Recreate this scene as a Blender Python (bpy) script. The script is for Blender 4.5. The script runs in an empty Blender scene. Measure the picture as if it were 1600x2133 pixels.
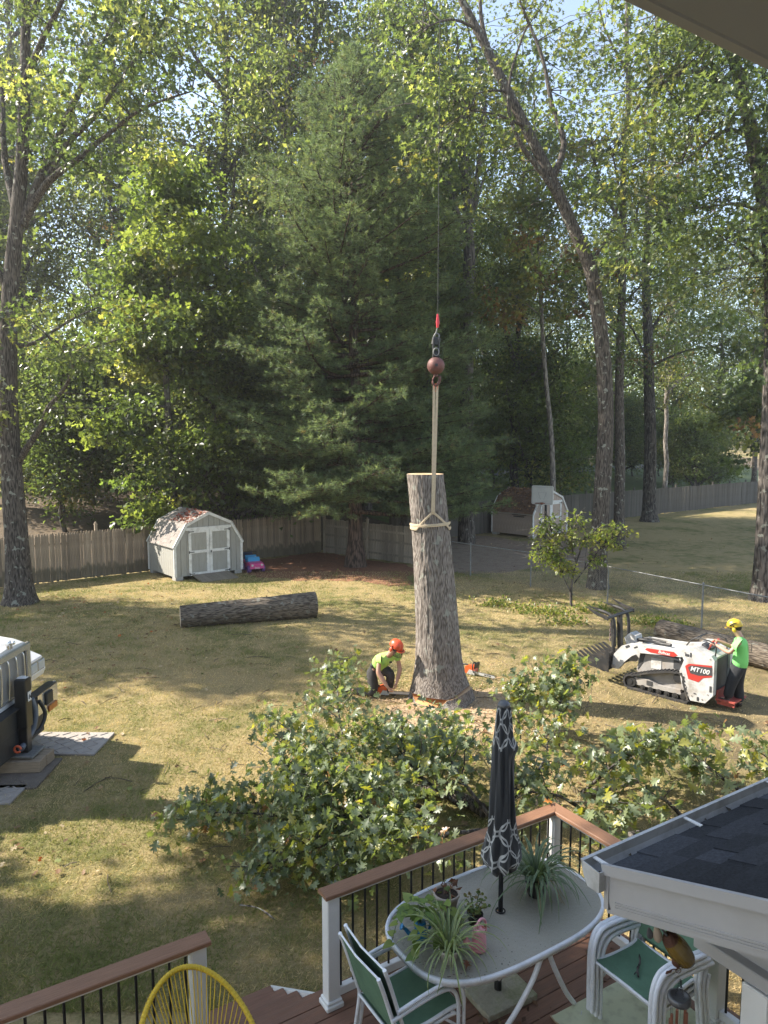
import bpy, math, random
import numpy as np
from mathutils import Vector, Matrix, Euler, noise as mnoise
random.seed(7)
rng = np.random.default_rng(11)
SC = bpy.context.scene
COL = SC.collection
R = math.radians
PI = math.pi

# ---------------------------------------------------------------- camera, sky, sun, exposure
F_PX, CX, CY, CAM_H = 1500.0, 800.0, 1066.5, 5.1
PITCH = math.atan((CY - 920.0) / F_PX)
cam_data = bpy.data.cameras.new('camera')
cam = bpy.data.objects.new('camera', cam_data)
COL.objects.link(cam)
cam.location = (0, 0, CAM_H)
cam.rotation_euler = (PI / 2 - PITCH, 0, 0)
cam_data.sensor_width = 36.0
cam_data.lens = 36.0 * F_PX / 2133.0
cam_data.clip_start = 0.05
cam_data.clip_end = 1500
SC.camera = cam

SUN_ELEV = R(38.0)
SUN_DIR = Vector((-0.975, 0.22, 0)).normalized()          # horizontal direction towards the sun
SUN_VEC = Vector((SUN_DIR.x * math.cos(SUN_ELEV), SUN_DIR.y * math.cos(SUN_ELEV), math.sin(SUN_ELEV)))
world = bpy.data.worlds.new('World')
SC.world = world
world.use_nodes = True
wn = world.node_tree
wn.nodes.clear()
w_out = wn.nodes.new('ShaderNodeOutputWorld')
w_bg = wn.nodes.new('ShaderNodeBackground')
w_sky = wn.nodes.new('ShaderNodeTexSky')
w_sky.sky_type = 'NISHITA'
w_sky.sun_disc = False
w_sky.sun_elevation = SUN_ELEV
w_sky.sun_rotation = math.atan2(SUN_DIR.x, SUN_DIR.y)
w_sky.air_density = 1.0
w_sky.dust_density = 0.35
w_sky.ozone_density = 1.0
w_bg.inputs['Strength'].default_value = 0.135
w_hsv = wn.nodes.new('ShaderNodeHueSaturation')
w_hsv.inputs['Saturation'].default_value = 0.78
wn.links.new(w_sky.outputs[0], w_hsv.inputs['Color'])
wn.links.new(w_hsv.outputs[0], w_bg.inputs[0])
wn.links.new(w_bg.outputs[0], w_out.inputs[0])
sun_l = bpy.data.lights.new('sun', 'SUN')
sun_l.energy = 5.0
sun_l.angle = R(0.53)
sun_l.color = (1.0, 0.93, 0.82)
sun = bpy.data.objects.new('sun', sun_l)
COL.objects.link(sun)
sun.location = (-20, 5, 30)
sun.rotation_euler = (-SUN_VEC).to_track_quat('-Z', 'Y').to_euler()
SC.view_settings.view_transform = 'Standard'
SC.view_settings.look = 'None'
SC.view_settings.gamma = 1.0
SC.view_settings.exposure = 1.5
SC.view_settings.use_curve_mapping = False
SC.render.engine = 'CYCLES'
cy = SC.cycles
cy.max_bounces = 7
cy.diffuse_bounces = 3
cy.glossy_bounces = 3
cy.transmission_bounces = 6
cy.transparent_max_bounces = 8
cy.use_denoising = True
cy.sample_clamp_indirect = 6.0
cy.caustics_reflective = False
cy.caustics_refractive = False

# ---------------------------------------------------------------- places
_cp, _sp = math.cos(PITCH), math.sin(PITCH)
def _ray(px, py):
    a = (px - CX) / F_PX; b = (CY - py) / F_PX
    return Vector((a, _cp + b * _sp, -_sp + b * _cp))
def at(px, py, z=0.0):            # surveyed point at height z
    r = _ray(px, py); t = (z - CAM_H) / r.z
    return Vector((r.x * t, r.y * t, z))
def atd(px, py, d):               # surveyed point at distance d along the view
    r = _ray(px, py); t = d / r.y
    return Vector((r.x * t, d, CAM_H + r.z * t))
TH = R(32.0)                      # the house stands turned by this angle
UX, VX = Vector((math.cos(TH), math.sin(TH), 0)), Vector((-math.sin(TH), math.cos(TH), 0))
def D(u, v, z=0.0):               # house / deck coordinates -> world
    return UX * u + VX * v + Vector((0, 0, z))
DECK = 0.70
FENCE0 = Vector((-12.72, 25.42, 0)); FDIR = Vector((0.786, 0.618, 0)).normalized(); FNOR = Vector((-FDIR.y, FDIR.x, 0))
def ground_z(x, y):
    s = (x - FENCE0.x) * FNOR.x + (y - FENCE0.y) * FNOR.y
    return 0.105 * max(0.0, s - 0.8) if s < 60 else 0.105 * 59.2 + 0.03 * (s - 60)

# ---------------------------------------------------------------- materials
MATS = {}
def new_mat(name):
    m = bpy.data.materials.new(name); m.use_nodes = True
    nt = m.node_tree; nt.nodes.clear()
    out = nt.nodes.new('ShaderNodeOutputMaterial')
    return m, nt, out
def N(nt, typ, **kw):
    n = nt.nodes.new(typ)
    for k, v in kw.items():
        if hasattr(n, k): setattr(n, k, v)
        else: n.inputs[k].default_value = v
    return n
def L(nt, a, b): nt.links.new(a, b)
def ramp(nt, stops, interp='LINEAR'):
    r = nt.nodes.new('ShaderNodeValToRGB'); r.color_ramp.interpolation = interp
    el = r.color_ramp.elements
    while len(el) < len(stops): el.new(0.5)
    for e, (p, c) in zip(el, stops): e.position = p; e.color = (*c[:3], 1)
    return r
def c4(c): return (*c[:3], 1.0)
def mat(name, base, rough=0.6, var=0.18, scale=6.0, bump=0.0, bscale=60.0, metal=0.0, stretch=(1, 1, 1), dirt=None, dirt_amt=0.35, dirt_scale=2.0,
        spec=0.4, tint=False, coat=0.0, rand=0.0, algae=None):
    """Weathered surface: base colour broken up by two noises, optional dirt colour, fine relief."""
    if name in MATS: return MATS[name]
    m, nt, out = new_mat(name)
    p = N(nt, 'ShaderNodeBsdfPrincipled'); p.inputs['Roughness'].default_value = rough
    p.inputs['Metallic'].default_value = metal; p.inputs['Specular IOR Level'].default_value = spec
    p.inputs['Coat Weight'].default_value = coat
    tc = N(nt, 'ShaderNodeTexCoord'); mp = N(nt, 'ShaderNodeMapping'); mp.inputs['Scale'].default_value = stretch
    L(nt, tc.outputs['Object'], mp.inputs[0])
    n1 = N(nt, 'ShaderNodeTexNoise'); n1.inputs['Scale'].default_value = scale; n1.inputs['Detail'].default_value = 6; n1.inputs['Roughness'].default_value = 0.65
    L(nt, mp.outputs[0], n1.inputs['Vector'])
    lo = tuple(max(0, x * (1 - var)) for x in base); hi = tuple(min(1, x * (1 + var)) for x in base)
    rp = ramp(nt, [(0.3, lo), (0.7, hi)]); L(nt, n1.outputs['Fac'], rp.inputs[0]); colr = rp.outputs[0]
    if dirt:
        n2 = N(nt, 'ShaderNodeTexNoise'); n2.inputs['Scale'].default_value = dirt_scale; n2.inputs['Detail'].default_value = 8; n2.inputs['Roughness'].default_value = 0.7
        L(nt, mp.outputs[0], n2.inputs['Vector'])
        r2 = ramp(nt, [(0.48, (0, 0, 0)), (0.68, (dirt_amt,) * 3)]); L(nt, n2.outputs['Fac'], r2.inputs[0])
        mx = N(nt, 'ShaderNodeMixRGB'); mx.inputs[2].default_value = c4(dirt); L(nt, r2.outputs[0], mx.inputs[0]); L(nt, colr, mx.inputs[1]); colr = mx.outputs[0]
    if rand:
        oi = N(nt, 'ShaderNodeObjectInfo'); hs = N(nt, 'ShaderNodeHueSaturation')
        mr = N(nt, 'ShaderNodeMapRange'); mr.inputs[3].default_value = 1 - rand; mr.inputs[4].default_value = 1 + rand
        L(nt, oi.outputs['Random'], mr.inputs[0]); L(nt, mr.outputs[0], hs.inputs['Value']); L(nt, colr, hs.inputs['Color']); colr = hs.outputs[0]
    if algae:                                                          # ragged damp stain climbing from the foot of the boards
        sz = N(nt, 'ShaderNodeSeparateXYZ'); L(nt, tc.outputs['Object'], sz.inputs[0]); oi2 = N(nt, 'ShaderNodeObjectInfo'); na = N(nt, 'ShaderNodeMath', operation='MULTIPLY_ADD'); na.inputs[1].default_value = -.30; L(nt, oi2.outputs['Random'], na.inputs[0]); L(nt, sz.outputs['Z'], na.inputs[2])
        nb = N(nt, 'ShaderNodeMath', operation='MULTIPLY_ADD'); nb.inputs[1].default_value = -.35; L(nt, n1.outputs['Fac'], nb.inputs[0]); L(nt, na.outputs[0], nb.inputs[2])
        ra = ramp(nt, [(.06, (.75, .75, .75)), (.16, (0, 0, 0))]); L(nt, nb.outputs[0], ra.inputs[0]); ma = N(nt, 'ShaderNodeMixRGB'); ma.inputs[2].default_value = c4(algae); L(nt, ra.outputs[0], ma.inputs[0]); L(nt, colr, ma.inputs[1]); colr = ma.outputs[0]
    if tint:
        at_ = N(nt, 'ShaderNodeAttribute', attribute_name='tint'); mx = N(nt, 'ShaderNodeMixRGB', blend_type='MULTIPLY'); mx.inputs[0].default_value = 1
        L(nt, colr, mx.inputs[1]); L(nt, at_.outputs['Color'], mx.inputs[2]); colr = mx.outputs[0]
    L(nt, colr, p.inputs['Base Color'])
    if bump:
        n3 = N(nt, 'ShaderNodeTexNoise'); n3.inputs['Scale'].default_value = bscale; n3.inputs['Detail'].default_value = 5
        L(nt, mp.outputs[0], n3.inputs['Vector'])
        b = N(nt, 'ShaderNodeBump'); b.inputs['Strength'].default_value = bump; b.inputs['Distance'].default_value = 0.02
        L(nt, n3.outputs['Fac'], b.inputs['Height']); L(nt, b.outputs[0], p.inputs['Normal'])
    L(nt, p.outputs[0], out.inputs[0])
    MATS[name] = m
    return m
def leaf_mat(name, gloss=0.35, trans=0.45, rough=0.42, tcol=(1.5, 1.45, 0.55)):
    """Leaf tissue: per-leaf colour from the mesh, light passing through, waxy surface."""
    if name in MATS: return MATS[name]
    m, nt, out = new_mat(name)
    a = N(nt, 'ShaderNodeAttribute', attribute_name='tint')
    p = N(nt, 'ShaderNodeBsdfPrincipled'); p.inputs['Roughness'].default_value = rough; p.inputs['Specular IOR Level'].default_value = gloss
    L(nt, a.outputs['Color'], p.inputs['Base Color'])
    t = N(nt, 'ShaderNodeBsdfTranslucent')
    mx = N(nt, 'ShaderNodeMixRGB', blend_type='MULTIPLY'); mx.inputs[0].default_value = 1; mx.inputs[2].default_value = c4(tcol)
    L(nt, a.outputs['Color'], mx.inputs[1]); L(nt, mx.outputs[0], t.inputs[0])
    s = N(nt, 'ShaderNodeMixShader'); s.inputs[0].default_value = trans
    L(nt, p.outputs[0], s.inputs[1]); L(nt, t.outputs[0], s.inputs[2]); L(nt, s.outputs[0], out.inputs[0])
    MATS[name] = m
    return m
def bark_mat(name, base, dark, scale=9.0, lichen=0.25, squash=0.16, bump=1.0, axis='Z'):
    if name in MATS: return MATS[name]
    m, nt, out = new_mat(name)
    p = N(nt, 'ShaderNodeBsdfPrincipled'); p.inputs['Roughness'].default_value = 0.9; p.inputs['Specular IOR Level'].default_value = 0.15
    tc = N(nt, 'ShaderNodeTexCoord'); mp = N(nt, 'ShaderNodeMapping')
    mp.inputs['Scale'].default_value = (1, 1, squash) if axis == 'Z' else (squash, 1, 1)
    L(nt, tc.outputs['Object'], mp.inputs[0])
    nz = N(nt, 'ShaderNodeTexNoise'); nz.inputs['Scale'].default_value = 3; L(nt, mp.outputs[0], nz.inputs[0])
    ad = N(nt, 'ShaderNodeVectorMath', operation='MULTIPLY_ADD'); ad.inputs[1].default_value = (0.12, 0.12, 0.12)
    L(nt, nz.outputs['Color'], ad.inputs[0]); L(nt, mp.outputs[0], ad.inputs[2])
    vo = N(nt, 'ShaderNodeTexVoronoi'); vo.feature = 'F1'; vo.inputs['Scale'].default_value = scale * 2.2; L(nt, ad.outputs[0], vo.inputs['Vector'])
    n1 = N(nt, 'ShaderNodeTexNoise'); n1.inputs['Scale'].default_value = scale * 1.5; n1.inputs['Detail'].default_value = 8; n1.inputs['Roughness'].default_value = 0.7; L(nt, ad.outputs[0], n1.inputs[0])
    mt = N(nt, 'ShaderNodeMath', operation='MULTIPLY_ADD'); mt.inputs[1].default_value = 0.7; L(nt, vo.outputs['Distance'], mt.inputs[0]); L(nt, n1.outputs['Fac'], mt.inputs[2])
    rp = ramp(nt, [(0.42, tuple(x * 1.15 for x in base)), (0.75, base), (1.0, dark)]); L(nt, mt.outputs[0], rp.inputs[0])
    col = rp.outputs[0]
    if lichen:
        n2 = N(nt, 'ShaderNodeTexNoise'); n2.inputs['Scale'].default_value = 5.5; n2.inputs['Detail'].default_value = 3; L(nt, tc.outputs['Object'], n2.inputs[0])
        r2 = ramp(nt, [(0.62, (0, 0, 0)), (0.66, (lichen * 2,) * 3)]); L(nt, n2.outputs['Fac'], r2.inputs[0])
        mx = N(nt, 'ShaderNodeMixRGB'); mx.inputs[2].default_value = (0.36, 0.37, 0.31, 1); L(nt, r2.outputs[0], mx.inputs[0]); L(nt, col, mx.inputs[1]); col = mx.outputs[0]
    L(nt, col, p.inputs['Base Color'])
    b = N(nt, 'ShaderNodeBump'); b.inputs['Strength'].default_value = bump; b.inputs['Distance'].default_value = 0.03; b.invert = True
    L(nt, mt.outputs[0], b.inputs['Height']); L(nt, b.outputs[0], p.inputs['Normal'])
    L(nt, p.outputs[0], out.inputs[0]); MATS[name] = m
    return m

# ---------------------------------------------------------------- meshes
def tag(o, label=None, cat=None, group=None, kind=None):
    if label: o['label'] = label
    if cat: o['category'] = cat
    if group: o['group'] = group
    if kind: o['kind'] = kind
    return o
def thing(name, label, cat, loc=(0, 0, 0), rz=0.0, group=None):
    o = bpy.data.objects.new(name, None); COL.objects.link(o)
    o.location = loc; o.rotation_euler = (0, 0, rz); o.empty_display_size = 0.2
    return tag(o, label, cat, group)
def copy_tree(o, parent=None):
    c = o.copy(); COL.objects.link(c); c.parent = parent
    for ch in list(o.children): copy_tree(ch, c)
    return c
def link(name, me, parent=None, loc=None, rot=None, scale=None):
    o = bpy.data.objects.new(name, me); COL.objects.link(o)
    if parent: o.parent = parent
    if loc is not None: o.location = loc
    if rot is not None: o.rotation_euler = rot
    if scale is not None: o.scale = scale
    return o
class MB:
    """Collects shapes, then links them as one mesh object."""
    def __init__(s): s.v = []; s.f = []; s.sm = []; s.mi = []; s.M = None; s.slot = 0
    def _add(s, vs, fs, smooth=False):
        o = len(s.v)
        if s.M is not None: vs = [s.M @ Vector(v) for v in vs]
        s.v.extend([tuple(v) for v in vs]); s.f.extend([tuple(i + o for i in f) for f in fs])
        s.sm.extend([smooth] * len(fs)); s.mi.extend([s.slot] * len(fs)); return s
    def box(s, c, size, rz=0.0, rot=None, bevel=0.0):
        x, y, z = (size[0] / 2, size[1] / 2, size[2] / 2)
        b = min(bevel, x * .9, y * .9, z * .9)
        if b > 0:
            vs = []
            for sz in (-1, 1):
                for sx, sy in ((-1, -1), (1, -1), (1, 1), (-1, 1)):
                    vs += [(sx * (x - b), sy * (y - b), sz * z), (sx * x, sy * (y - b), sz * (z - b)), (sx * (x - b), sy * y, sz * (z - b))]
            # hull faces of a chamfered box
            idx = lambda k, c_, w: (k * 4 + c_) * 3 + w
            fs = [(idx(0, 3, 0), idx(0, 2, 0), idx(0, 1, 0), idx(0, 0, 0)), (idx(1, 0, 0), idx(1, 1, 0), idx(1, 2, 0), idx(1, 3, 0))]
            sides = [(0, 1, 2), (1, 2, 1), (2, 3, 2), (3, 0, 1)]
            for a, b2, w in sides:
                fs.append((idx(0, a, w), idx(0, b2, w), idx(1, b2, w), idx(1, a, w)))
                fs.append((idx(0, a, 0), idx(0, b2, 0), idx(0, b2, w), idx(0, a, w)))
                fs.append((idx(1, a, w), idx(1, b2, w), idx(1, b2, 0), idx(1, a, 0)))
            for a, (wi, wo) in enumerate(((1, 2), (2, 1), (1, 2), (2, 1))):
                fs.append((idx(0, a, wi), idx(0, a, wo), idx(1, a, wo), idx(1, a, wi)))
                fs.append((idx(0, a, 0), idx(0, a, wo), idx(0, a, wi))); fs.append((idx(1, a, 0), idx(1, a, wi), idx(1, a, wo)))
        else:
            vs = [(-x, -y, -z), (x, -y, -z), (x, y, -z), (-x, y, -z), (-x, -y, z), (x, -y, z), (x, y, z), (-x, y, z)]
            fs = [(3, 2, 1, 0), (4, 5, 6, 7), (0, 1, 5, 4), (1, 2, 6, 5), (2, 3, 7, 6), (3, 0, 4, 7)]
        Mx = Matrix.Translation(Vector(c)) @ (rot.to_4x4() if rot is not None else Matrix.Rotation(rz, 4, 'Z'))
        return s._add([Mx @ Vector(v) for v in vs], fs)
    def beam(s, a, b, w, h, up=(0, 0, 1), bevel=0.0):
        a, b = Vector(a), Vector(b); d = b - a
        x = d.normalized(); u = Vector(up); y = u.cross(x)
        if y.length < 1e-4: y = Vector((0, 1, 0)).cross(x)
        y.normalize(); z = x.cross(y)
        return s.box((a + b) / 2, (d.length, w, h), rot=Matrix((x, y, z)).transposed(), bevel=bevel)
    def tube(s, pts, rad, n=8, caps=True, closed=False, smooth=True):
        pts = [Vector(p) for p in pts]; k = len(pts)
        rs = rad if isinstance(rad, (list, tuple)) else [rad] * k
        vs = []; fs = []; prev = None
        for i, p in enumerate(pts):
            t = (pts[(i + 1) % k] - pts[i - 1]) if closed else (pts[min(i + 1, k - 1)] - pts[max(i - 1, 0)])
            t = t.normalized() if t.length > 1e-9 else Vector((0, 0, 1))
            if prev is None:
                a = Vector((0, 0, 1)) if abs(t.z) < 0.9 else Vector((1, 0, 0)); x = t.cross(a).normalized()
            else: x = (prev - t * prev.dot(t)).normalized()
            prev = x; y = t.cross(x)
            for j in range(n):
                an = 2 * PI * j / n; vs.append(p + (x * math.cos(an) + y * math.sin(an)) * rs[i])
        m = k if closed else k - 1
        for i in range(m):
            i2 = (i + 1) % k
            for j in range(n):
                j2 = (j + 1) % n; fs.append((i * n + j, i * n + j2, i2 * n + j2, i2 * n + j))
        s._add(vs, fs, smooth)
        if caps and not closed: s._add(vs[:n], [tuple(range(n - 1, -1, -1))]); s._add(vs[-n:], [tuple(range(n))])
        return s
    def lathe(s, prof, c=(0, 0, 0), n=20, smooth=True, sx=1, sy=1):
        c = Vector(c); vs = []; fs = []
        for r, z in prof:
            for j in range(n):
                a = 2 * PI * j / n; vs.append(c + Vector((r * math.cos(a) * sx, r * math.sin(a) * sy, z)))
        for i in range(len(prof) - 1):
            for j in range(n):
                j2 = (j + 1) % n; fs.append((i * n + j, i * n + j2, (i + 1) * n + j2, (i + 1) * n + j))
        return s._add(vs, fs, smooth)
    def prism(s, poly, a, b, axis='Y'):
        """polygon in the plane across `axis`, extruded from a to b"""
        k = len(poly)
        def P(p, t): return {'Y': (p[0], t, p[1]), 'X': (t, p[0], p[1]), 'Z': (p[0], p[1], t)}[axis]
        vs = [P(p, a) for p in poly] + [P(p, b) for p in poly]
        fs = [tuple(range(k)), tuple(range(2 * k - 1, k - 1, -1))] + [(i, i + k, (i + 1) % k + k, (i + 1) % k) for i in range(k)]
        return s._add(vs, fs)
    def ball(s, c, r, n=14, m=8, sc=(1, 1, 1)):
        prof = [(max(1e-4, math.sin(PI * i / m)) * 1.0, -math.cos(PI * i / m)) for i in range(m + 1)]
        c = Vector(c); vs = []; fs = []
        for q, z in prof:
            for j in range(n):
                a = 2 * PI * j / n; vs.append(c + Vector((q * math.cos(a) * r * sc[0], q * math.sin(a) * r * sc[1], z * r * sc[2])))
        for i in range(m):
            for j in range(n):
                j2 = (j + 1) % n; fs.append((i * n + j, i * n + j2, (i + 1) * n + j2, (i + 1) * n + j))
        return s._add(vs, fs, True)
    def quad(s, *pts, smooth=False): return s._add(pts, [tuple(range(len(pts)))], smooth)
    def mesh(s, name, mats):
        me = bpy.data.meshes.new(name); me.from_pydata(s.v, [], s.f)
        me.polygons.foreach_set('use_smooth', s.sm)
        mats = mats if isinstance(mats, (list, tuple)) else [mats]
        for m in mats: me.materials.append(m)
        if len(mats) > 1: me.polygons.foreach_set('material_index', s.mi)
        me.update(); return me
    def build(s, name, mats, parent=None, **kw): return link(name, s.mesh(name, mats), parent, **kw)
def np_mesh(name, verts, faces, material, tint=None, smooth=False):
    """fast mesh from arrays; faces (M,k); tint one colour per face"""
    me = bpy.data.meshes.new(name); M_, k = faces.shape
    me.vertices.add(len(verts)); me.vertices.foreach_set('co', np.ascontiguousarray(verts, dtype=np.float32).ravel())
    me.loops.add(M_ * k); me.loops.foreach_set('vertex_index', np.ascontiguousarray(faces, dtype=np.int32).ravel())
    me.polygons.add(M_); me.polygons.foreach_set('loop_start', np.arange(0, M_ * k, k, dtype=np.int32))
    if smooth: me.polygons.foreach_set('use_smooth', np.ones(M_, dtype=bool))
    me.materials.append(material)
    if tint is not None:
        at_ = me.attributes.new('tint', 'FLOAT_COLOR', 'FACE')
        t4 = np.ones((M_, 4), dtype=np.float32); t4[:, :3] = tint
        at_.data.foreach_set('color', t4.ravel())
    me.update(calc_edges=True); me.validate(); return me

# leaf outlines: (vertices, triangles), stem at the origin, tip along +y
LEAF = {
    'blade': (np.array([(0, 0, 0), (.30, .5, .10), (0, 1, -.08), (-.30, .5, .10)]), np.array([(0, 1, 2), (0, 2, 3)])),
    'oak': (np.array([(0, 0, 0), (0, .35, 0), (0, .68, -.03), (0, 1.0, -.16), (.09, .2, .03), (.34, .42, .10), (.08, .46, .03), (.36, .76, .06), (.08, .76, 0),
                      (-.09, .2, .03), (-.34, .42, .10), (-.08, .46, .03), (-.36, .76, .06), (-.08, .76, 0)]),
            np.array([(0, 4, 1), (4, 5, 6), (4, 6, 1), (1, 6, 2), (6, 7, 8), (6, 8, 2), (2, 8, 3), (9, 0, 1), (10, 9, 11), (11, 9, 1), (11, 1, 2), (12, 11, 13), (13, 11, 2), (13, 2, 3)])),
    'star': (np.array([(0, 0, 0), (.5, .25, .08), (.16, .42, .02), (.42, .78, .05), (0, 1.0, -.05), (-.42, .78, .05), (-.16, .42, .02), (-.5, .25, .08)]),
             np.array([(0, 1, 2), (2, 3, 4), (0, 2, 4), (0, 4, 6), (6, 4, 5), (0, 6, 7)])),
    'needle': (np.array([(-.05, 0, 0), (.05, 0, 0), (0, 1, 0)]), np.array([(0, 1, 2)])),
}
_r = [(.05, .12), (.24, .30), (.21, .40), (.085, .38), (.41, .56), (.35, .67), (.10, .60), (.27, .83), (.19, .91), (.07, .82)]
_lobe = np.array([(0, 0, 0), (0, .38, -.01), (0, .60, -.02), (0, .82, -.07), (0, 1, -.17)] + [(x, y, .16 * x - .14 * y * y + .02) for x, y in _r] + [(-x, y, .16 * x - .14 * y * y + .02) for x, y in _r])
_half = [(0, 5, 1), (5, 6, 7), (5, 7, 8), (5, 8, 1), (1, 8, 11), (1, 11, 2), (8, 9, 10), (8, 10, 11), (2, 11, 14), (2, 14, 3), (11, 12, 13), (11, 13, 14), (3, 14, 4)]
LEAF['lobed'] = (_lobe, np.array(_half + [tuple((i + 10 if i > 4 else i) for i in reversed(t)) for t in _half]))
def leaf_cloud(pos, axis, nor, size, kind):
    """one leaf per position; returns verts, faces and the leaf index of each face"""
    T, Fc = LEAF[kind]
    y = axis / np.linalg.norm(axis, axis=1, keepdims=True)
    z = nor - y * np.sum(nor * y, axis=1, keepdims=True)
    z /= (np.linalg.norm(z, axis=1, keepdims=True) + 1e-9); x = np.cross(y, z)
    sz = np.asarray(size).reshape(-1, 1, 1)
    v = (T[None, :, 0:1] * x[:, None, :] + T[None, :, 1:2] * y[:, None, :] + T[None, :, 2:3] * z[:, None, :]) * sz + pos[:, None, :]
    n = len(pos); f = (Fc[None] + (np.arange(n) * len(T))[:, None, None]).reshape(-1, 3)
    return v.reshape(-1, 3), f, np.repeat(np.arange(n), len(Fc))
def leaf_tints(n, palette, weights, jitter=0.22, r=None):
    r = r or rng
    p = np.array(palette)[r.choice(len(palette), n, p=np.array(weights) / sum(weights))]
    return np.clip(p * (1 + jitter * r.standard_normal((n, 1))), 0.004, 0.9)
def unit(v): return v / (np.linalg.norm(v, axis=1, keepdims=True) + 1e-9)
def smooth_path(pts, sub=4):
    P = [Vector(p) for p in pts]; out = []
    for i in range(len(P) - 1):
        p0, p1, p2, p3 = P[max(i - 1, 0)], P[i], P[i + 1], P[min(i + 2, len(P) - 1)]
        for k in range(sub):
            t = k / sub
            out.append(0.5 * ((2 * p1) + (p2 - p0) * t + (2 * p0 - 5 * p1 + 4 * p2 - p3) * t * t + (3 * p1 - p0 - 3 * p2 + p3) * t ** 3))
    out.append(P[-1]); return out
def lerp_list(a, n):
    return [float(x) for x in np.interp(np.linspace(0, 1, n), np.linspace(0, 1, len(a)), a)]
# ================================================================ GROUND
def lawn_material():
    m, nt, out = new_mat('lawn_turf')
    p = N(nt, 'ShaderNodeBsdfPrincipled'); p.inputs['Roughness'].default_value = 0.95; p.inputs['Specular IOR Level'].default_value = 0.1
    g = N(nt, 'ShaderNodeNewGeometry')
    def noise(sc, det=6, ro=0.6):
        n = N(nt, 'ShaderNodeTexNoise'); n.inputs['Scale'].default_value = sc; n.inputs['Detail'].default_value = det; n.inputs['Roughness'].default_value = ro
        L(nt, g.outputs['Position'], n.inputs['Vector']); return n
    big = noise(0.30, 4); mid = noise(2.2, 6, .7); fine = noise(28, 5, .75)
    dry = ramp(nt, [(0.25, (0.25, 0.19, 0.09)), (0.75, (0.47, 0.365, 0.185))]); L(nt, fine.outputs['Fac'], dry.inputs[0])
    grn = ramp(nt, [(0.25, (0.085, 0.095, 0.028)), (0.75, (0.20, 0.205, 0.07))]); L(nt, fine.outputs['Fac'], grn.inputs[0])
    ad = N(nt, 'ShaderNodeMath', operation='ADD'); L(nt, big.outputs['Fac'], ad.inputs[0]); L(nt, mid.outputs['Fac'], ad.inputs[1])
    rp = ramp(nt, [(0.86, (0, 0, 0)), (1.16, (1, 1, 1))])
    rp.color_ramp.elements[0].position = 0.47; rp.color_ramp.elements[1].position = 0.62
    hf = N(nt, 'ShaderNodeMath', operation='MULTIPLY'); hf.inputs[1].default_value = 0.5; L(nt, ad.outputs[0], hf.inputs[0]); L(nt, hf.outputs[0], rp.inputs[0])
    mx = N(nt, 'ShaderNodeMixRGB'); L(nt, rp.outputs[0], mx.inputs[0]); L(nt, dry.outputs[0], mx.inputs[1]); L(nt, grn.outputs[0], mx.inputs[2])
    col = mx.outputs[0]
    # worn, woodchip-brown ground towards the right where the machines drive
    sx = N(nt, 'ShaderNodeSeparateXYZ'); L(nt, g.outputs['Position'], sx.inputs[0])
    mr = N(nt, 'ShaderNodeMapRange'); mr.inputs[1].default_value = 1.0; mr.inputs[2].default_value = 6.0; L(nt, sx.outputs['X'], mr.inputs[0])
    m2 = N(nt, 'ShaderNodeMapRange'); m2.inputs[1].default_value = 21.0; m2.inputs[2].default_value = 16.0; L(nt, sx.outputs['Y'], m2.inputs[0])
    mm = N(nt, 'ShaderNodeMath', operation='MULTIPLY'); L(nt, mr.outputs[0], mm.inputs[0]); L(nt, m2.outputs[0], mm.inputs[1])
    n4 = noise(1.1, 6, .7); r4 = ramp(nt, [(0.35, (0.15, .15, .15)), (0.62, (0.9, .9, .9))]); L(nt, n4.outputs['Fac'], r4.inputs[0])
    m3 = N(nt, 'ShaderNodeMath', operation='MULTIPLY'); L(nt, mm.outputs[0], m3.inputs[0]); L(nt, r4.outputs[0], m3.inputs[1])
    brn = ramp(nt, [(0.25, (0.10, 0.072, 0.042)), (0.75, (0.25, 0.19, 0.115))]); L(nt, fine.outputs['Fac'], brn.inputs[0])
    m5 = N(nt, 'ShaderNodeMixRGB'); L(nt, m3.outputs[0], m5.inputs[0]); L(nt, col, m5.inputs[1]); L(nt, brn.outputs[0], m5.inputs[2])
    L(nt, m5.outputs[0], p.inputs['Base Color'])
    b = N(nt, 'ShaderNodeBump'); b.inputs['Strength'].default_value = 0.9; b.inputs['Distance'].default_value = 0.05
    L(nt, fine.outputs['Fac'], b.inputs['Height']); L(nt, b.outputs[0], p.inputs['Normal']); L(nt, p.outputs[0], out.inputs[0])
    return m
M_LAWN = lawn_material()
M_FLOOR = mat('forest_litter', (0.105, 0.075, 0.045), 0.95, 0.5, 9, bump=0.8, bscale=20, dirt=(0.19, 0.13, 0.07), dirt_amt=0.7, dirt_scale=4)
def ground_sheet(name, x0, x1, y0, y1, step, m, zfun, keep=None):
    nx, ny = int((x1 - x0) / step) + 1, int((y1 - y0) / step) + 1
    vs = []; idx = {}; fs = []
    for j in range(ny):
        for i in range(nx):
            x, y = x0 + i * step, y0 + j * step; vs.append((x, y, zfun(x, y)))
    for j in range(ny - 1):
        for i in range(nx - 1):
            a = j * nx + i; fs.append((a, a + 1, a + nx + 1, a + nx))
    me = bpy.data.meshes.new(name); me.from_pydata(vs, [], fs); me.materials.append(m)
    me.polygons.foreach_set('use_smooth', [True] * len(fs)); me.update()
    o = link(name, me); o['kind'] = 'structure'; return o
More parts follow.
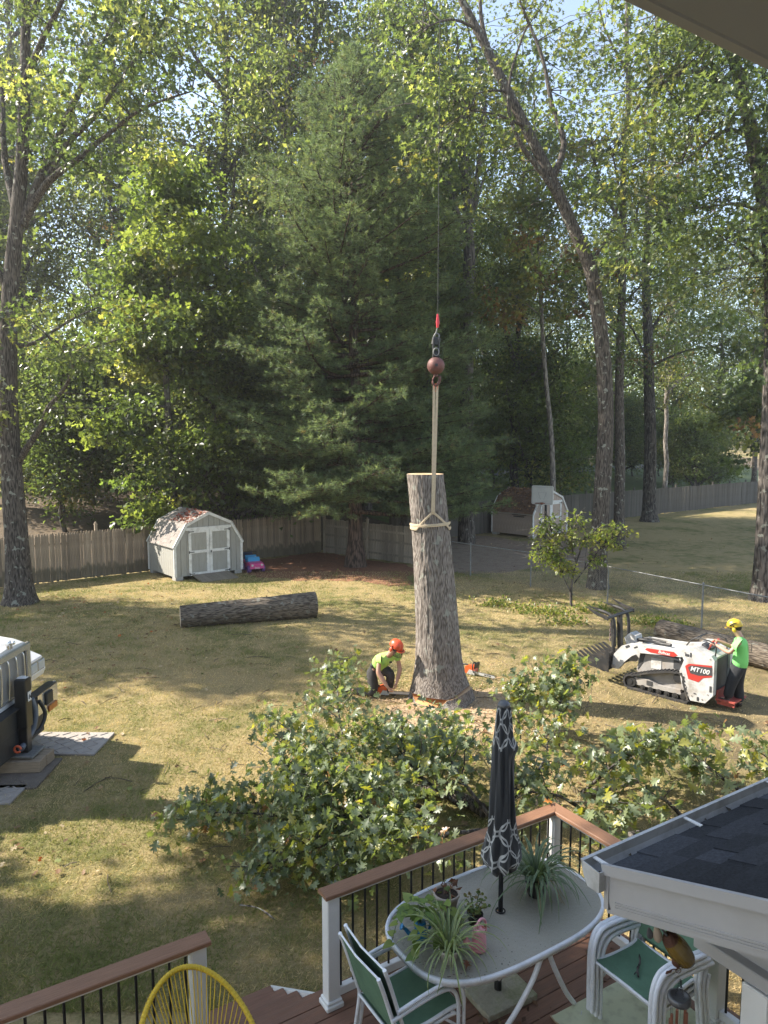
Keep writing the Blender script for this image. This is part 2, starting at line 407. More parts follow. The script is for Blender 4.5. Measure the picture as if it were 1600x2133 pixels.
# one sheet to the horizon: flat yard, wooded rise beyond the back fence
def far_grid():
    xs = sorted(set(list(np.arange(-60, 80.1, 2.0)) + [-900, -400, -200, -110, 130, 220, 420, 900]))
    ys = sorted(set([-60, -30] + list(np.arange(-20, 130.1, 2.0)) + [170, 260, 420, 900]))
    nx = len(xs); vs = [(x, y, ground_z(x, y)) for y in ys for x in xs]
    fs = [(j * nx + i, j * nx + i + 1, (j + 1) * nx + i + 1, (j + 1) * nx + i) for j in range(len(ys) - 1) for i in range(nx - 1)]
    me = bpy.data.meshes.new('lawn'); me.from_pydata(vs, [], fs); me.materials.append(M_LAWN)
    me.polygons.foreach_set('use_smooth', [True] * len(fs)); o = link('lawn', me); o['kind'] = 'structure'
far_grid()
def blob_sheet(name, pts, z, m, rag=0.25, sub=10, label=None, zf=None, seed=1):
    """ragged-edged ground patch lying just above the lawn"""
    r = random.Random(seed); P = smooth_path(list(pts) + [pts[0]], sub)[:-1]
    c = sum((Vector(p) for p in P), Vector()) / len(P); vs = [(c.x, c.y, z)]
    k = len(P); rings = 5
    for q in range(1, rings + 1):
        for i, p in enumerate(P):
            w = c.lerp(Vector(p), q / rings)
            if q == rings: w += (Vector(p) - c).normalized() * rag * (1.6 * mnoise.noise((i * .33, seed * 3.1, 0)) + .35 * (r.random() - .5))
            vs.append((w.x, w.y, z + (ground_z(w.x, w.y))))
    fs = [(0, 1 + i, 1 + (i + 1) % k) for i in range(k)]
    for q in range(rings - 1):
        for i in range(k):
            a = 1 + q * k + i; b_ = 1 + q * k + (i + 1) % k; fs.append((a, a + k, b_ + k, b_))
    me = bpy.data.meshes.new(name); me.from_pydata(vs, [], fs); me.materials.append(m)
    o = link(name, me); o['kind'] = 'structure'; return o
# woodland floor beyond the back fence
def woodland():
    ts = np.arange(-60, 110, 4.0); ss = [0.35, 2, 4, 7, 11, 16, 24, 34, 46, 60, 90]
    vs = []; 
    for s_ in ss:
        for t in ts:
            p = FENCE0 + FDIR * float(t) + FNOR * s_; vs.append((p.x, p.y, ground_z(p.x, p.y) + .03))
    n = len(ts); fs = [(j * n + i, j * n + i + 1, (j + 1) * n + i + 1, (j + 1) * n + i) for j in range(len(ss) - 1) for i in range(n - 1)]
    me = bpy.data.meshes.new('forest_floor'); me.from_pydata(vs, [], fs); me.materials.append(M_FLOOR); o = link('forest_floor', me); o['kind'] = 'structure'
woodland()
M_MULCH = mat('pine_needle_litter', (0.25, 0.115, 0.062), 0.95, 0.35, 14, bump=0.9, bscale=45, dirt=(0.12, 0.06, 0.035), dirt_amt=0.6, dirt_scale=3)
blob_sheet('pine_needle_bed', [at(*p) for p in [(505, 1193), (560, 1205), (660, 1208), (760, 1212), (830, 1222), (862, 1196), (850, 1176), (800, 1172), (720, 1158), (668, 1152), (590, 1160), (530, 1172)]], 0.004, M_MULCH, 0.3, seed=3)
M_GRAVEL = mat('leafy_gravel', (0.26, 0.19, 0.135), 0.95, 0.4, 18, bump=0.8, bscale=50, dirt=(0.16, 0.085, 0.05), dirt_amt=0.8, dirt_scale=2.5)
blob_sheet('gravel_drive', [at(*p) for p in [(870, 1188), (960, 1196), (1060, 1190), (1150, 1178), (1235, 1182), (1240, 1150), (1180, 1128), (1090, 1128), (1010, 1116), (930, 1118), (880, 1140)]], 0.004, M_GRAVEL, 0.3, seed=4)
M_SAW = mat('sawdust', (0.46, 0.33, 0.20), 0.95, 0.25, 20, bump=0.9, bscale=70, dirt=(0.27, 0.19, 0.10), dirt_amt=0.8, dirt_scale=1.6)
blob_sheet('sawdust_litter', [at(*p) for p in [(818, 1462), (850, 1445), (900, 1430), (985, 1428), (1030, 1440), (1062, 1468), (1050, 1510), (985, 1535), (900, 1525), (838, 1500)]], 0.008, M_SAW, 0.4, seed=5)
# far road and verge seen over the neighbour's fence
M_ROAD = mat('asphalt', (0.13, 0.13, 0.13), 0.9, 0.15, 3, bump=0.2)
vs = []
for t in np.arange(20, 90, 4.0):
    for s_ in (19.0, 23.5):
        p = FENCE0 + FDIR * float(t) + FNOR * s_; vs.append((p.x, p.y, ground_z(p.x, p.y) + .05))
me = bpy.data.meshes.new('road'); me.from_pydata(vs, [], [(2 * i, 2 * i + 2, 2 * i + 3, 2 * i + 1) for i in range(len(vs) // 2 - 1)]); me.materials.append(M_ROAD)
o = link('road', me); o['kind'] = 'structure'
M_VERGE = mat('verge_grass', (0.10, 0.125, 0.04), 0.95, 0.35, 3, bump=0.5, bscale=20)
vs = []
for t in np.arange(20, 90, 4.0):
    for s_ in (1.0, 7.0, 13.0, 18.9):
        p = FENCE0 + FDIR * float(t) + FNOR * s_; vs.append((p.x, p.y, ground_z(p.x, p.y) + .045))
me = bpy.data.meshes.new('verge'); me.from_pydata(vs, [], [(4 * i + k, 4 * i + 4 + k, 4 * i + 5 + k, 4 * i + 1 + k) for i in range(len(vs) // 4 - 1) for k in range(3)]); me.materials.append(M_VERGE)
o = link('verge', me); o['kind'] = 'structure'

# grass blades, standing in uneven tufts over the near yard
def grass():
    n = 300000
    y = 6.0 + 22.0 * rng.random(n) ** 1.5; half = 0.56 * y + 1.0
    x = (rng.random(n) * 2 - 1) * half
    ok = np.ones(n, bool)
    # keep clear of the deck, the stump's sawdust and the mulch bed
    uu = x * UX.x + y * UX.y; vv = x * VX.x + y * VX.y
    ok &= ~((vv < 5.9) & (uu > 1.3) & (uu < 2.5)); ok &= ~((vv < 4.85) & (uu < 4.95))
    ok &= ~((np.hypot((x - 1.1) / 1.5, (y - 13.3) / 1.3) < 1) & (rng.random(n) < .9))
    ok &= ((x - FENCE0.x) * FNOR.x + (y - FENCE0.y) * FNOR.y) < -0.2
    thin = np.clip((x - 1) / 5, 0, 1) * np.clip((21 - y) / 5, 0, 1)
    ok &= rng.random(n) > 0.75 * thin
    x, y = x[ok], y[ok]; n = len(x)
    pos = np.stack([x, y, np.full(n, -0.005)], 1)
    lean = rng.standard_normal((n, 3)) * 0.75 + np.array([.25, -.1, 0]); lean[:, 2] = 0.75
    nor = rng.standard_normal((n, 3))
    patch = np.array([mnoise.noise((a * .5, b * .5, 0)) + .6 * mnoise.noise((a * 1.9, b * 1.9, 3)) for a, b in zip(x, y)])
    h = (0.04 + 0.06 * rng.random(n)) * (1 + .7 * np.clip(patch, -.6, 1)); v, f, li = leaf_cloud(pos, lean, nor, h, 'needle')
    # blade width
    v = v.reshape(n, 3, 3); mid = (v[:, 0] + v[:, 1]) / 2; wv = (v[:, 1] - v[:, 0]); wv /= np.linalg.norm(wv, axis=1, keepdims=True) + 1e-9
    w = (0.0018 + 0.00022 * y)[:, None]; v[:, 0] = mid - wv * w; v[:, 1] = mid + wv * w
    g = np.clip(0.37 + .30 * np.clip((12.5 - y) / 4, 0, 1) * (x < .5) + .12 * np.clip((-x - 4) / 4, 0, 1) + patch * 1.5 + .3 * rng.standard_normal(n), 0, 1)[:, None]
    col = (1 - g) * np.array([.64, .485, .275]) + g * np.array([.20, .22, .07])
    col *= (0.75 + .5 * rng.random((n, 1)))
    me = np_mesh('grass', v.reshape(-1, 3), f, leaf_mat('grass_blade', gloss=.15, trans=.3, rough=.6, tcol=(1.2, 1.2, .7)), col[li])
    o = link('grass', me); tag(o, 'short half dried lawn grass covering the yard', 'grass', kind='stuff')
grass()
def fallen_leaves():
    n = 2600
    y = 8 + 30 * rng.random(n) ** 1.1; x = (rng.random(n) * 2 - 1) * .56 * y
    ctr = [(-9.5, 22, 2.2), (-7.5, 17.5, 2.5), (6, 24, 2.5), (8.5, 38, 3)]
    k = n // 2
    for i in range(k):
        c = ctr[rng.integers(len(ctr))]; x[i] = c[0] + rng.standard_normal() * c[2]; y[i] = c[1] + rng.standard_normal() * c[2] * .7
    s_ = (x - FENCE0.x) * FNOR.x + (y - FENCE0.y) * FNOR.y
    ok = (s_ < -.3) & ~((x * VX.x + y * VX.y) < 5.9); x, y = x[ok], y[ok]; n = len(x)
    pos = np.stack([x, y, 0.025 + .03 * rng.random(n)], 1)
    ax = rng.standard_normal((n, 3)); ax[:, 2] *= .25; nor = rng.standard_normal((n, 3)) * .35 + np.array([0, 0, 1])
    v, f, li = leaf_cloud(pos, ax, nor, .045 + .05 * rng.random(n), 'star')
    col = leaf_tints(n, [(.30, .20, .10), (.18, .10, .05), (.42, .33, .20), (.40, .12, .03), (.16, .18, .05)], [5, 4, 3, .5, 1.5])
    o = link('fallen_leaves', np_mesh('fallen_leaves', v, f, leaf_mat('dry_leaf', .3, .25, .6, (1.2, 1, .6)), col[li]))
    tag(o, 'dry brown leaves scattered over the grass', 'leaves', kind='stuff')
fallen_leaves()

# ================================================================ FENCES
M_PICKET = mat('weathered_picket', (0.29, 0.225, 0.16), 0.9, 0.3, 5, stretch=(9, 9, 1), bump=0.35, bscale=30, rand=0.32, algae=(.095, .085, .055), dirt=(0.13, 0.105, 0.075), dirt_amt=.5, dirt_scale=3)
M_PLANK = mat('grey_fence_board', (0.30, 0.255, 0.20), 0.9, 0.28, 5, stretch=(9, 9, 1), bump=0.3, bscale=30, rand=0.2, dirt=(0.10, 0.095, 0.08), dirt_amt=.5)
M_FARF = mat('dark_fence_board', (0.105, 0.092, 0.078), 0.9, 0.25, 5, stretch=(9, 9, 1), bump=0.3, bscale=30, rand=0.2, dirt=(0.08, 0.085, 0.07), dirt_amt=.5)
def picket_mesh(w, h, t, m, point=True):
    b = MB()
    if point: b.prism([(-w / 2, 0), (w / 2, 0), (w / 2, h - .11), (w * .3, h - .075), (w * .38, h - .05), (0, h), (-w * .38, h - .05), (-w * .3, h - .075), (-w / 2, h - .11)], -t / 2, t / 2)
    else: b.prism([(-w / 2, 0), (w / 2, 0), (w / 2, h), (-w / 2, h)], -t / 2, t / 2)
    return b.mesh('picket', m)
def fence(name, label, a, b, h, w, gap, m, point, piece, post_every, postm, post_h, rail_side=0, hj=0.02):
    a, b = Vector(a), Vector(b); d = b - a; Ln = d.length; rz = math.atan2(d.y, d.x)
    root = thing(name, label, 'fence', a, rz)
    pm = picket_mesh(w, h, .022, m, point); n = int(Ln / (w + gap)); r = random.Random(hash(name) % 99 if False else len(name))
    for i in range(n):
        o = link(piece, pm, root, loc=((i + .5) * (w + gap), r.uniform(-.004, .004), r.uniform(-hj, hj) + .02), rot=(r.uniform(-.008, .008), r.uniform(-.010, .010), r.uniform(-.03, .03)))
    pb = MB(); pb.box((0, 0, post_h / 2), (.10, .10, post_h), bevel=.01); pb.box((0, 0, post_h + .02), (.13, .13, .04), bevel=.01); pb.ball((0, 0, post_h + .08), .045, 8, 6)
    pme = pb.mesh('post', postm); k = max(2, round(Ln / post_every) + 1)
    for i in range(k):
        link('post', pme, root, loc=(Ln * i / (k - 1), rail_side * .08 if rail_side else .075, 0))
    for zz in ((.3, h * .55, h - .28) if rail_side else (.35, h - .4)):
        rb = MB(); rb.box((Ln / 2, (rail_side or 1) * .035, zz), (Ln, .038, .085)); rb.build('rail', postm, root)
    return root
CORNER = FENCE0 + FDIR * 12.44
fence('picket_fence', 'long weathered stockade fence with pointed pickets behind the grey shed', FENCE0 - FDIR * 2.6, CORNER, 1.78, .092, .006, M_PICKET, True, 'picket', 2.5, M_PICKET, 1.98)
fence('board_fence', 'grey board fence with visible rails behind the pine trunk', CORNER + Vector((.25, -.2, 0)), Vector((1.35, 29.55, 0)), 1.55, .135, .008, M_PLANK, False, 'plank', 2.4, M_PLANK, 1.7, rail_side=-1)
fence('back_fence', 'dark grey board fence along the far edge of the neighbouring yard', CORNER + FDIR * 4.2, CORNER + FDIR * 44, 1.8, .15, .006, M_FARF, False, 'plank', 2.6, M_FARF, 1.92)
# chain link: posts, top rail and woven wire
M_GALV = mat('galvanised_steel', (0.22, 0.22, 0.21), 0.6, 0.25, 20, metal=0.4)
def chain_link():
    pts = [Vector((1.35, 29.5, 0)), at(980, 1200), at(1105, 1222), at(1265, 1260), at(1461, 1310), Vector((10.3, 16.6, 0))]
    root = thing('chain_link_fence', 'low galvanised chain link fence crossing the right side of the lawn', 'fence', pts[0])
    O = pts[0]; H_ = 1.25
    for p in pts:
        b = MB(); b.tube([p - O, p - O + Vector((0, 0, H_))], .027, 8); b.ball(p - O + Vector((0, 0, H_ + .01)), .035, 8, 5); b.build('post', M_GALV, root)
    b = MB(); b.tube([p - O + Vector((0, 0, H_ - .03)) for p in pts], .019, 6); b.build('top_rail', M_GALV, root)
    w = MB()
    for a, c in zip(pts[:-1], pts[1:]):
        d = c - a; Ln = d.length; d.normalize(); s_ = 0.075; hh = H_ - .08
        k = int((Ln + hh) / s_)
        for sgn in (1, -1):
            for i in range(k):
                t0 = i * s_ - hh if sgn == 1 else i * s_
                t1 = t0 + hh * sgn; z0, z1 = .04, .04 + hh
                A, B = (t0, z0), (t1, z1)
                lo, hi = 0.0, Ln
                def clip(P, Q):
                    (x0, y0), (x1, y1) = P, Q
                    if x0 > x1: x0, y0, x1, y1 = x1, y1, x0, y0
                    if x1 <= lo or x0 >= hi: return None
                    f = lambda x: y0 + (y1 - y0) * (x - x0) / (x1 - x0)
                    a0, a1 = max(x0, lo), min(x1, hi); return (a0, f(a0)), (a1, f(a1))
                q = clip(A, B)
                if not q: continue
                p0 = a - O + d * q[0][0] + Vector((0, 0, q[0][1])); p1 = a - O + d * q[1][0] + Vector((0, 0, q[1][1]))
                w.tube([p0, p1], .0022, 3, caps=False)
    o = w.build('wire_mesh', M_GALV, root); o['kind'] = 'stuff'
chain_link()

# ================================================================ SHEDS
M_SIDING = mat('grey_shed_siding', (0.34, 0.33, 0.295), 0.75, 0.08, 4, stretch=(6, 6, 1), bump=.15, dirt=(0.2, 0.2, 0.17), dirt_amt=.4, dirt_scale=1.5)
M_TAN = mat('tan_shed_siding', (0.42, 0.33, 0.27), 0.8, 0.12, 4, stretch=(6, 6, 1), bump=.15, dirt=(0.2, 0.15, 0.11), dirt_amt=.5, dirt_scale=1.5)
M_TRIM = mat('white_shed_trim', (0.72, 0.71, 0.68), 0.6, 0.06, 5, bump=.1, dirt=(0.35, 0.33, 0.29), dirt_amt=.6, dirt_scale=4)
M_SHING = mat('brown_grey_shingle', (0.27, 0.235, 0.21), 0.95, 0.25, 30, bump=.5, bscale=150, rand=.14)
M_SHING2 = mat('red_brown_shingle', (0.20, 0.125, 0.085), 0.95, 0.3, 30, bump=.5, bscale=150, rand=.2, dirt=(.12, .07, .04), dirt_amt=.7, dirt_scale=2)
M_IRON = mat('black_iron', (0.03, 0.03, 0.03), 0.5, 0.2, 20)
M_WOODRAMP = mat('ramp_board', (0.25, 0.21, 0.165), 0.9, 0.25, 5, stretch=(1, 8, 8), bump=.3, rand=.1)
M_BLOCK = mat('concrete_block', (0.36, 0.345, 0.32), 0.95, 0.15, 10, bump=.4)
def shed(name, label, fl, fr, depth, wall_h, peak, sid, shing, litter=None):
    fl, fr = Vector(fl), Vector(fr); W = (fr - fl).length; rz = math.atan2((fr - fl).y, (fr - fl).x)
    root = thing(name, label, 'shed', fl, rz); b0 = .14                     # local: x along the front, y to the back
    k = .165 * W; kz = wall_h + (peak - wall_h) * .66                      # gambrel break
    prof = [(0, b0), (W, b0), (W, wall_h), (W - k, kz), (W / 2, peak), (k, kz), (0, wall_h)]
    core = MB(); core.prism(prof, .03, depth - .03); core.build('wall', sid, root)
    fm = MB().box((0, 0, .07), (.3, .3, .14)).mesh('footing', M_BLOCK)
    for x in (.15, W / 2, W - .15):
        for y in (.15, depth - .15): link('footing', fm, root, loc=(x, y, 0))
    def top(x):
        xs = [0, k, W / 2, W - k, W]; zs = [wall_h, kz, peak, kz, wall_h]; return float(np.interp(x, xs, zs))
    # vertical siding boards with grooves, front, back and both sides
    n = 12; w = W / n
    for i in range(n):
        x0, x1 = i * w + .006, (i + 1) * w - .006
        for y0, y1 in ((.004, .03), (depth - .03, depth - .004)):
            pb = MB(); pts = [(x0, b0), (x1, b0), (x1, top(x1) - .01)]
            for xb in (k, W / 2, W - k):
                if x0 < xb < x1: pts.append((xb, top(xb) - .01))
            pts.append((x0, top(x0) - .01)); pts = pts[:3] + sorted(pts[3:], key=lambda p: -p[0])
            pb.prism(pts, y0, y1); pb.build('siding_board', sid, root)
    m_ = max(6, round(depth / .2)); sm_ = MB(); sm_.box((0, 0, (wall_h + b0) / 2), (.022, depth / m_ - .012, wall_h - b0)); sme = sm_.mesh('siding_board', sid)
    for i in range(m_):
        for x in (.005, W - .005): link('siding_board', sme, root, loc=(x, (i + .5) * depth / m_, 0))
    # corner and rake trim
    for x, y in ((0, 0), (W, 0), (0, depth), (W, depth)):
        t = MB(); t.box((x + (.0 if x else 0), y, (wall_h + b0) / 2), (.10, .05, wall_h - b0), bevel=.005); t.build('corner_trim', M_TRIM, root)
    for y in (-.03, depth + .03):
        P = [(-.05, wall_h - .04), (k, kz), (W / 2, peak), (W - k, kz), (W + .05, wall_h - .04)]
        for a, c in zip(P[:-1], P[1:]):
            t = MB(); t.beam((a[0], y, a[1] - .03), (c[0], y, c[1] - .03), .045, .11, up=(0, 1, 0) if False else (0, 0, 1)); t.build('rake_trim', M_TRIM, root)
    for x in (-.02, W + .02):
        t = MB(); t.box((x, depth / 2, wall_h - .045), (.04, depth - .1, .09)); t.build('eave_trim', M_TRIM, root)
    # roof: decking and rows of separate shingles
    rd = MB(); over = .06
    P = [(-.07, wall_h - .045), (k, kz + .015), (W / 2, peak + .015), (W - k, kz + .015), (W + .07, wall_h - .045)]
    for a, c in zip(P[:-1], P[1:]): rd.quad((a[0], -over, a[1]), (a[0], depth + over, a[1]), (c[0], depth + over, c[1]), (c[0], -over, c[1]))
    roof = rd.build('roof', shing, root)
    tabw = .32
    tb = MB(); tb.box((tabw / 2, 0, 0), (tabw - .006, .17, .007)); tab = tb.mesh('shingle', shing); r = random.Random(5)
    for q, (a, c) in enumerate(zip(P[:-1], P[1:])):
        if q >= 2 and False: continue
        up = Vector((c[0] - a[0], 0, c[1] - a[1])) if q < 2 else Vector((a[0] - c[0], 0, a[1] - c[1])); base = Vector((a[0], 0, a[1])) if q < 2 else Vector((c[0], 0, c[1]))
        Ls = up.length; up.normalize(); alongv = Vector((0, 1, 0)); nrm = alongv.cross(up); nrm = nrm if nrm.z > 0 else -nrm
        yv = up; zv = nrm; xv = yv.cross(zv); rows = max(2, round(Ls / .145))
        Rm = Matrix((xv, yv, zv)).transposed() @ Matrix.Rotation(R(-2.0), 3, 'X')
        for i in range(rows):
            off = (i % 2) * tabw / 2
            for j in range(int((depth + 2 * over) / tabw) + 1):
                yy = -over + j * tabw - off * 0 + (off if j else 0)
                if yy + tabw > depth + over + .02: continue
                s0 = yy if xv.y > 0 else yy + tabw
                p = base + up * ((i + .5) * Ls / rows) + nrm * .010 + Vector((0, s0, 0))
                o = link('shingle', tab, roof, loc=p); o.rotation_euler = Rm.to_euler()
    # double door on the front
    dw, dh, xc = W * .62, 1.69, W / 2
    hd = MB(); hd.box((xc, -.015, dh + b0 + .05), (dw + .16, .05, .10)); hd.build('door_header', M_TRIM, root)
    for sgn in (-1, 1):
        x0 = xc + (sgn - 1) / 2 * (dw / 2) + .006; w2 = dw / 2 - .012; cx_ = x0 + w2 / 2
        dp = MB(); dp.box((cx_, -.005, b0 + dh / 2), (w2, .03, dh)); door = dp.build('door', sid, root)
        for xx in (x0 + .055, x0 + w2 - .055):
            t = MB(); t.box((xx, -.032, b0 + dh / 2), (.11, .025, dh)); t.build('door_stile', M_TRIM, door)
        for zz in (b0 + .05, b0 + dh * .52, b0 + dh - .05):
            t = MB(); t.box((cx_, -.031, zz), (w2 - .22, .023, .10)); t.build('door_rail', M_TRIM, door)
        for zz in (b0 + .06, b0 + dh * .52, b0 + dh - .05):
            hx = x0 + (.02 if sgn < 0 else w2 - .02); h = MB(); h.box((hx + (-sgn) * .10, -.049, zz), (.2, .01, .03)); h.box((hx, -.05, zz), (.03, .014, .1)); h.build('hinge', M_IRON, door)
        if sgn > 0: h = MB(); h.box((x0 + .05, -.055, b0 + dh * .5), (.03, .03, .09)); h.build('handle', M_IRON, door)
    return root, W
sh1, W1 = shed('garden_shed', 'small grey gambrel shed with white trimmed double doors and shingled roof', at(366, 1211), at(504, 1193), 2.4, 1.28, 2.47, M_SIDING, M_SHING)
for i in range(7):
    b = MB(); b.box((W1 / 2 - .62 + i * .21, -.45, .085), (.2, .92, .035), rot=Matrix.Rotation(R(9), 3, 'X')); b.build('ramp_board', M_WOODRAMP, sh1)
sh2, W2 = shed('neighbour_shed', 'tan gambrel shed with brown roof standing behind the basketball hoop', at(1110, 1122.5), at(1180, 1112), 2.75, 1.33, 2.52, M_TAN, M_SHING2)
b = MB(); b.box((W2 / 2, -.02, 2.12), (.4, .04, .2)); b.build('gable_vent', M_TRIM, sh2)
b = MB(); b.box((-.03, .9, 1.2), (.03, .9, .03)); b.box((-.05, .9, 1.12), (.02, .7, .05)); b.build('bracket', M_IRON, sh2)
def roof_litter(root, W, dep, wh, pk, n, t0, t1, y1, pal):
    prof = [(-.05, wh), (.165 * W, wh + (pk - wh) * .66), (W / 2, pk)]
    t = t0 + (t1 - t0) * rng.random(n) ** .8; y = rng.random(n) * y1; x = np.interp(t, [0, .5, 1], [p[0] for p in prof]); z = np.interp(t, [0, .5, 1], [p[1] for p in prof]) + .03
    pos = np.stack([x, y, z], 1); ax = rng.standard_normal((n, 3)); ax[:, 2] *= .4; nor = rng.standard_normal((n, 3)) * .4 + np.array([-.5, 0, 1])
    v, f, li = leaf_cloud(pos, ax, nor, .08 + .05 * rng.random(n), 'star'); col = leaf_tints(n, pal, [3, 2, 2])
    o = link('roof_leaves', np_mesh('roof_leaves', v, f, MATS['dry_leaf'], col[li]), root); o['kind'] = 'stuff'
roof_litter(sh2, W2, 2.75, 1.33, 2.52, 900, 0, 1, 2.75, [(.24, .13, .07), (.33, .2, .1), (.15, .08, .05)])
roof_litter(sh1, W1, 2.4, 1.28, 2.47, 260, .5, 1, 1.7, [(.36, .13, .09), (.30, .10, .07), (.2, .09, .05)])

def wood_chips():
    n = 5200; rr = np.random.default_rng(31); a = rr.uniform(0, 6.283, n); d = np.abs(rr.standard_normal(n)) * 1.5 + .5
    x = 1.1 + d * np.cos(a) * 1.15; y = 13.7 + d * np.sin(a); pos = np.stack([x, y, .012 + .02 * rr.random(n)], 1)
    v, f, li = leaf_cloud(pos, rr.standard_normal((n, 3)) * [1, 1, .3], rr.standard_normal((n, 3)) * .4 + [0, 0, 1], .02 + .035 * rr.random(n), 'blade')
    o = link('wood_chips', np_mesh('wood_chips', v, f, MATS['dry_leaf'], leaf_tints(n, [(.50, .36, .21), (.58, .44, .27), (.36, .24, .13)], [3, 2, 2], r=rr)[li])); tag(o, 'pale saw chips scattered on the grass around the cut trunk', 'wood chips', kind='stuff')
wood_chips()
def ground_twigs():
    rr = random.Random(17); b = MB()
    for _ in range(420):
        y = rr.uniform(8, 26); x = rr.uniform(-.5, .5) * y * 1.05
        if x * VX.x + y * VX.y < 6: continue
        if rr.random() < .5: x, y = rr.gauss(2.2, 2.2), rr.gauss(13.0, 2.0)
        a = rr.uniform(0, 6.28); l_ = rr.uniform(.06, .28); k = rr.uniform(-.5, .5); p = Vector((x, y, .02)); d = Vector((math.cos(a), math.sin(a), 0)); s = Vector((-d.y, d.x, 0))
        b.tube([p - d * l_, p + s * l_ * k * .3 + Vector((0, 0, .02)), p + d * l_], rr.uniform(.004, .009), 3, caps=False)
    o = b.build('ground_twigs', mat('twig_bark', (.12, .095, .07), .9, .3, 8)); tag(o, 'small broken twigs littering the grass', 'twigs', kind='stuff')
ground_twigs()
# ================================================================ TREES
BARK_OAK = bark_mat('oak_bark', (0.145, 0.122, 0.102), (0.045, 0.038, 0.033), 17, .32, .13)
BARK_DARK = bark_mat('dark_bark', (0.13, 0.112, 0.098), (0.035, 0.03, 0.027), 8, .22)
BARK_PINE = bark_mat('pine_bark', (0.125, 0.085, 0.065), (0.035, 0.026, 0.021), 7, .0)
BARK_PALE = bark_mat('pale_bark', (0.30, 0.265, 0.23), (0.10, 0.085, 0.075), 8, .35)
LM_TREE = leaf_mat('tree_leaf', gloss=.55, trans=.55, rough=.36, tcol=(2.05, 2.05, 1.0))
LM_PINE = leaf_mat('pine_needle', gloss=.35, trans=.42, rough=.5, tcol=(1.7, 1.7, 1.0))
GREENS = [(.072, .100, .040), (.098, .126, .050), (.128, .152, .058), (.175, .185, .068), (.21, .19, .07), (.18, .10, .05)]
def tube_path(mb, pts, r0, r1, n=8, jit=0.0, r=random):
    pts = [Vector(p) for p in pts]
    k = len(pts); mb.tube(pts, [r0 + (r1 - r0) * (i / (k - 1)) ** .85 for i in range(k)], n)
def flare_radii(pts, r0, r1, h=1.1, amt=.55):
    z0 = pts[0].z; k = len(pts)
    return [(r0 + (r1 - r0) * i / (k - 1)) * (1 + amt * math.exp(-max(0, p.z - z0) / (h * .4))) for i, p in enumerate(pts)]
def crown_leaves(clusters, per, size, kind, palette, weights, r, droop=.35, flat=.6, orient=.9):
    C = np.array([c[:3] for c in clusters]); RC = np.array([c[3] for c in clusters])
    cnt = np.maximum(3, (per * (RC / RC.mean()) ** 2 * r.uniform(.6, 1.3, len(C))).astype(int)); idx = np.repeat(np.arange(len(C)), cnt); n = len(idx)
    off = r.standard_normal((n, 3)) * np.array([1, 1, flat]); rad = np.linalg.norm(off, axis=1, keepdims=True)
    off = off / rad * np.minimum(rad, 2.1) * (.52 * RC[idx])[:, None]
    pos = C[idx] + off
    axis = unit(off) * .8 + r.standard_normal((n, 3)) * .7; axis[:, 2] -= droop
    nor = r.standard_normal((n, 3)) * orient + np.array([-.15, 0, 1.0])
    v, f, li = leaf_cloud(pos, axis, nor, size * r.uniform(.65, 1.3, n), kind)
    # whole sprays share a hue, single leaves vary around it
    base = leaf_tints(len(C), palette, weights, .18, r)[idx]; col = np.clip(base * (1 + .2 * r.standard_normal((n, 1))), .006, .8)
    return v, f, col[li]
def auto_limbs(trunk, H, z0, n, spread, r, up=(.35, .95)):
    """limbs leaving the trunk between z0 and the top, and the spray centres along them"""
    zs = [p.z for p in trunk]; limbs = []; ctr = []
    az = r.uniform(0, 6.28)
    for i in range(n):
        t = (i + r.uniform(0, .6)) / n; z = z0 + (H - z0) * t * .93
        k = max(1, min(len(trunk) - 1, int(np.searchsorted(zs, z)))); p0 = trunk[k - 1].lerp(trunk[k], (z - zs[k - 1]) / (zs[k] - zs[k - 1] + 1e-6))
        az += 2.4 + r.uniform(-.4, .4); Ln = spread * (1.0 - .55 * t) * r.uniform(.7, 1.15); e = r.uniform(*up)
        d = Vector((math.cos(az) * math.cos(e), math.sin(az) * math.cos(e), math.sin(e)))
        pts = [p0]; q = p0.copy(); m = 5
        for j in range(m):
            d = (d + Vector((r.uniform(-.22, .22), r.uniform(-.22, .22), r.uniform(-.12, .16)))).normalized(); q = q + d * Ln / m; pts.append(q.copy())
        limbs.append((pts, .09 + .028 * Ln * (1 - t * .6), .018))
        for j in range(2, m + 1):
            for _ in range(2 if j < m else 3):
                c = pts[j] + Vector((r.gauss(0, .75), r.gauss(0, .75), r.gauss(.1, .55))); ctr.append((c.x, c.y, c.z, r.uniform(.75, 1.25)))
    return limbs, ctr
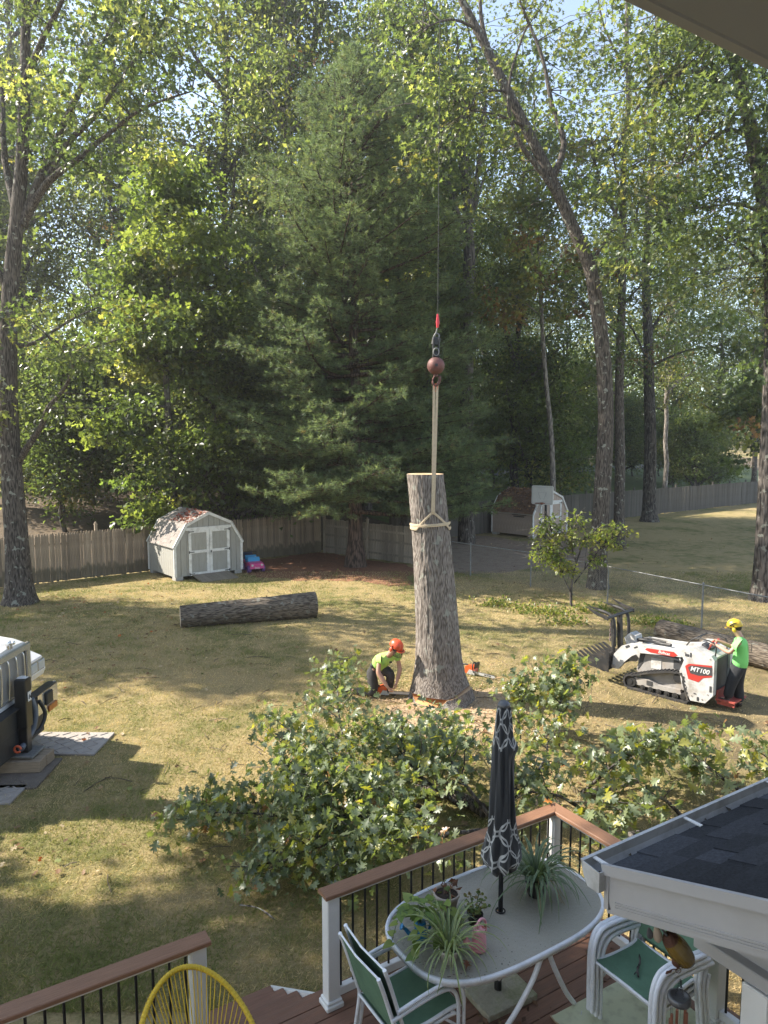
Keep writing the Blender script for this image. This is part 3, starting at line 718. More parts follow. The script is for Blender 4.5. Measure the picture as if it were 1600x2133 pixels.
def tree(name, label, loc, trunk, r0, r1, limbs, clusters, bark, leaf, per=180, group=None, seed=1, cat='tree', nseg=14, twigs=True, trunk_mats=None, flare=.55, extra=None):
    root = thing(name, label, cat, loc, 0, group); rr = random.Random(seed); nr = np.random.default_rng(seed)
    mb = MB(); tp = [Vector(p) for p in trunk]; rad = flare_radii(tp, r0, r1, amt=flare); mb.tube(tp, rad, nseg)
    for pts, a, b in limbs: tube_path(mb, pts, a, b, 7)
    if twigs and limbs:
        lp = [p for pts, _, _ in limbs for p in pts] + tp[len(tp) // 3:]
        LP = np.array([tuple(p) for p in lp])
        for c in clusters:
            cv = Vector(c[:3]); i = int(np.argmin(((LP - np.array(c[:3])) ** 2).sum(1) + 2.0 * np.maximum(0, LP[:, 2] - c[2]))); a = lp[i]
            mid = a.lerp(cv, .5) + Vector((rr.uniform(-.15, .15), rr.uniform(-.15, .15), rr.uniform(0, .25))); mb.tube([a, mid, cv], [.022, .015, .006], 3, caps=False)
            for _ in range(2):
                e = cv + Vector((rr.gauss(0, .4), rr.gauss(0, .4), rr.gauss(0, .25))); mb.tube([mid.lerp(cv, .6), e], [.01, .004], 3, caps=False)
    mb.build('trunk', bark, root)
    v, f, col = crown_leaves(clusters, per, leaf['size'], leaf['kind'], leaf['pal'], leaf['w'], nr, leaf.get('droop', .35), leaf.get('flat', .6))
    if len(v): link('crown', np_mesh('crown', v, f, leaf.get('mat', LM_TREE), col), root)
    return root
def gz(p): return Vector((p[0], p[1], ground_z(p[0], p[1])))

# ---- woodland trees: six grown individuals, then copies of differing height, girth and turn
def grown(seed, H, z0, nl, spread, r0, name, label, group, pal_w, size=.20, per=76, kind='blade', bark=BARK_DARK, fork=False):
    r = random.Random(seed); x = y = 0.0; tr = []
    for i in range(15):
        tr.append(Vector((x, y, H * .96 * i / 14))); x += r.gauss(0, .11) + .02; y += r.gauss(0, .11)
    limbs, ctr = auto_limbs(tr, H, z0, nl, spread, r)
    for _ in range(6): p = tr[-1]; ctr.append((p.x + r.gauss(0, .7), p.y + r.gauss(0, .7), p.z + r.gauss(0, .6), 1.0))
    return tree(name, label, (0, 0, 0), tr, r0, .03, limbs, ctr, bark, dict(size=size, kind=kind, pal=GREENS, w=pal_w), per, group, seed)
WG = 'tall trees of the wood beyond the back fence'
WL = 'tall slender broadleaf tree of the wood beyond the back fence'
protos = [grown(101 + i, 25 + i % 3, [7.5, 9, 6.0, 8, 5.5, 7][i], 24, [4.6, 4.0, 5.0, 4.4, 4.8, 4.2][i], [.24, .19, .27, .2, .23, .21][i], 'woodland_tree', WL, WG,
                [[5, 5, 3, 1, .3, 0], [4, 5, 4, 2, .6, .1], [6, 4, 2, .6, .1, 0], [4, 5, 4, 1.6, .5, .2], [5, 5, 3, 1.2, .4, 0], [4, 5, 3.5, 1.8, .8, .4]][i], bark=[BARK_DARK, BARK_OAK, BARK_DARK, BARK_PALE, BARK_OAK, BARK_DARK][i]) for i in range(6)]
SG = 'young trees filling the shade under the wood'
sap = [grown(201 + i, 8.5, 0.9, 15, 2.7, .07, 'young_tree', 'young leafy tree growing in the shade under the tall wood', SG, [6, 5, 3, 1, .2, 0], .19, 120) for i in range(3)]
LIT = [Vector((-10.3, 29.6, 2.5)), Vector((-8.6, 30.2, 9)), Vector((6.8, 38.3, 1.0)), Vector((-1.5, 29.2, 7)), Vector((-1.5, 29.2, 12)), Vector((-9.4, 30.6, 6)), Vector((-8.4, 27.0, 1.6))]
def shades(x, y, h):
    """would a tree here stand between the morning sun and the places the photograph shows sunlit"""
    for q in LIT:
        dx, dy = x - q.x, y - q.y; t = dx * SUN_DIR.x + dy * SUN_DIR.y
        if t > 0 and abs(dx * SUN_DIR.y - dy * SUN_DIR.x) < 2.6 and q.z + t * math.tan(SUN_ELEV) < h: return True
    return False
def place_wood():
    r = random.Random(42); spots = []
    rows = [(3.0, 7.0), (10, 8.0), (18, 9), (28, 8.5), (38, 8)]
    for s_, st in rows:
        t = -22 + r.uniform(0, st)
        while t < 74:
            tt, ss = t + r.uniform(-1.3, 1.3), s_ + r.uniform(-1.4, 1.4); p = FENCE0 + FDIR * tt + FNOR * ss; t += st
            px = p.x / max(p.y, 1)
            if 17.5 < ss < 25 and tt > 24: continue                      # the road
            if p.x < -13.5 and p.y < 33: continue                        # open side where the sun comes in
            if abs(px) > .72: continue
            if tt > 24 and ss < 12 and r.random() < .55: continue       # verge beyond the far fence
            sc = r.uniform(.82, 1.1)
            if -.40 < px < -.3: sc *= .92                              # lower tops under the open sky
            if ss > 12: sc *= 1.18
            if tt < 13 and ss < 15: sc *= .50 if ss < 6 else .66      # low growth on the sunny side
            if shades(p.x, p.y, 25 * sc): continue
            spots.append((p.x, p.y, sc))
    return spots, r
wood, _r = place_wood()
for px_, d_, s_ in [(480, 40, 1.2), (585, 37.5, 1.25), (660, 41, 1.3), (290, 46, 1.2), (60, 44, 1.2), (836, 34.0, .95), (895, 32.6, .42), (765, 45, 1.2)]:  # nearest pair, right of the pine, added to shade the neighbouring yard
    wood.append(((px_ - 800) / 1500 * d_, d_, s_))
for i, (x, y, sc) in enumerate(wood):
    src = protos[i % 6]; o = src if i < 6 else copy_tree(src)
    o.location = (x, y, ground_z(x, y) - .1); o.rotation_euler.z = _r.uniform(0, 6.28); o.scale = (sc * _r.uniform(.9, 1.15), sc * _r.uniform(.9, 1.15), sc)
k = 0
for s_, st in ((3.0, 4.2), (7.5, 4.0), (14, 4.4), (26, 5)):
    t = -6 + _r.uniform(0, st)
    while t < 66:
        p = FENCE0 + FDIR * (t + _r.uniform(-1, 1)) + FNOR * (s_ + _r.uniform(-1, 1)); t += st
        if abs(p.x / p.y) > .66 or (s_ < 4 and _r.random() < .5): continue
        if t > 28 and s_ < 10 and _r.random() < .75: continue
        sc = _r.uniform(.65, 1.35)
        if shades(p.x, p.y, 8.5 * sc): continue
        o = sap[k % 3] if k < 3 else copy_tree(sap[k % 3]); k += 1
        o.location = (p.x, p.y, ground_z(p.x, p.y) - .05); o.rotation_euler.z = _r.uniform(0, 6.28); o.scale = (sc * 1.15, sc * 1.15, sc)
# far wood that reads as one mass
def distant_woods():
    n = 60000; t = rng.uniform(-40, 190, n); s_ = rng.uniform(44, 62, n); h = rng.random(n)
    x = FENCE0.x + FDIR.x * t + FNOR.x * s_; y = FENCE0.y + FDIR.y * t + FNOR.y * s_
    gzv = np.array([ground_z(a, b) for a, b in zip(x, y)]); top = 15 + 4 * np.sin(t * .35) + 3 * np.sin(t * .9 + 1)
    z = gzv + h * top; pos = np.stack([x, y, z], 1); v, f, li = leaf_cloud(pos, rng.standard_normal((n, 3)), rng.standard_normal((n, 3)) + np.array([0, 0, .6]), rng.uniform(.5, 1.0, n), 'blade')
    col = leaf_tints(n, GREENS, [5, 5, 3, 1, .3, 0]); o = link('distant_woods', np_mesh('distant_woods', v, f, LM_TREE, col[li]))
    tag(o, 'far wood rising behind the nearer trees', 'woods', kind='stuff')
distant_woods()

# ---- the individual trees around the yard
def pxl(pts, d0, base, d1=None):
    d1 = d0 if d1 is None else d1; n = len(pts)
    return [atd(x, y, d0 + (d1 - d0) * i / max(1, n - 1)) - base for i, (x, y) in enumerate(pts)]
def hero(name, label, basepx, trunk_px, r0, r1, limb_specs, bark, leaf, nclu, per, seed, cz=(0, 99), d_top=None, spread=1.6, flare=.5, extra_limbs=0, base=None, sub=3, clear=False, cl_r=(.6, 1.1), z0=None, auto_spread=4):
    base = base or gz(at(*basepx)); d = base.y; r = random.Random(seed)
    tp = smooth_path([Vector((0, 0, -.05))] + pxl(trunk_px, d, base, d_top), sub)
    limbs = []
    for pts, d1, a, b in limb_specs: limbs.append((smooth_path(pxl(pts, d, base, d1), 3), a, b))
    ctr = []
    if extra_limbs:
        l2, c2 = auto_limbs(tp, tp[-1].z, z0 or tp[-1].z * .35, extra_limbs, auto_spread, r, (.0, .8)); limbs += l2; ctr += c2
    stems = list(tp) + [p for pts, a_, _ in limbs for p in pts[:len(pts) * 2 // 3] if a_ > .11]
    pool = [p for pts, _, _ in limbs[:len(limb_specs)] for p in pts[len(pts) // 3:]]
    for _ in range(nclu):
        p = r.choice(pool) if pool else tp[-1]
        c = p + Vector((r.gauss(0, spread), r.gauss(0, spread), r.gauss(-.1, spread * .7)))
        if clear and any(abs(q.x - c.x) < 1.0 and abs(q.z - c.z) < 1.2 and c.y < q.y + .5 for q in stems): continue
        if cz[0] < c.z < cz[1]: ctr.append((c.x, c.y, c.z, r.uniform(*cl_r)))
    return tree(name, label, base, tp, r0, r1, limbs, ctr, bark, leaf, per, None, seed, flare=flare)
OAK = dict(size=.23, kind='oak', pal=GREENS, w=[6, 5, 2.5, .8, .15, .05])
hero('oak_tree', 'big straight oak trunk at the left edge of the lawn with high spreading limbs', (42, 1256), [(38, 1180), (33, 1100), (24, 980), (17, 850), (17, 720), (22, 600), (34, 470), (46, 330), (52, 170), (54, 20), (56, -140)], .40, .10,
     [([(46, 470), (85, 370), (120, 290), (165, 190), (200, 120), (245, 30), (270, -60)], 23.5, .17, .03), ([(50, 460), (100, 380), (165, 330), (225, 280), (300, 225), (400, 190)], 21.0, .14, .02),
      ([(36, 450), (10, 330), (5, 200), (-10, 60)], 24.0, .14, .03), ([(100, 375), (140, 300), (200, 240), (270, 140), (330, 60), (380, -20)], 22.0, .12, .02), ([(52, 170), (90, 80), (130, 0), (160, -80)], 20.5, .12, .03),
      ([(40, 960), (62, 925), (88, 885), (100, 850), (140, 800), (150, 740), (100, 700)], 21.0, .12, .03), ([(30, 720), (70, 715), (110, 690), (160, 660), (205, 640)], 24.0, .08, .02), ([(20, 600), (-40, 520), (-120, 430)], 22, .14, .03),
      ([(54, 60), (100, -40), (190, -120)], 21, .1, .02)],
     BARK_OAK, OAK, 130, 60, 301, cz=(5.5, 40), spread=1.15, flare=.5)
MAPLE = dict(size=.20, kind='star', pal=[(.075, .108, .034), (.105, .142, .042), (.145, .175, .052), (.19, .19, .06)], w=[3, 4, 2.5, .6], flat=.32, droop=.5)
hero('maple_tree', 'slim maple with bright yellow green leaves rising behind the grey shed', None, [(362, 1060), (358, 950), (350, 850), (344, 740), (346, 640), (356, 540), (352, 430), (350, 340)], .19, .04,
     [([(355, 930), (310, 915), (270, 900), (205, 935)], 28.5, .05, .012), ([(356, 900), (400, 920), (440, 905)], 30, .05, .012), ([(360, 1000), (320, 1020), (285, 1060)], 28.4, .04, .01), ([(350, 850), (300, 840), (235, 850), (180, 900)], 28.5, .06, .012),
      ([(346, 760), (400, 730), (445, 760)], 30.5, .06, .012), ([(345, 700), (290, 690), (250, 720)], 29, .05, .012), ([(348, 620), (300, 560), (250, 590)], 29.5, .05, .012), ([(350, 580), (420, 560), (450, 600)], 30, .05, .012), ([(362, 1040), (330, 1065), (300, 1085)], 28.5, .03, .01)],
     BARK_DARK, MAPLE, 85, 95, 302, cz=(.9, 30), spread=.55, base=gz(atd(364, 1175, 30.6)), cl_r=(.5, .85), extra_limbs=8, z0=8.0, auto_spread=2.6)
YOAK = dict(size=.215, kind='oak', pal=GREENS, w=[5, 5, 3.5, 1.6, .4, .15])
hero('leaning_oak', 'large oak leaning left with lichen spotted trunk behind the chain link fence', (1245, 1225), [(1247, 1150), (1256, 1000), (1262, 880), (1258, 760), (1245, 650), (1228, 555), (1192, 470), (1150, 375), (1095, 265), (1035, 145), (993, 60), (962, 0), (930, -80)], .315, .10,
     [([(1190, 465), (1150, 390), (1110, 335), (1085, 300), (1060, 230), (1065, 150), (1095, 60)], 24.0, .13, .03), ([(1035, 145), (1010, 80), (1000, 0), (1010, -80)], 25.5, .12, .03), ([(1150, 375), (1175, 300), (1150, 220), (1130, 120), (1090, 20), (1060, -60)], 26.0, .12, .03),
      ([(1228, 555), (1270, 480), (1290, 400), (1270, 300)], 24, .08, .02), ([(1095, 265), (1040, 240), (980, 230)], 23.5, .06, .02), ([(1060, 190), (1010, 190), (960, 210)], 24, .05, .02), ([(993, 60), (940, 40), (880, 60)], 24, .06, .02)],
     BARK_OAK, YOAK, 150, 60, 303, cz=(8, 40), spread=1.6, flare=.35, clear=True)
hero('forked_oak', 'dark multi stemmed oak splitting into many upright stems right of the pine', None, [(972, 720), (974, 600), (978, 540), (975, 470), (972, 380), (965, 300)], .36, .2,
     [([(975, 520), (950, 440), (925, 350), (905, 230), (870, 130), (835, 30), (815, -60)], 35, .17, .04), ([(976, 500), (945, 420), (915, 300), (900, 180), (880, 60), (870, -60)], 34.5, .15, .04), ([(975, 470), (990, 390), (1003, 300), (1010, 200), (985, 100), (960, 0)], 36, .15, .04), ([(970, 420), (955, 300), (945, 180), (930, 60), (925, -60)], 37, .14, .04),
      ([(985, 450), (1005, 380), (1030, 330)], 36, .09, .03), ([(972, 380), (968, 280), (960, 170), (950, 60)], 36, .14, .04)],
     BARK_DARK, dict(YOAK, size=.22), 115, 50, 304, cz=(11, 45), spread=1.8, clear=True, base=gz(atd(972, 1120, 36.0)), flare=.3)
hero('straight_oak', 'straight grey trunked tree just behind the leaning oak', None, [(1290, 1060), (1292, 950), (1290, 800), (1295, 640), (1297, 480), (1300, 330), (1310, 200), (1305, 80), (1310, -60)], .27, .08,
     [([(1297, 520), (1330, 430), (1345, 330), (1380, 230)], 34, .09, .02), ([(1297, 470), (1250, 380), (1230, 270)], 34.5, .08, .02), ([(1305, 260), (1360, 170), (1400, 60)], 33, .08, .02), ([(1308, 150), (1260, 60), (1240, -40)], 34, .08, .02), ([(1295, 640), (1340, 590), (1380, 570)], 33, .06, .02), ([(1292, 700), (1250, 660), (1220, 640)], 33.5, .05, .02)],
     BARK_OAK, dict(YOAK, w=[3, 4, 4, 2, .6, .3]), 130, 70, 305, cz=(6.5, 45), spread=1.5, base=gz(atd(1290, 1112, 34.5)))
hero('dark_oak', 'stout dark trunk standing against the dark grey fence right of the hoop', None, [(1353, 1020), (1355, 920), (1352, 800), (1350, 690), (1345, 580), (1350, 450), (1360, 300), (1365, 150), (1370, 0)], .44, .1,
     [([(1352, 760), (1320, 690), (1290, 650)], 46, .1, .03), ([(1350, 700), (1400, 620), (1450, 560)], 46, .14, .03), ([(1348, 600), (1300, 500), (1270, 420)], 46, .13, .03), ([(1350, 480), (1420, 400), (1470, 300)], 46, .12, .03), ([(1360, 300), (1320, 180), (1300, 60)], 46, .1, .03), ([(1360, 760), (1430, 730), (1500, 720)], 45, .1, .03)],
     BARK_DARK, dict(YOAK, size=.25, w=[5, 4, 3, 2, .8, .6]), 120, 75, 306, cz=(4.5, 50), spread=2.0, base=gz(atd(1353, 1078, 46.0)), cl_r=(.9, 1.5))
hero('slender_pale_tree', 'slender pale barked tree rising behind the tan shed', None, [(1152, 1000), (1148, 900), (1138, 800), (1130, 690), (1124, 560), (1120, 430), (1115, 300), (1112, 150)], .17, .05,
     [([(1126, 600), (1100, 500), (1080, 440)], 42, .06, .02), ([(1122, 520), (1160, 430), (1170, 350)], 42, .06, .02), ([(1116, 330), (1080, 240), (1070, 150)], 42, .06, .02), ([(1128, 660), (1080, 620), (1040, 600)], 41, .05, .02), ([(1128, 640), (1170, 600), (1200, 560)], 41, .05, .02)],
     BARK_PALE, dict(size=.26, kind='star', pal=GREENS, w=[2, 3, 4, 4, 3, .8]), 85, 75, 307, cz=(8, 40), spread=1.5, base=gz(atd(1152, 1090, 42.0)))
hero('edge_oak', 'oak at the right edge of the picture with a forked trunk high under the eave', (1590, 1250), [(1597, 1100), (1606, 900), (1612, 720), (1610, 560), (1598, 450), (1583, 370), (1568, 290), (1553, 215), (1530, 130), (1508, 70), (1480, 0)], .34, .12,
     [([(1583, 370), (1600, 300), (1625, 230)], 22, .13, .04), ([(1553, 215), (1500, 170), (1440, 150), (1380, 175)], 21.5, .08, .02), ([(1568, 290), (1520, 270), (1470, 300), (1420, 340)], 22, .08, .02), ([(1530, 130), (1560, 60), (1590, 0)], 23, .09, .03), ([(1598, 450), (1540, 425), (1480, 430), (1400, 440)], 22.5, .06, .015), ([(1508, 70), (1440, 40), (1370, 30)], 21.5, .07, .02), ([(1610, 600), (1560, 520), (1510, 500)], 22, .06, .02), ([(1612, 700), (1650, 640), (1700, 600)], 22, .1, .03)],
     BARK_DARK, dict(YOAK, w=[5, 5, 3.5, 1.5, .4, .1]), 185, 70, 308, cz=(6.0, 40), spread=1.15, flare=.4)
hero('side_maple', 'pale leaved tree whose low crown enters at the right edge above the dark fence', None, [(1640, 1000), (1640, 850), (1635, 700), (1630, 600)], .16, .05,
     [([(1640, 850), (1600, 800), (1580, 780)], 40, .06, .02), ([(1636, 780), (1600, 730), (1585, 690)], 40, .06, .02), ([(1640, 900), (1590, 880), (1570, 870)], 40, .05, .02)],
     BARK_DARK, dict(size=.26, kind='star', pal=GREENS, w=[2, 3, 4, 3, .5, .1]), 60, 75, 309, cz=(2, 30), spread=1.3, base=gz(atd(1640, 1070, 41.0)))
# trees standing outside the picture to the left: they dapple the lawn
for (x, y, z0, H, sp, sd, lb) in [(-23, 21.5, 4.0, 17, 3.8, 401, 'oak beyond the left edge of the lawn, its shade falling on the grass'), (-14.8, 7.1, 6.0, 17.5, 3.5, 402, 'tree left of the crane truck shading the deck and near lawn'), (-16.0, 4.6, 8.0, 20.5, 4.6, 404, 'tree beside the house at the far left shading the porch roof'), (-29, 25, 6, 20, 4.0, 403, 'tall tree far left beyond the lawn')]:
    o = grown(sd, H, z0, (40 if sd in (402, 404) else 16), sp, .2, 'yard_tree', lb, None, [5, 5, 3, 1, .2, 0], .27, 270 if sd == 402 else 165 if sd == 404 else 110, 'oak', BARK_OAK); o.location = (x, y, 0)

# ---- white pine
def pine(name, label, base, H, seed, width=1.0, lean=0.0, dens=1.0):
    r = random.Random(seed); nr = np.random.default_rng(seed); root = thing(name, label, 'tree', base)
    mb = MB(); tr = [Vector((r.gauss(0, .03), r.gauss(0, .03), H * i / 18)) for i in range(19)]; mb.tube(tr, flare_radii(tr, .33 * H / 22, .03, amt=.6), 12)
    P = []; A = []; z = 2.3
    prof_h = [0, .1, .2, .3, .45, .6, .72, .85, 1.0]; prof_r = [4.8, 6.4, 6.6, 6.3, 5.8, 5.2, 4.3, 2.6, .2]
    while z < H - .3:
        t = z / H; Rm = float(np.interp(t, prof_h, prof_r)) * width; nb = r.randint(5, 7); az0 = r.uniform(0, 6.28)
        for b in range(nb):
            az = az0 + 6.28 * b / nb + r.uniform(-.35, .35); Ln = Rm * r.uniform(.55, 1.08)
            if Ln < .25: continue
            d = Vector((math.cos(az), math.sin(az), 0)); side = Vector((-d.y, d.x, 0)); rise = r.uniform(.05, .22) + .5 * t * t
            sag = r.uniform(.05, .14) * (1 - t)
            fp = lambda s: Vector((0, 0, z)) + d * (Ln * s) + Vector((0, 0, Ln * (rise * s - sag * 2.2 * s * (1.15 - s)))) + side * (.12 * Ln * math.sin(2.2 * s + az))
            pts = [fp(i / 7) for i in range(8)]; mb.tube(pts, [max(.006, .022 + .012 * Ln) * (1 - .85 * i / 7) for i in range(8)], 5, caps=False)
            ns = max(4, int(Ln * 4.6))
            for k in range(ns):
                s = .22 + .78 * (k + r.random()) / ns; p0 = fp(s); sl = Ln * .36 * (1.25 - s) * r.uniform(.5, 1.2) + .22; sg = 1 if k % 2 else -1
                d2 = (d * r.uniform(.45, .9) + side * sg * r.uniform(.5, 1.0) + Vector((0, 0, r.uniform(-.12, .22)))).normalized(); p1 = p0 + d2 * sl
                if sl > .5: mb.tube([p0, p1], [.012, .004], 3, caps=False)
                m = max(2, int(sl / .15 * dens))
                for q in range(m):
                    w = p0.lerp(p1, (q + .6) / m) + Vector((r.gauss(0, .05), r.gauss(0, .05), r.gauss(.02, .04))); P.append(w); A.append(d2)
                    if r.random() < .5: P.append(w + Vector((r.gauss(0, .12), r.gauss(0, .12), r.gauss(.03, .06)))); A.append(d2)
            for q in range(3): P.append(fp(1 - .03 * q)); A.append(d)
        z += r.uniform(.40, .60) * (1 - .42 * t)
    for q in range(14): P.append(Vector((r.gauss(0, .12), r.gauss(0, .12), H - .1 * q))); A.append(Vector((0, 0, 1)))
    mb.build('trunk', BARK_PINE, root)
    Pn = np.array([tuple(p) for p in P]); An = np.array([tuple(a) for a in A]); per = 15; n = len(Pn); idx = np.repeat(np.arange(n), per)
    dirs = An[idx] * .75 + nr.standard_normal((n * per, 3)) * .62; dirs[:, 2] += .18
    pos = Pn[idx] + nr.standard_normal((n * per, 3)) * .02
    v, f, li = leaf_cloud(pos, dirs, nr.standard_normal((n * per, 3)), .17 * nr.uniform(.75, 1.25, n * per), 'needle')
    base_c = leaf_tints(n, [(.100, .140, .080), (.128, .172, .090), (.17, .208, .102), (.17, .15, .08)], [4, 5, 3, .25], .15, nr)[idx]
    col = np.clip(base_c * (1 + .18 * nr.standard_normal((n * per, 1))), .006, .5)
    link('crown', np_mesh('crown', v, f, LM_PINE, col[li]), root); return root
pn = pine('white_pine', 'huge blue green white pine in the corner of the yard behind the cut trunk', gz(at(740, 1180)), 20.2, 77, .86)
pn2 = copy_tree(pn); pn2['label'] = 'darker white pine just behind and right of the huge pine'; b_ = atd(900, 1120, 34.6); pn2.location = (b_.x, b_.y, ground_z(b_.x, b_.y)); pn2.rotation_euler.z = 2.1; pn2.scale = (.56, .56, .76)
# ================================================================ DECK, RAILINGS, STAIRS (house coordinates: u along the deck edge, v outwards)
def dthing(name, label, cat, u, v, z=0.0, rz=0.0, group=None): return thing(name, label, cat, D(u, v, z), TH + rz, group)
M_COMP = mat('brown_composite_board', (0.19, 0.095, 0.058), 0.6, 0.22, 4, stretch=(1, 22, 22), bump=.35, bscale=14, rand=.10, dirt=(0.16, 0.10, 0.07), dirt_amt=.5, dirt_scale=1.2)
M_CAP = mat('brown_rail_cap', (0.25, 0.130, 0.074), 0.5, 0.22, 4, stretch=(1, 26, 26), bump=.3, bscale=14, rand=.04)
M_WHITE = mat('white_vinyl', (0.70, 0.69, 0.66), 0.35, 0.04, 3, dirt=(0.5, 0.47, 0.42), dirt_amt=.35, dirt_scale=3)
M_BLACK = mat('black_powder_coat', (0.018, 0.018, 0.018), 0.4, 0.1, 10)
def deck():
    root = dthing('deck', 'brown composite deck raised above the lawn behind white railings', 'deck', 0, 0, 0)
    r = random.Random(2); v = 4.86 - .07; i = 0
    meshes = [MB().box((0, 0, 0), (6.6, .139, .026), bevel=.004).mesh('deck_board', M_COMP) for _ in range(3)]
    while v > -.05:
        o = link('deck_board', meshes[i % 3], root, loc=(1.75, v, DECK - .013), rot=(0, 0, r.choice((0, PI)))); v -= .1445; i += 1
    b = MB(); b.box((1.75, 4.835, DECK - .13), (6.6, .03, .2)); b.box((5.035, 2.4, DECK - .13), (.03, 4.84, .2)); b.build('fascia_board', M_COMP, root)
    b = MB()
    for u in np.arange(-1.4, 5.0, .4): b.box((u, 2.38, DECK - .13), (.04, 4.85, .18))
    b.build('joist', mat('deck_joist', (.2, .15, .09), .9, .2, 4), root)
    for u in (-1.4, 1.0, 3.0, 4.9):
        b = MB(); b.box((u, 4.6, .25), (.14, .14, .56)); b.build('deck_footing', MATS['deck_joist'], root)
deck()
def post_meshes(h=.92):
    a = MB(); a.box((0, 0, h / 2), (.104, .104, h), bevel=.006)
    s = MB(); s.box((0, 0, .022), (.15, .15, .044), bevel=.008); s.box((0, 0, .057), (.13, .13, .03), bevel=.008)
    return a.mesh('post', M_WHITE), s.mesh('post_skirt', M_WHITE)
PM, PSK = post_meshes()
BAL = MB().tube([(0, 0, .12), (0, 0, .895)], .0095, 8).mesh('baluster', M_BLACK)
RAILG = 'white deck railings with black balusters and brown caps'
def railing(label, a, b, posts, cap_ext=(0.09, 0.09), miter=(0, 0)):
    """a,b in (u,v); posts: fractions carrying posts"""
    a, b = Vector((*a, 0)), Vector((*b, 0)); d = b - a; Ln = d.length; ang = math.atan2(d.y, d.x)
    root = dthing('deck_railing', label, 'railing', a.x, a.y, DECK, ang, RAILG)
    pp = [p * Ln for p in posts]
    for p in pp:
        o = link('post', PM, root, loc=(p, 0, 0)); link('post_skirt', PSK, o)
    x0, x1 = -cap_ext[0], Ln + cap_ext[1]; w = .070; z0, z1 = .921, .952
    c = MB(); poly = [(x0 + (miter[0] * w if miter[0] else 0), -w), (x1 + (miter[1] * w if miter[1] else 0), -w), (x1 - (miter[1] * w if miter[1] else 0), w), (x0 - (miter[0] * w if miter[0] else 0), w)]
    bv = .006; inn = [(x * 1, y * .92) for x, y in poly]
    c._add([(x, y, z0) for x, y in poly] + [(x, y, z1 - bv) for x, y in poly] + [(x, y, z1) for x, y in inn],
           [(3, 2, 1, 0), (0, 1, 5, 4), (1, 2, 6, 5), (2, 3, 7, 6), (3, 0, 4, 7), (4, 5, 9, 8), (5, 6, 10, 9), (6, 7, 11, 10), (7, 4, 8, 11), (8, 9, 10, 11)])
    c.build('cap_rail', M_CAP, root)
    edges = sorted(pp); spans = list(zip(edges[:-1], edges[1:]))
    if edges[0] > .3: spans.insert(0, (0, edges[0]))
    for s0, s1 in spans:
        t = MB(); t.box(((s0 + s1) / 2, 0, .897), (s1 - s0 - .106, .05, .046), bevel=.004); t.build('top_rail', M_WHITE, root)
        t = MB(); t.box(((s0 + s1) / 2, 0, .098), (s1 - s0 - .106, .055, .07), bevel=.005); t.build('bottom_rail', M_WHITE, root)
        n = int((s1 - s0 - .1) / .108)
        for i in range(n):
            link('baluster', BAL, root, loc=(s0 + (s1 - s0) * (i + .75) / (n + .5), 0, 0))
        f = MB(); f.box(((s0 + s1) / 2, 0, .03), (.05, .05, .06)); f.build('rail_foot', M_WHITE, root)
    return root
railing('long white deck railing between the stair opening and the far corner post', (2.435, 4.675), (4.835, 4.675), [0, 1], cap_ext=(.075, .0), miter=(0, -1))
railing('white deck railing at the lower left, left of the stair opening behind the yellow chair', (-1.5, 4.675), (1.385, 4.675), [0.02, 1], cap_ext=(.0, .08))
railing('white side railing running from the far corner post under the porch roof', (4.835, 4.675), (4.835, -.02), [.36, .68, .99], cap_ext=(.0, .0), miter=(1, 0))
def stairs():
    root = dthing('deck_stairs', 'brown deck stairs dropping to the lawn through the railing gap', 'stairs', 1.91, 4.86, 0)
    for k in range(3):
        z = DECK - .175 * (k + 1)
        for j in range(2):
            b = MB(); b.box((0, .075 + .29 * k + .145 * j, z - .013), (.90, .139, .026), bevel=.004); b.build('tread', M_COMP, root)
        b = MB(); b.box((0, .012 + .29 * k, z + .08), (.90, .02, .15)); b.build('riser', M_COMP, root)
    for x in (-.475, .475):
        b = MB(); b.prism([(0, .66), (.04, .66), (.95, .10), (.95, 0), (.75, 0), (0, .40)], x - .02, x + .02, 'X'); b.build('stringer', M_WHITE, root)
stairs()

# ================================================================ HOUSE, PORCH ROOF
M_CLAP = mat('pale_siding', (0.55, 0.54, 0.5), .6, .05, 3)
M_SOFFIT = mat('grey_white_soffit', (0.33, 0.33, 0.33), .5, .06, 2, bump=.05)
M_FASCIA = mat('grey_white_aluminium', (0.38, 0.37, 0.365), .4, .05, 3, dirt=(.33, .31, .29), dirt_amt=.4, dirt_scale=2.5)
def house():
    root = dthing('house', 'grey white soffit and fascia of the house eave at the upper right', 'house', 0, 0, 0)
    b = MB(); b.box((1.5, -.36, 2.75), (17, .4, 5.5)); b.build('wall', M_CLAP, root)
    b = MB(); b.box((1.5, .18, 5.535), (17, .62, .02)); b.build('soffit', M_SOFFIT, root)
    b = MB(); b.box((1.5, .50, 5.62), (17, .02, .19), bevel=.004); b.box((1.5, .515, 5.70), (17, .03, .03)); b.build('fascia', M_FASCIA, root)
    b = MB(); b.quad((-7, .52, 5.72), (10, .52, 5.72), (10, -4, 7.6), (-7, -4, 7.6)); b.quad((-7, -.56, 5.5), (-7, -4, 5.5), (10, -4, 5.5), (10, -.56, 5.5)); b.build('roof', mat('house_shingle', (.06, .06, .065), .95, .2, 20), root)
house()
M_RSH = mat('charcoal_shingle', (0.056, 0.060, 0.072), .9, .4, 60, bump=.9, bscale=420, rand=.45, spec=.25, dirt=(0.07, 0.075, 0.085), dirt_amt=.6, dirt_scale=260)
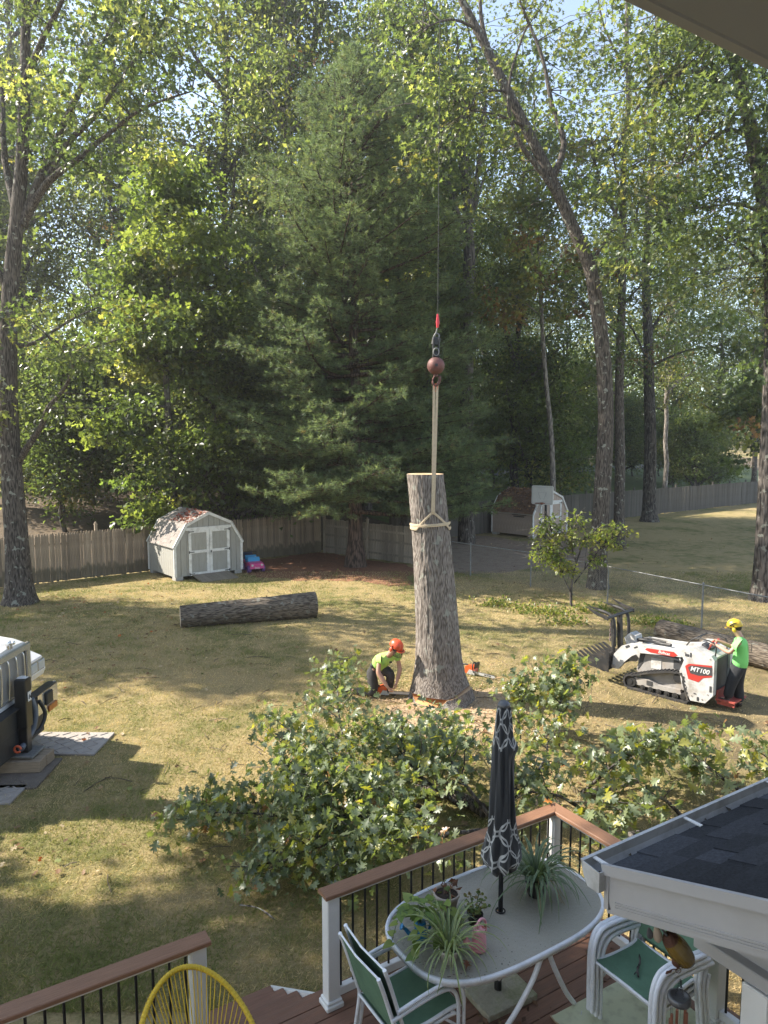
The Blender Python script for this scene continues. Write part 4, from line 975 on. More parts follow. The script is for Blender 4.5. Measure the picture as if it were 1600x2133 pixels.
def porch():
    u0, v0, z0, sl = 2.61, 2.17, 3.10, .336
    root = dthing('porch_roof', 'low porch roof of dark shingles with white gutter over the deck', 'roof', u0, v0, z0)
    U1, V1 = 5.2, -2.26                                                # local: x along the eave, y outwards, z up; roof rises towards -y
    zr = lambda y: -y * sl
    b = MB(); b.prism([(0.0, -.03), (V1, zr(V1) - .03), (V1, zr(V1) - .055), (0, -.055)], .0, U1, 'X'); b.build('roof_deck', MATS['deck_joist'], root)
    b = MB(); b.quad((.0, .02, -.028 - .007), (U1, .02, -.035), (U1, V1, zr(V1) - .027), (.0, V1, zr(V1) - .027)); b.build('underlay', M_RSH, root)
    r = random.Random(8); ang = math.atan(sl); rows = 17; exp_ = .142
    cosl = math.cos(ang)
    protos_ = []
    for w in (.16, .2, .25, .3, .36):
        for th in (.005, .011):
            q = MB(); q._add([(0, 0, 0), (w, 0, 0), (w, -exp_ * 1.25, -.004), (0, -exp_ * 1.25, -.004), (0, 0, th), (w, 0, th), (w, -exp_ * 1.25, th * .35), (0, -exp_ * 1.25, th * .35)],
                             [(3, 2, 1, 0), (4, 5, 6, 7), (0, 1, 5, 4), (1, 2, 6, 5), (2, 3, 7, 6), (3, 0, 4, 7)]); protos_.append((w, q.mesh('shingle', M_RSH)))
    n = 0
    for i in range(rows):
        y = .03 - i * exp_ * cosl; z = zr(y) - .016; x = -.012; k = r.randrange(2)
        while x < 3.15:
            w, me = protos_[r.randrange(5) * 2 + k]; k = 1 - k
            link('shingle', me, root, loc=(x, y, z), rot=(-ang, 0, 0)); x += w + .0015; n += 1
    # rake: trim, board, flutes; follows the slope
    def slope_box(name, x, w, zc, h, m, ya=.0, yb=V1):
        t = MB(); t.beam((x, ya, zr(ya) + zc), (x, yb, zr(yb) + zc), w, h); return t.build(name, m, root)
    slope_box('drip_edge', -.022, .02, -.006, .05, M_FASCIA, .015); slope_box('rake_board', .005, .03, -.12, .185, M_FASCIA, .0)
    for k in range(3): slope_box('flute', -.0115, .006, -.165 - .013 * k, .006, M_FASCIA, -.05)
    slope_box('rake_lip', .02, .05, -.219, .018, M_FASCIA, .0)
    t = MB(); t.box((.03, .0, -.12), (.09, .026, .17)); t.build('rake_return', M_FASCIA, root)
    # gable infill, level beam and post under the rake
    t = MB(); t.prism([(-.16, -.48), (V1, -.48), (V1, zr(V1) - .06), (-.16, -.06)], .575, .60, 'X'); t.build('gable_panel', M_FASCIA, root)
    t = MB(); t.box((.56, V1 / 2 - .05, -.50), (.09, -V1 - .12, .07), bevel=.005); t.build('beam', M_FASCIA, root)
    t = MB(); t.box((U1 / 2 + .3, -.20, -.38), (U1 - .6, .1, .3)); t.build('header', M_FASCIA, root)
    t = MB(); t.box((.57, -.44, (DECK - z0 - .54) / 2), (.13, .13, z0 - DECK - .54), bevel=.006); t.build('porch_post', M_WHITE, root)
    # gutter with end cap and hangers
    g = [(.005, -.015), (.005, -.115), (.075, -.115), (.098, -.075), (.108, -.05), (.108, -.004), (.126, -.004), (.126, -.010), (.114, -.012), (.112, -.052), (.102, -.079), (.078, -.111), (.010, -.111), (.010, -.015)]
    t = MB(); t.prism(g, -.055, U1, 'X'); M_GUT = mat('dirty_white_gutter', (.50, .50, .49), .4, .08, 3, dirt=(.25, .23, .2), dirt_amt=.6, dirt_scale=5); gut = t.build('gutter', M_GUT, root)
    t = MB(); t.prism([(.005, -.015), (.005, -.115), (.075, -.115), (.098, -.075), (.108, -.05), (.108, -.004)], -.060, -.056, 'X'); t.build('end_cap', M_GUT, gut)
    for x in (.02, .72, 1.5, 2.3, 3.1): t = MB(); t.box((x, .06, -.012), (.022, .11, .006)); t.build('hanger', M_WHITE, gut)
    d_ = MB()
    r2 = np.random.default_rng(4); m = 500; pos = np.stack([r2.uniform(0, 3.5, m), r2.uniform(.02, .1, m), np.full(m, -.1) + r2.random(m) * .02], 1)
    v, f, li = leaf_cloud(pos, r2.standard_normal((m, 3)) * [1, 1, .3], r2.standard_normal((m, 3)) * .4 + [0, 0, 1], .03 + .03 * r2.random(m), 'blade')
    o = link('gutter_debris', np_mesh('gutter_debris', v, f, MATS['dry_leaf'], leaf_tints(m, [(.12, .1, .06), (.06, .05, .035)], [1, 1], r=r2)[li]), gut)
porch()

# ================================================================ TABLE AND UMBRELLA
TZ = 1.42
def glass_mat():
    m, nt, out = new_mat('pebbled_glass')
    tr = N(nt, 'ShaderNodeBsdfTransparent'); tr.inputs[0].default_value = (.90, .90, .87, 1)
    p = N(nt, 'ShaderNodeBsdfPrincipled'); p.inputs['Base Color'].default_value = (.60, .56, .47, 1); p.inputs['Roughness'].default_value = .10; p.inputs['Specular IOR Level'].default_value = .7
    tc = N(nt, 'ShaderNodeTexCoord'); n = N(nt, 'ShaderNodeTexVoronoi'); n.feature = 'SMOOTH_F1'; n.inputs['Scale'].default_value = 42; L(nt, tc.outputs['Object'], n.inputs[0])
    b = N(nt, 'ShaderNodeBump'); b.inputs['Strength'].default_value = .32; b.inputs['Distance'].default_value = .012; L(nt, n.outputs['Distance'], b.inputs['Height']); L(nt, b.outputs[0], p.inputs['Normal'])
    fr = N(nt, 'ShaderNodeFresnel'); fr.inputs[0].default_value = 1.36; L(nt, b.outputs[0], fr.inputs['Normal'])
    n2 = N(nt, 'ShaderNodeTexNoise'); n2.inputs['Scale'].default_value = 3; n2.inputs['Detail'].default_value = 7; L(nt, tc.outputs['Object'], n2.inputs[0])
    ml = N(nt, 'ShaderNodeMath', operation='MULTIPLY_ADD'); ml.inputs[1].default_value = .13; ml.inputs[2].default_value = .02; L(nt, n2.outputs['Fac'], ml.inputs[0])
    ad = N(nt, 'ShaderNodeMath', operation='ADD', use_clamp=True); L(nt, fr.outputs[0], ad.inputs[0]); L(nt, ml.outputs[0], ad.inputs[1])
    mx = N(nt, 'ShaderNodeMixShader'); L(nt, ad.outputs[0], mx.inputs[0]); L(nt, tr.outputs[0], mx.inputs[1]); L(nt, p.outputs[0], mx.inputs[2]); L(nt, mx.outputs[0], out.inputs[0]); return m
M_TUBE = mat('white_enamel_tube', (0.74, 0.745, 0.75), .35, .05, 6, dirt=(.42, .42, .4), dirt_amt=.45, dirt_scale=9)
def superell(a, b, e, n):
    out = []
    for i in range(n):
        t = 2 * PI * i / n; c, s = math.cos(t), math.sin(t)
        out.append((a * math.copysign(abs(c) ** (2 / e), c), b * math.copysign(abs(s) ** (2 / e), s)))
    return out
def table():
    root = dthing('patio_table', 'long oval patio table with pebbled glass top and white metal rim', 'table', 3.58, 4.045, DECK)
    z = TZ - DECK; A, B = .895, .53
    ring = superell(A - .012, B - .012, 3.0, 96); hole = [(.03 * math.cos(2 * PI * i / 96) + .03, .03 * math.sin(2 * PI * i / 96)) for i in range(96)]
    g = MB(); k = 96
    vs = [(x, y, z) for x, y in ring] + [(x, y, z) for x, y in hole] + [(x, y, z - .006) for x, y in ring] + [(x, y, z - .006) for x, y in hole]
    fs = []
    for i in range(k):
        j = (i + 1) % k; fs += [(i, j, k + j, k + i), (2 * k + i, 3 * k + i, 3 * k + j, 2 * k + j), (i, 2 * k + i, 2 * k + j, j), (k + i, k + j, 3 * k + j, 3 * k + i)]
    g._add(vs, fs); g.build('glass_top', glass_mat(), root)
    rm = MB(); pts = superell(A, B, 3.0, 96)
    prof = [(-.012, .008), (.012, .010), (.016, -.004), (.012, -.034), (-.006, -.036), (-.012, -.012)]; P = [Vector((x, y, z)) for x, y in pts]; vs = []; fs = []
    for i, p in enumerate(P):
        t = (P[(i + 1) % k] - P[i - 1]).normalized(); o = Vector((t.y, -t.x, 0))
        for q, h in prof: vs.append(p + o * q + Vector((0, 0, h)))
    m = len(prof)
    for i in range(k):
        for j in range(m): fs.append((i * m + j, ((i + 1) % k) * m + j, ((i + 1) % k) * m + (j + 1) % m, i * m + (j + 1) % m))
    rm._add(vs, fs, True); rm.build('rim', M_TUBE, root)
    for sx in (-1, 1):
        for sy in (-1, 1):
            l = MB(); l.tube(smooth_path([(sx * .04, sy * (B - .012), z - .03), (sx * .12, sy * (B - .02), z - .20), (sx * .29, sy * (B - .07), z - .48), (sx * .47, sy * (B - .15), .012)], 5), .019, 10); lg = l.build('leg', M_TUBE, root)
    for sx in (-1, 1):
        l = MB(); l.tube([(sx * .42, -(B - .02), z - .04), (sx * .42, (B - .02), z - .04)], .017, 8); l.build('cross_bar', M_TUBE, root)
    l = MB(); l.tube([(.03 + .035 * math.cos(a), .035 * math.sin(a), z + .003) for a in np.linspace(0, 2 * PI, 17)[:-1]], .006, 6, closed=True); l.build('umbrella_ring', M_BLACK, root)
table()
def umbrella_mat():
    m, nt, out = new_mat('black_ring_fabric')
    p = N(nt, 'ShaderNodeBsdfPrincipled'); p.inputs['Roughness'].default_value = .85; p.inputs['Sheen Weight'].default_value = .25
    uv = N(nt, 'ShaderNodeUVMap'); uv.uv_map = 'cloth'
    tot = None
    for off in ((0, 0), (.5, .5)):
        ad = N(nt, 'ShaderNodeVectorMath', operation='ADD'); ad.inputs[1].default_value = (off[0], off[1], 0); L(nt, uv.outputs[0], ad.inputs[0])
        fr = N(nt, 'ShaderNodeVectorMath', operation='FRACTION'); L(nt, ad.outputs[0], fr.inputs[0])
        sb = N(nt, 'ShaderNodeVectorMath', operation='SUBTRACT'); sb.inputs[1].default_value = (.5, .5, 0); L(nt, fr.outputs[0], sb.inputs[0])
        sp = N(nt, 'ShaderNodeSeparateXYZ'); L(nt, sb.outputs[0], sp.inputs[0]); cb = N(nt, 'ShaderNodeCombineXYZ'); L(nt, sp.outputs[0], cb.inputs[0]); L(nt, sp.outputs[1], cb.inputs[1])
        ln = N(nt, 'ShaderNodeVectorMath', operation='LENGTH'); L(nt, cb.outputs[0], ln.inputs[0])
        s1 = N(nt, 'ShaderNodeMath', operation='SUBTRACT'); s1.inputs[1].default_value = .42; L(nt, ln.outputs['Value'], s1.inputs[0])
        a1 = N(nt, 'ShaderNodeMath', operation='ABSOLUTE'); L(nt, s1.outputs[0], a1.inputs[0]); lt = N(nt, 'ShaderNodeMath', operation='LESS_THAN'); lt.inputs[1].default_value = .032; L(nt, a1.outputs[0], lt.inputs[0])
        if tot is None: tot = lt.outputs[0]
        else:
            mxm = N(nt, 'ShaderNodeMath', operation='MAXIMUM'); L(nt, tot, mxm.inputs[0]); L(nt, lt.outputs[0], mxm.inputs[1]); tot = mxm.outputs[0]
    tc = N(nt, 'ShaderNodeTexCoord'); sp = N(nt, 'ShaderNodeSeparateXYZ'); L(nt, tc.outputs['Object'], sp.inputs[0])
    # printed bands at the top and at the hem, plain black cloth between (heights above the deck)
    g1 = N(nt, 'ShaderNodeMath', operation='GREATER_THAN'); g1.inputs[1].default_value = 2.06; L(nt, sp.outputs['Z'], g1.inputs[0])
    l1 = N(nt, 'ShaderNodeMath', operation='LESS_THAN'); l1.inputs[1].default_value = 1.53; L(nt, sp.outputs['Z'], l1.inputs[0])
    a = N(nt, 'ShaderNodeMath', operation='ADD'); L(nt, g1.outputs[0], a.inputs[0]); L(nt, l1.outputs[0], a.inputs[1]); mu = N(nt, 'ShaderNodeMath', operation='MULTIPLY'); L(nt, a.outputs[0], mu.inputs[0]); L(nt, tot, mu.inputs[1])
    mx = N(nt, 'ShaderNodeMixRGB'); mx.inputs[1].default_value = (.022, .023, .024, 1); mx.inputs[2].default_value = (.42, .42, .40, 1); L(nt, mu.outputs[0], mx.inputs[0]); L(nt, mx.outputs[0], p.inputs['Base Color'])
    L(nt, p.outputs[0], out.inputs[0]); return m
def umbrella():
    root = dthing('patio_umbrella', 'closed black patio umbrella with white ring pattern standing through the table', 'umbrella', 3.61, 4.045, DECK)
    p = MB(); p.tube([(0, 0, .05), (0, 0, 2.40)], .019, 12); p.build('pole', M_BLACK, root)
    prof = [(1.09, .075), (1.12, .135), (1.17, .160), (1.25, .150), (1.35, .125), (1.45, .112), (1.58, .103), (1.75, .095), (1.90, .088), (2.0, .088), (2.08, .084), (2.16, .074), (2.26, .066), (2.34, .060), (2.385, .050)]
    zs = np.linspace(1.085, 2.385, 60); rs = np.interp(zs, [a for a, _ in prof], [b for _, b in prof]); n = 96; vs = []; uvs = []; fs = []
    r = random.Random(5)
    for i, (z, rr) in enumerate(zip(zs, rs)):
        for j in range(n):
            a = 2 * PI * j / n; fold = .80 + .20 * abs(math.sin(4 * a + .9 * math.sin(z * 2.3))) + .05 * math.sin(11 * a + z * 5)
            rad = rr * fold; bul = .03 * math.exp(-((z - 2.07) / .05) ** 2) * max(0, math.cos(a + 1.0)) ** 2
            hem = -.04 * abs(math.sin(4 * a)) ** 3 * max(0, 1 - i / 6)
            vs.append(((rad + bul) * math.cos(a), (rad + bul) * math.sin(a), z + hem + .012 * math.sin(3 * a) * (i < 8)))
    for i in range(len(zs) - 1):
        for j in range(n): fs.append((i * n + j, i * n + (j + 1) % n, (i + 1) * n + (j + 1) % n, (i + 1) * n + j))
    me = bpy.data.meshes.new('canopy'); me.from_pydata(vs, [], fs); me.polygons.foreach_set('use_smooth', [True] * len(fs)); me.materials.append(umbrella_mat())
    ul = me.uv_layers.new(name='cloth')
    for pi, poly in enumerate(me.polygons):
        i, j = divmod(pi, n)
        for li, (di, dj) in zip(poly.loop_indices, ((0, 0), (0, 1), (1, 1), (1, 0))):
            s = (j + dj) / n * 5.0 + .10 * math.sin((j + dj) / n * 2 * PI * 4); ul.data[li].uv = (s, zs[i + di] * 4.6)
    link('canopy', me, root)
    t = MB(); t.tube([(.05 * math.cos(a), .05 * math.sin(a), 2.12 + .006 * math.sin(2 * a)) for a in np.linspace(0, 2 * PI, 20)[:-1]], .008, 6, closed=True); 
    t = MB(); t.lathe([(.001, 2.43), (.03, 2.425), (.048, 2.405), (.05, 2.39), (.04, 2.378), (.001, 2.375)], n=20); t.build('finial', mat('grey_plastic', (.12, .12, .12), .4, .1, 5), root)
    c = MB(); c.ball((.03, -.02, 1.095), .02, 8, 6, (1.4, 1, .8)); c.build('pole_end', M_BLACK, root)
    b = dthing('umbrella_base', 'mossy square concrete paver holding the umbrella pole under the table', 'paver', 3.61, 4.06, DECK, R(-3))
    m = mat('mossy_concrete', (0.34, 0.31, 0.23), .95, .25, 9, bump=.7, bscale=60, dirt=(.17, .19, .07), dirt_amt=.8, dirt_scale=5)
    s = MB(); s.box((0, 0, .027), (.48, .40, .054), bevel=.006); s.build('slab', m, b)
    s = MB(); s.lathe([(.03, .054), (.03, .17), (.022, .175), (.0195, .175)], n=14); s.build('sleeve', M_BLACK, b)
umbrella()

# ================================================================ CHAIRS
M_SLING = mat('green_sling', (0.105, 0.19, 0.115), .8, .18, 6, bump=.25, bscale=300, dirt=(.12, .2, .12), dirt_amt=.4, dirt_scale=3)
def sling(path, w0, w1, m, th=.004, n=9, belly=.012):
    P = smooth_path(path, 5); mb = MB(); vs = []; fs = []
    for p in P:
        for j in range(n):
            t = j / (n - 1); y = w0 + (w1 - w0) * t; vs.append((p.x, y, p.z - belly * math.sin(PI * t)))
    k = len(P)
    for i in range(k - 1):
        for j in range(n - 1): fs.append((i * n + j, (i + 1) * n + j, (i + 1) * n + j + 1, i * n + j + 1))
    off = len(vs); vs += [(x + th * .3, y, z - th) for x, y, z in vs]; fs += [tuple(off + a for a in reversed(f)) for f in fs[:]]
    mb._add(vs, fs, True); return mb
def tube_chair(label, u, v, rz, z=DECK, group=None, dx=0.0, wide=False, seat_only=True):
    """sling chair facing local +x"""
    root = dthing('sling_chair', label, 'chair', u, v, z, rz, group); W = .275; rr = .0145
    for s in (-1, 1):
        y = s * W
        offs = (-.017, .0165) if wide else (0,)
        f = MB()
        for o in offs:
            yy = y + o * (1 if wide else 0); hz = .0 if o <= 0 else -.006
            # front leg rises, bends back into the arm, runs to the back post
            f.tube(smooth_path([(.30, yy, .0), (.305, yy, .30), (.30, yy, .50), (.255, yy, .605), (.17, yy, .640), (-.02, yy, .632 + hz), (-.25, yy, .60 + hz)], 5), rr + (.004 if wide else 0), 8)
        f.build('arm_frame', M_TUBE, root)
        f = MB(); f.tube(smooth_path([(-.245, y * .96, .0), (-.21, y * .96, .22), (-.185, y * .96, .40), (-.215, y * .95, .52), (-.30, y * .95, .80), (-.345, y * .95, .93)], 5), rr, 8)
        if wide: f.tube(smooth_path([(-.245, y * .96 + s * .03, .0), (-.21, y * .96 + s * .03, .22), (-.185, y * .96 + s * .03, .40), (-.215, y * .95 + s * .03, .52)], 5), rr, 8)
        f.build('back_leg', M_TUBE, root)
        f = MB(); f.tube(smooth_path([(-.185, y * .9, .40), (.0, y * .9, .385), (.2, y * .9, .405), (.29, y * .93, .41)], 5), rr, 8); f.tube([(.2, y * .9, .40), (.285, y * .97, .33)], .009, 6); f.build('seat_rail', M_TUBE, root)
    f = MB(); f.tube([(-.34, -W * .95, .925), (-.365, 0, .935), (-.34, W * .95, .925)], .008, 6); f.tube([(.0, -W * .9, .37), (.0, W * .9, .37)], .012, 6); f.tube([(-.19, -W * .93, .40), (-.19, W * .93, .40)], .012, 6); f.tube([(.285, -W * .93, .405), (.285, W * .93, .405)], .011, 6); f.build('cross_bar', M_TUBE, root)
    sling([(.285, 0, .425), (.1, 0, .40), (-.1, 0, .395), (-.185, 0, .415)], -W * .9, W * .9, M_SLING).build('seat', M_SLING, root)
    sling([(-.195, 0, .46), (-.235, 0, .58), (-.295, 0, .78), (-.343, 0, .92)], -W * .92, W * .92, M_SLING, belly=0).build('backrest', M_SLING, root)
    return root
g1 = 'two nested sling chairs at the left end of the table'
tube_chair('lower of two nested green sling chairs at the left end of the table', 2.62, 3.97, 0, group=g1)
tube_chair('upper of two nested green sling chairs at the left end of the table', 2.665, 3.97, 0, z=DECK + .045, group=g1)
g2 = 'nested sling chairs under the porch roof'
for i in range(3):
    tube_chair(['lowest of the nested white framed chairs under the porch roof edge', 'middle one of the nested white framed chairs under the porch roof edge', 'topmost nested white framed chair with the twig on its green seat'][i], 4.385 + .045 * (1 - i) - .02, 3.20, PI, z=DECK + .05 * i, group=g2, wide=True)
def twig():
    z = DECK + .1 + .408; root = dthing('dead_twig', 'dark dead twig lying on the green chair seat under the roof', 'twig', 4.27, 3.24, z, R(35))
    b = MB(); b.tube(smooth_path([(-.12, 0, .006), (-.05, .012, .012), (.03, 0, .012), (.12, .01, .010)], 4), [.008, .007, .010, .007, .006, .01, .006, .008, .007, .006, .009, .005, .004], 6); b.tube([(-.06, .01, .012), (-.11, .03, .01)], .004, 5); b.build('stick', BARK_DARK, root)
twig()
M_YEL = mat('yellow_vinyl_cord', (0.68, 0.46, 0.035), .4, .08, 6)
def acapulco():
    root = dthing('string_chair', 'yellow round string chair at the lower left of the deck', 'chair', 1.215, 4.11, DECK - .02)
    n = 60; rim = []
    for i in range(n):
        a = 2 * PI * i / n; x = .385 * math.sin(a); s = math.cos(a)      # s=1 back top, -1 front
        y = .42 * s; z = .56 + .36 * s * (1.0 if s > 0 else .45) + .10 * (1 - abs(s)) * 0; rim.append(Vector((x * (1 - .12 * s), y, z)))
    b = MB(); b.tube(rim, .017, 10, closed=True); rimo = b.build('rim', M_YEL, root)
    w = MB()
    k = len(rim)
    # cord wound round the hoop
    for i in range(0, 60):
        p, q = rim[i], rim[(i + 1) % n]
        for e in (.25, .75):
            c = p.lerp(q, e); t = (q - p).normalized(); x = t.cross(Vector((0, 0, 1))).normalized(); y = x.cross(t)
            w.tube([c + (x * math.cos(a) + y * math.sin(a)) * .0185 + t * (.012 * a / 6.28) for a in np.linspace(0, 6.0, 7)], .004, 3, caps=False)
    o = w.build('winding', M_YEL, rimo); o['kind'] = 'stuff'
    hub = [Vector((.05 * math.sin(2 * PI * i / 72), .055 * math.cos(2 * PI * i / 72) - .06, .27)) for i in range(72)]
    hb = MB(); hb.tube(hub, .008, 6, closed=True); hb.build('hub_ring', M_YEL, root)
    rp = smooth_path(rim + [rim[0]], 4)[:-1]; cords = 72
    for i in range(cords):
        c = rp[int(i * len(rp) / cords)]; h = hub[i]; mid = c.lerp(h, .5) + Vector((0, 0, -.05)) * (1 - abs(c.z - .5)); t = MB(); t.tube(smooth_path([c, mid, h], 3), .0038, 5, caps=False); t.build('cord', M_YEL, root)
    lg = MB()
    for a in (.6, 2.5, 4.7): lg.tube([(.06 * math.cos(a), .06 * math.sin(a), .25), (.32 * math.cos(a), .32 * math.sin(a), .01)], .009, 6)
    lg.tube([(.30 * math.cos(a), .30 * math.sin(a), .03) for a in np.linspace(0, 6.28, 25)[:-1]], .008, 6, closed=True); lg.build('leg', M_BLACK, root)
acapulco()

# ================================================================ RUG
def rug_mat():
    m, nt, out = new_mat('worn_yellow_rug'); p = N(nt, 'ShaderNodeBsdfPrincipled'); p.inputs['Roughness'].default_value = .95
    tc = N(nt, 'ShaderNodeTexCoord'); sb = N(nt, 'ShaderNodeVectorMath', operation='SUBTRACT'); sb.inputs[1].default_value = (.25, -.95, 0); L(nt, tc.outputs['Object'], sb.inputs[0])
    ln = N(nt, 'ShaderNodeVectorMath', operation='LENGTH'); L(nt, sb.outputs[0], ln.inputs[0])
    rp = ramp(nt, [(0, (.55, .46, .13)), (.60, (.55, .46, .13)), (.61, (.62, .60, .52)), (.68, (.62, .60, .52)), (.69, (.58, .47, .10)), (.80, (.58, .47, .10)), (.81, (.62, .63, .42))], 'CONSTANT'); L(nt, ln.outputs['Value'], rp.inputs[0])
    n = N(nt, 'ShaderNodeTexNoise'); n.inputs['Scale'].default_value = 9; n.inputs['Detail'].default_value = 8; L(nt, tc.outputs['Object'], n.inputs[0]); r2 = ramp(nt, [(.5, (0, 0, 0)), (.75, (.55, .55, .55))]); L(nt, n.outputs['Fac'], r2.inputs[0])
    mx = N(nt, 'ShaderNodeMixRGB'); mx.inputs[2].default_value = (.2, .18, .1, 1); L(nt, r2.outputs[0], mx.inputs[0]); L(nt, rp.outputs[0], mx.inputs[1]); L(nt, mx.outputs[0], p.inputs['Base Color'])
    wv = N(nt, 'ShaderNodeTexWave'); wv.inputs['Scale'].default_value = 45; wv.inputs['Distortion'].default_value = .6; wv.bands_direction = 'Y'; L(nt, tc.outputs['Object'], wv.inputs[0]); b = N(nt, 'ShaderNodeBump'); b.inputs['Strength'].default_value = .5; b.inputs['Distance'].default_value = .006; L(nt, wv.outputs['Fac'], b.inputs['Height']); L(nt, b.outputs[0], p.inputs['Normal'])
    L(nt, p.outputs[0], out.inputs[0]); return m
def rug():
    root = dthing('patio_rug', 'worn pale yellow patterned rug with curled edge under the nested chairs', 'rug', 4.28, 3.0, DECK + .004, R(-2))
    nx, ny = 24, 24; top = []; r = random.Random(3)
    for j in range(ny + 1):
        for i in range(nx + 1):
            x = -.50 + 1.0 * i / nx; y = -.85 + 1.5 * j / ny
            if i == 0: x += .02 * math.sin(j * 1.3)
            top.append((x, y, .006 + .004 * mnoise.noise((x * 6, y * 6, 0)) + (.012 * max(0, math.sin(j * .9)) if i == 0 else 0)))
    q = MB(); off = len(top); fs = [(j * (nx + 1) + i, j * (nx + 1) + i + 1, (j + 1) * (nx + 1) + i + 1, (j + 1) * (nx + 1) + i) for j in range(ny) for i in range(nx)]
    q._add(top + [(x, y, max(.0005, z - .006)) for x, y, z in top], fs + [tuple(off + k for k in reversed(f)) for f in fs], True); q.build('rug_cloth', rug_mat(), root)
    bm = MB(); ed = [top[j * (nx + 1)] for j in range(ny + 1)]; bm.tube(ed, .006, 6); bm.build('binding', MATS['worn_yellow_rug'] if 'worn_yellow_rug' in MATS else M_SAW, root)
rug()
# ================================================================ PLANTS AND THINGS ON THE TABLE
def ribbon_leaf(r, Ln, w, arch, m, pale):
    """arching strap leaf growing from the origin along +x, with a pale edge or middle"""
    n = 9; P = []; a = arch[0]; p = Vector((0, 0, 0)); st = Ln / n
    for i in range(n + 1):
        P.append(p.copy()); p = p + Vector((math.cos(a), .06 * math.sin(i * .8) , math.sin(a))) * st; a -= (arch[0] - arch[1]) / n * (1.3 if i > 2 else .5)
    vs = []; fs = []; tint = []
    for i, q in enumerate(P):
        t = i / n; ww = w * (min(1, .55 + 2.2 * t)) * (1 - t ** 3) + .0006
        for j, (y, dz) in enumerate(((-1, .28), (-.45, .05), (.45, .05), (1, .28))): vs.append((q.x, q.y + y * ww, q.z + dz * ww))
    cols = []
    for i in range(n):
        for j in range(3):
            fs.append((i * 4 + j, (i + 1) * 4 + j, (i + 1) * 4 + j + 1, i * 4 + j + 1)); cols.append(pale[1] if j == 1 else pale[0])
    return np_mesh('leaf', np.array(vs), np.array(fs), m, np.array(cols), True)
LM_STRAP = leaf_mat('strap_leaf', gloss=.4, trans=.3, rough=.4, tcol=(1.3, 1.3, .7))
STRAPS = {}
def strap_set(key, pale, seed, Ln=.36, w=.0065):
    r = random.Random(seed)
    STRAPS[key] = [ribbon_leaf(r, Ln * r.uniform(.75, 1.2), w * r.uniform(.8, 1.2), (r.uniform(.7, 1.35), r.uniform(-1.5, -.6)), LM_STRAP, pale) for _ in range(9)]
strap_set('grey', ((.20, .25, .15), (.10, .155, .07)), 1, .42)
strap_set('pale', ((.34, .38, .17), (.16, .22, .08)), 2, .40, .006)
strap_set('small', ((.26, .31, .18), (.13, .18, .08)), 3, .27, .005)
M_SOIL = mat('potting_soil', (.045, .032, .022), .95, .4, 30, bump=.8, bscale=80)
def pot(root, r0, r1, h, m, soil=.9):
    b = MB(); b.lathe([(.001, 0), (r0, 0), (r1 * .97, h * .82), (r1, h * .83), (r1 * 1.06, h * .86), (r1 * 1.06, h), (r1 * .96, h), (r1 * .93, h * soil)], n=28); b.build('pot', m, root)
    s = MB(); s.lathe([(r1 * .945, h * (soil - .02)), (r1 * .4, h * soil + .006), (.001, h * soil + .01)], n=20); s.build('soil', M_SOIL, root)
def spider(name, label, u, v, key, n, pr, ph, pm, seed, sc=1.0, hang=0):
    root = dthing(name, label, 'potted plant', u, v, TZ + .002, 0, 'variegated spider plants on the patio table'); r = random.Random(seed); pot(root, pr * .72, pr, ph, pm)
    for i in range(n):
        az = 6.283 * i * .618 + r.uniform(-.3, .3); s = sc * r.uniform(.6, 1.15); me = STRAPS[key][r.randrange(9)]
        link('leaf', me, root, loc=(.025 * math.cos(az), .025 * math.sin(az), ph * .9), rot=(r.uniform(-.25, .25), r.uniform(-.35, .45), az), scale=(s, s, s))
    if hang:
        b = MB()
        for i in range(hang): az = r.uniform(-2.2, -.6); e = .18 + .1 * r.random(); b.tube(smooth_path([(0, 0, ph), (e * .5 * math.cos(az), e * .5 * math.sin(az), ph + .05), (e * math.cos(az), e * math.sin(az), .03), (e * 1.1 * math.cos(az), e * 1.1 * math.sin(az), .004)], 4), .0022, 5)
        b.build('runner', mat('straw_stem', (.3, .22, .1), .8), root)
    return root
M_DPOT = mat('dark_plastic_pot', (.03, .03, .028), .5, .15, 8)
M_TPOT = mat('tan_ceramic_pot', (.42, .35, .28), .55, .12, 6, bump=.2, dirt=(.28, .22, .16), dirt_amt=.4)
M_WPOT = mat('cream_pot', (.55, .50, .42), .5, .1, 6)
spider('spider_plant', 'large grey green spider plant in a dark pot at the far right of the table', 3.99, 4.05, 'grey', 120, .085, .13, M_DPOT, 21, 1.45, 4)
spider('spider_plant', 'yellow green spider plant hanging over the near left rim of the table', 2.93, 3.82, 'pale', 84, .07, .10, M_WPOT, 22, 1.1)
spider('spider_plant', 'small spider plant squeezed between the blue and the pink watering cans', 3.07, 3.99, 'small', 60, .06, .09, M_DPOT, 23, 1.0)
def plastic(name, c, rough=.3): return mat(name, c, rough, .06, 5, spec=.5)
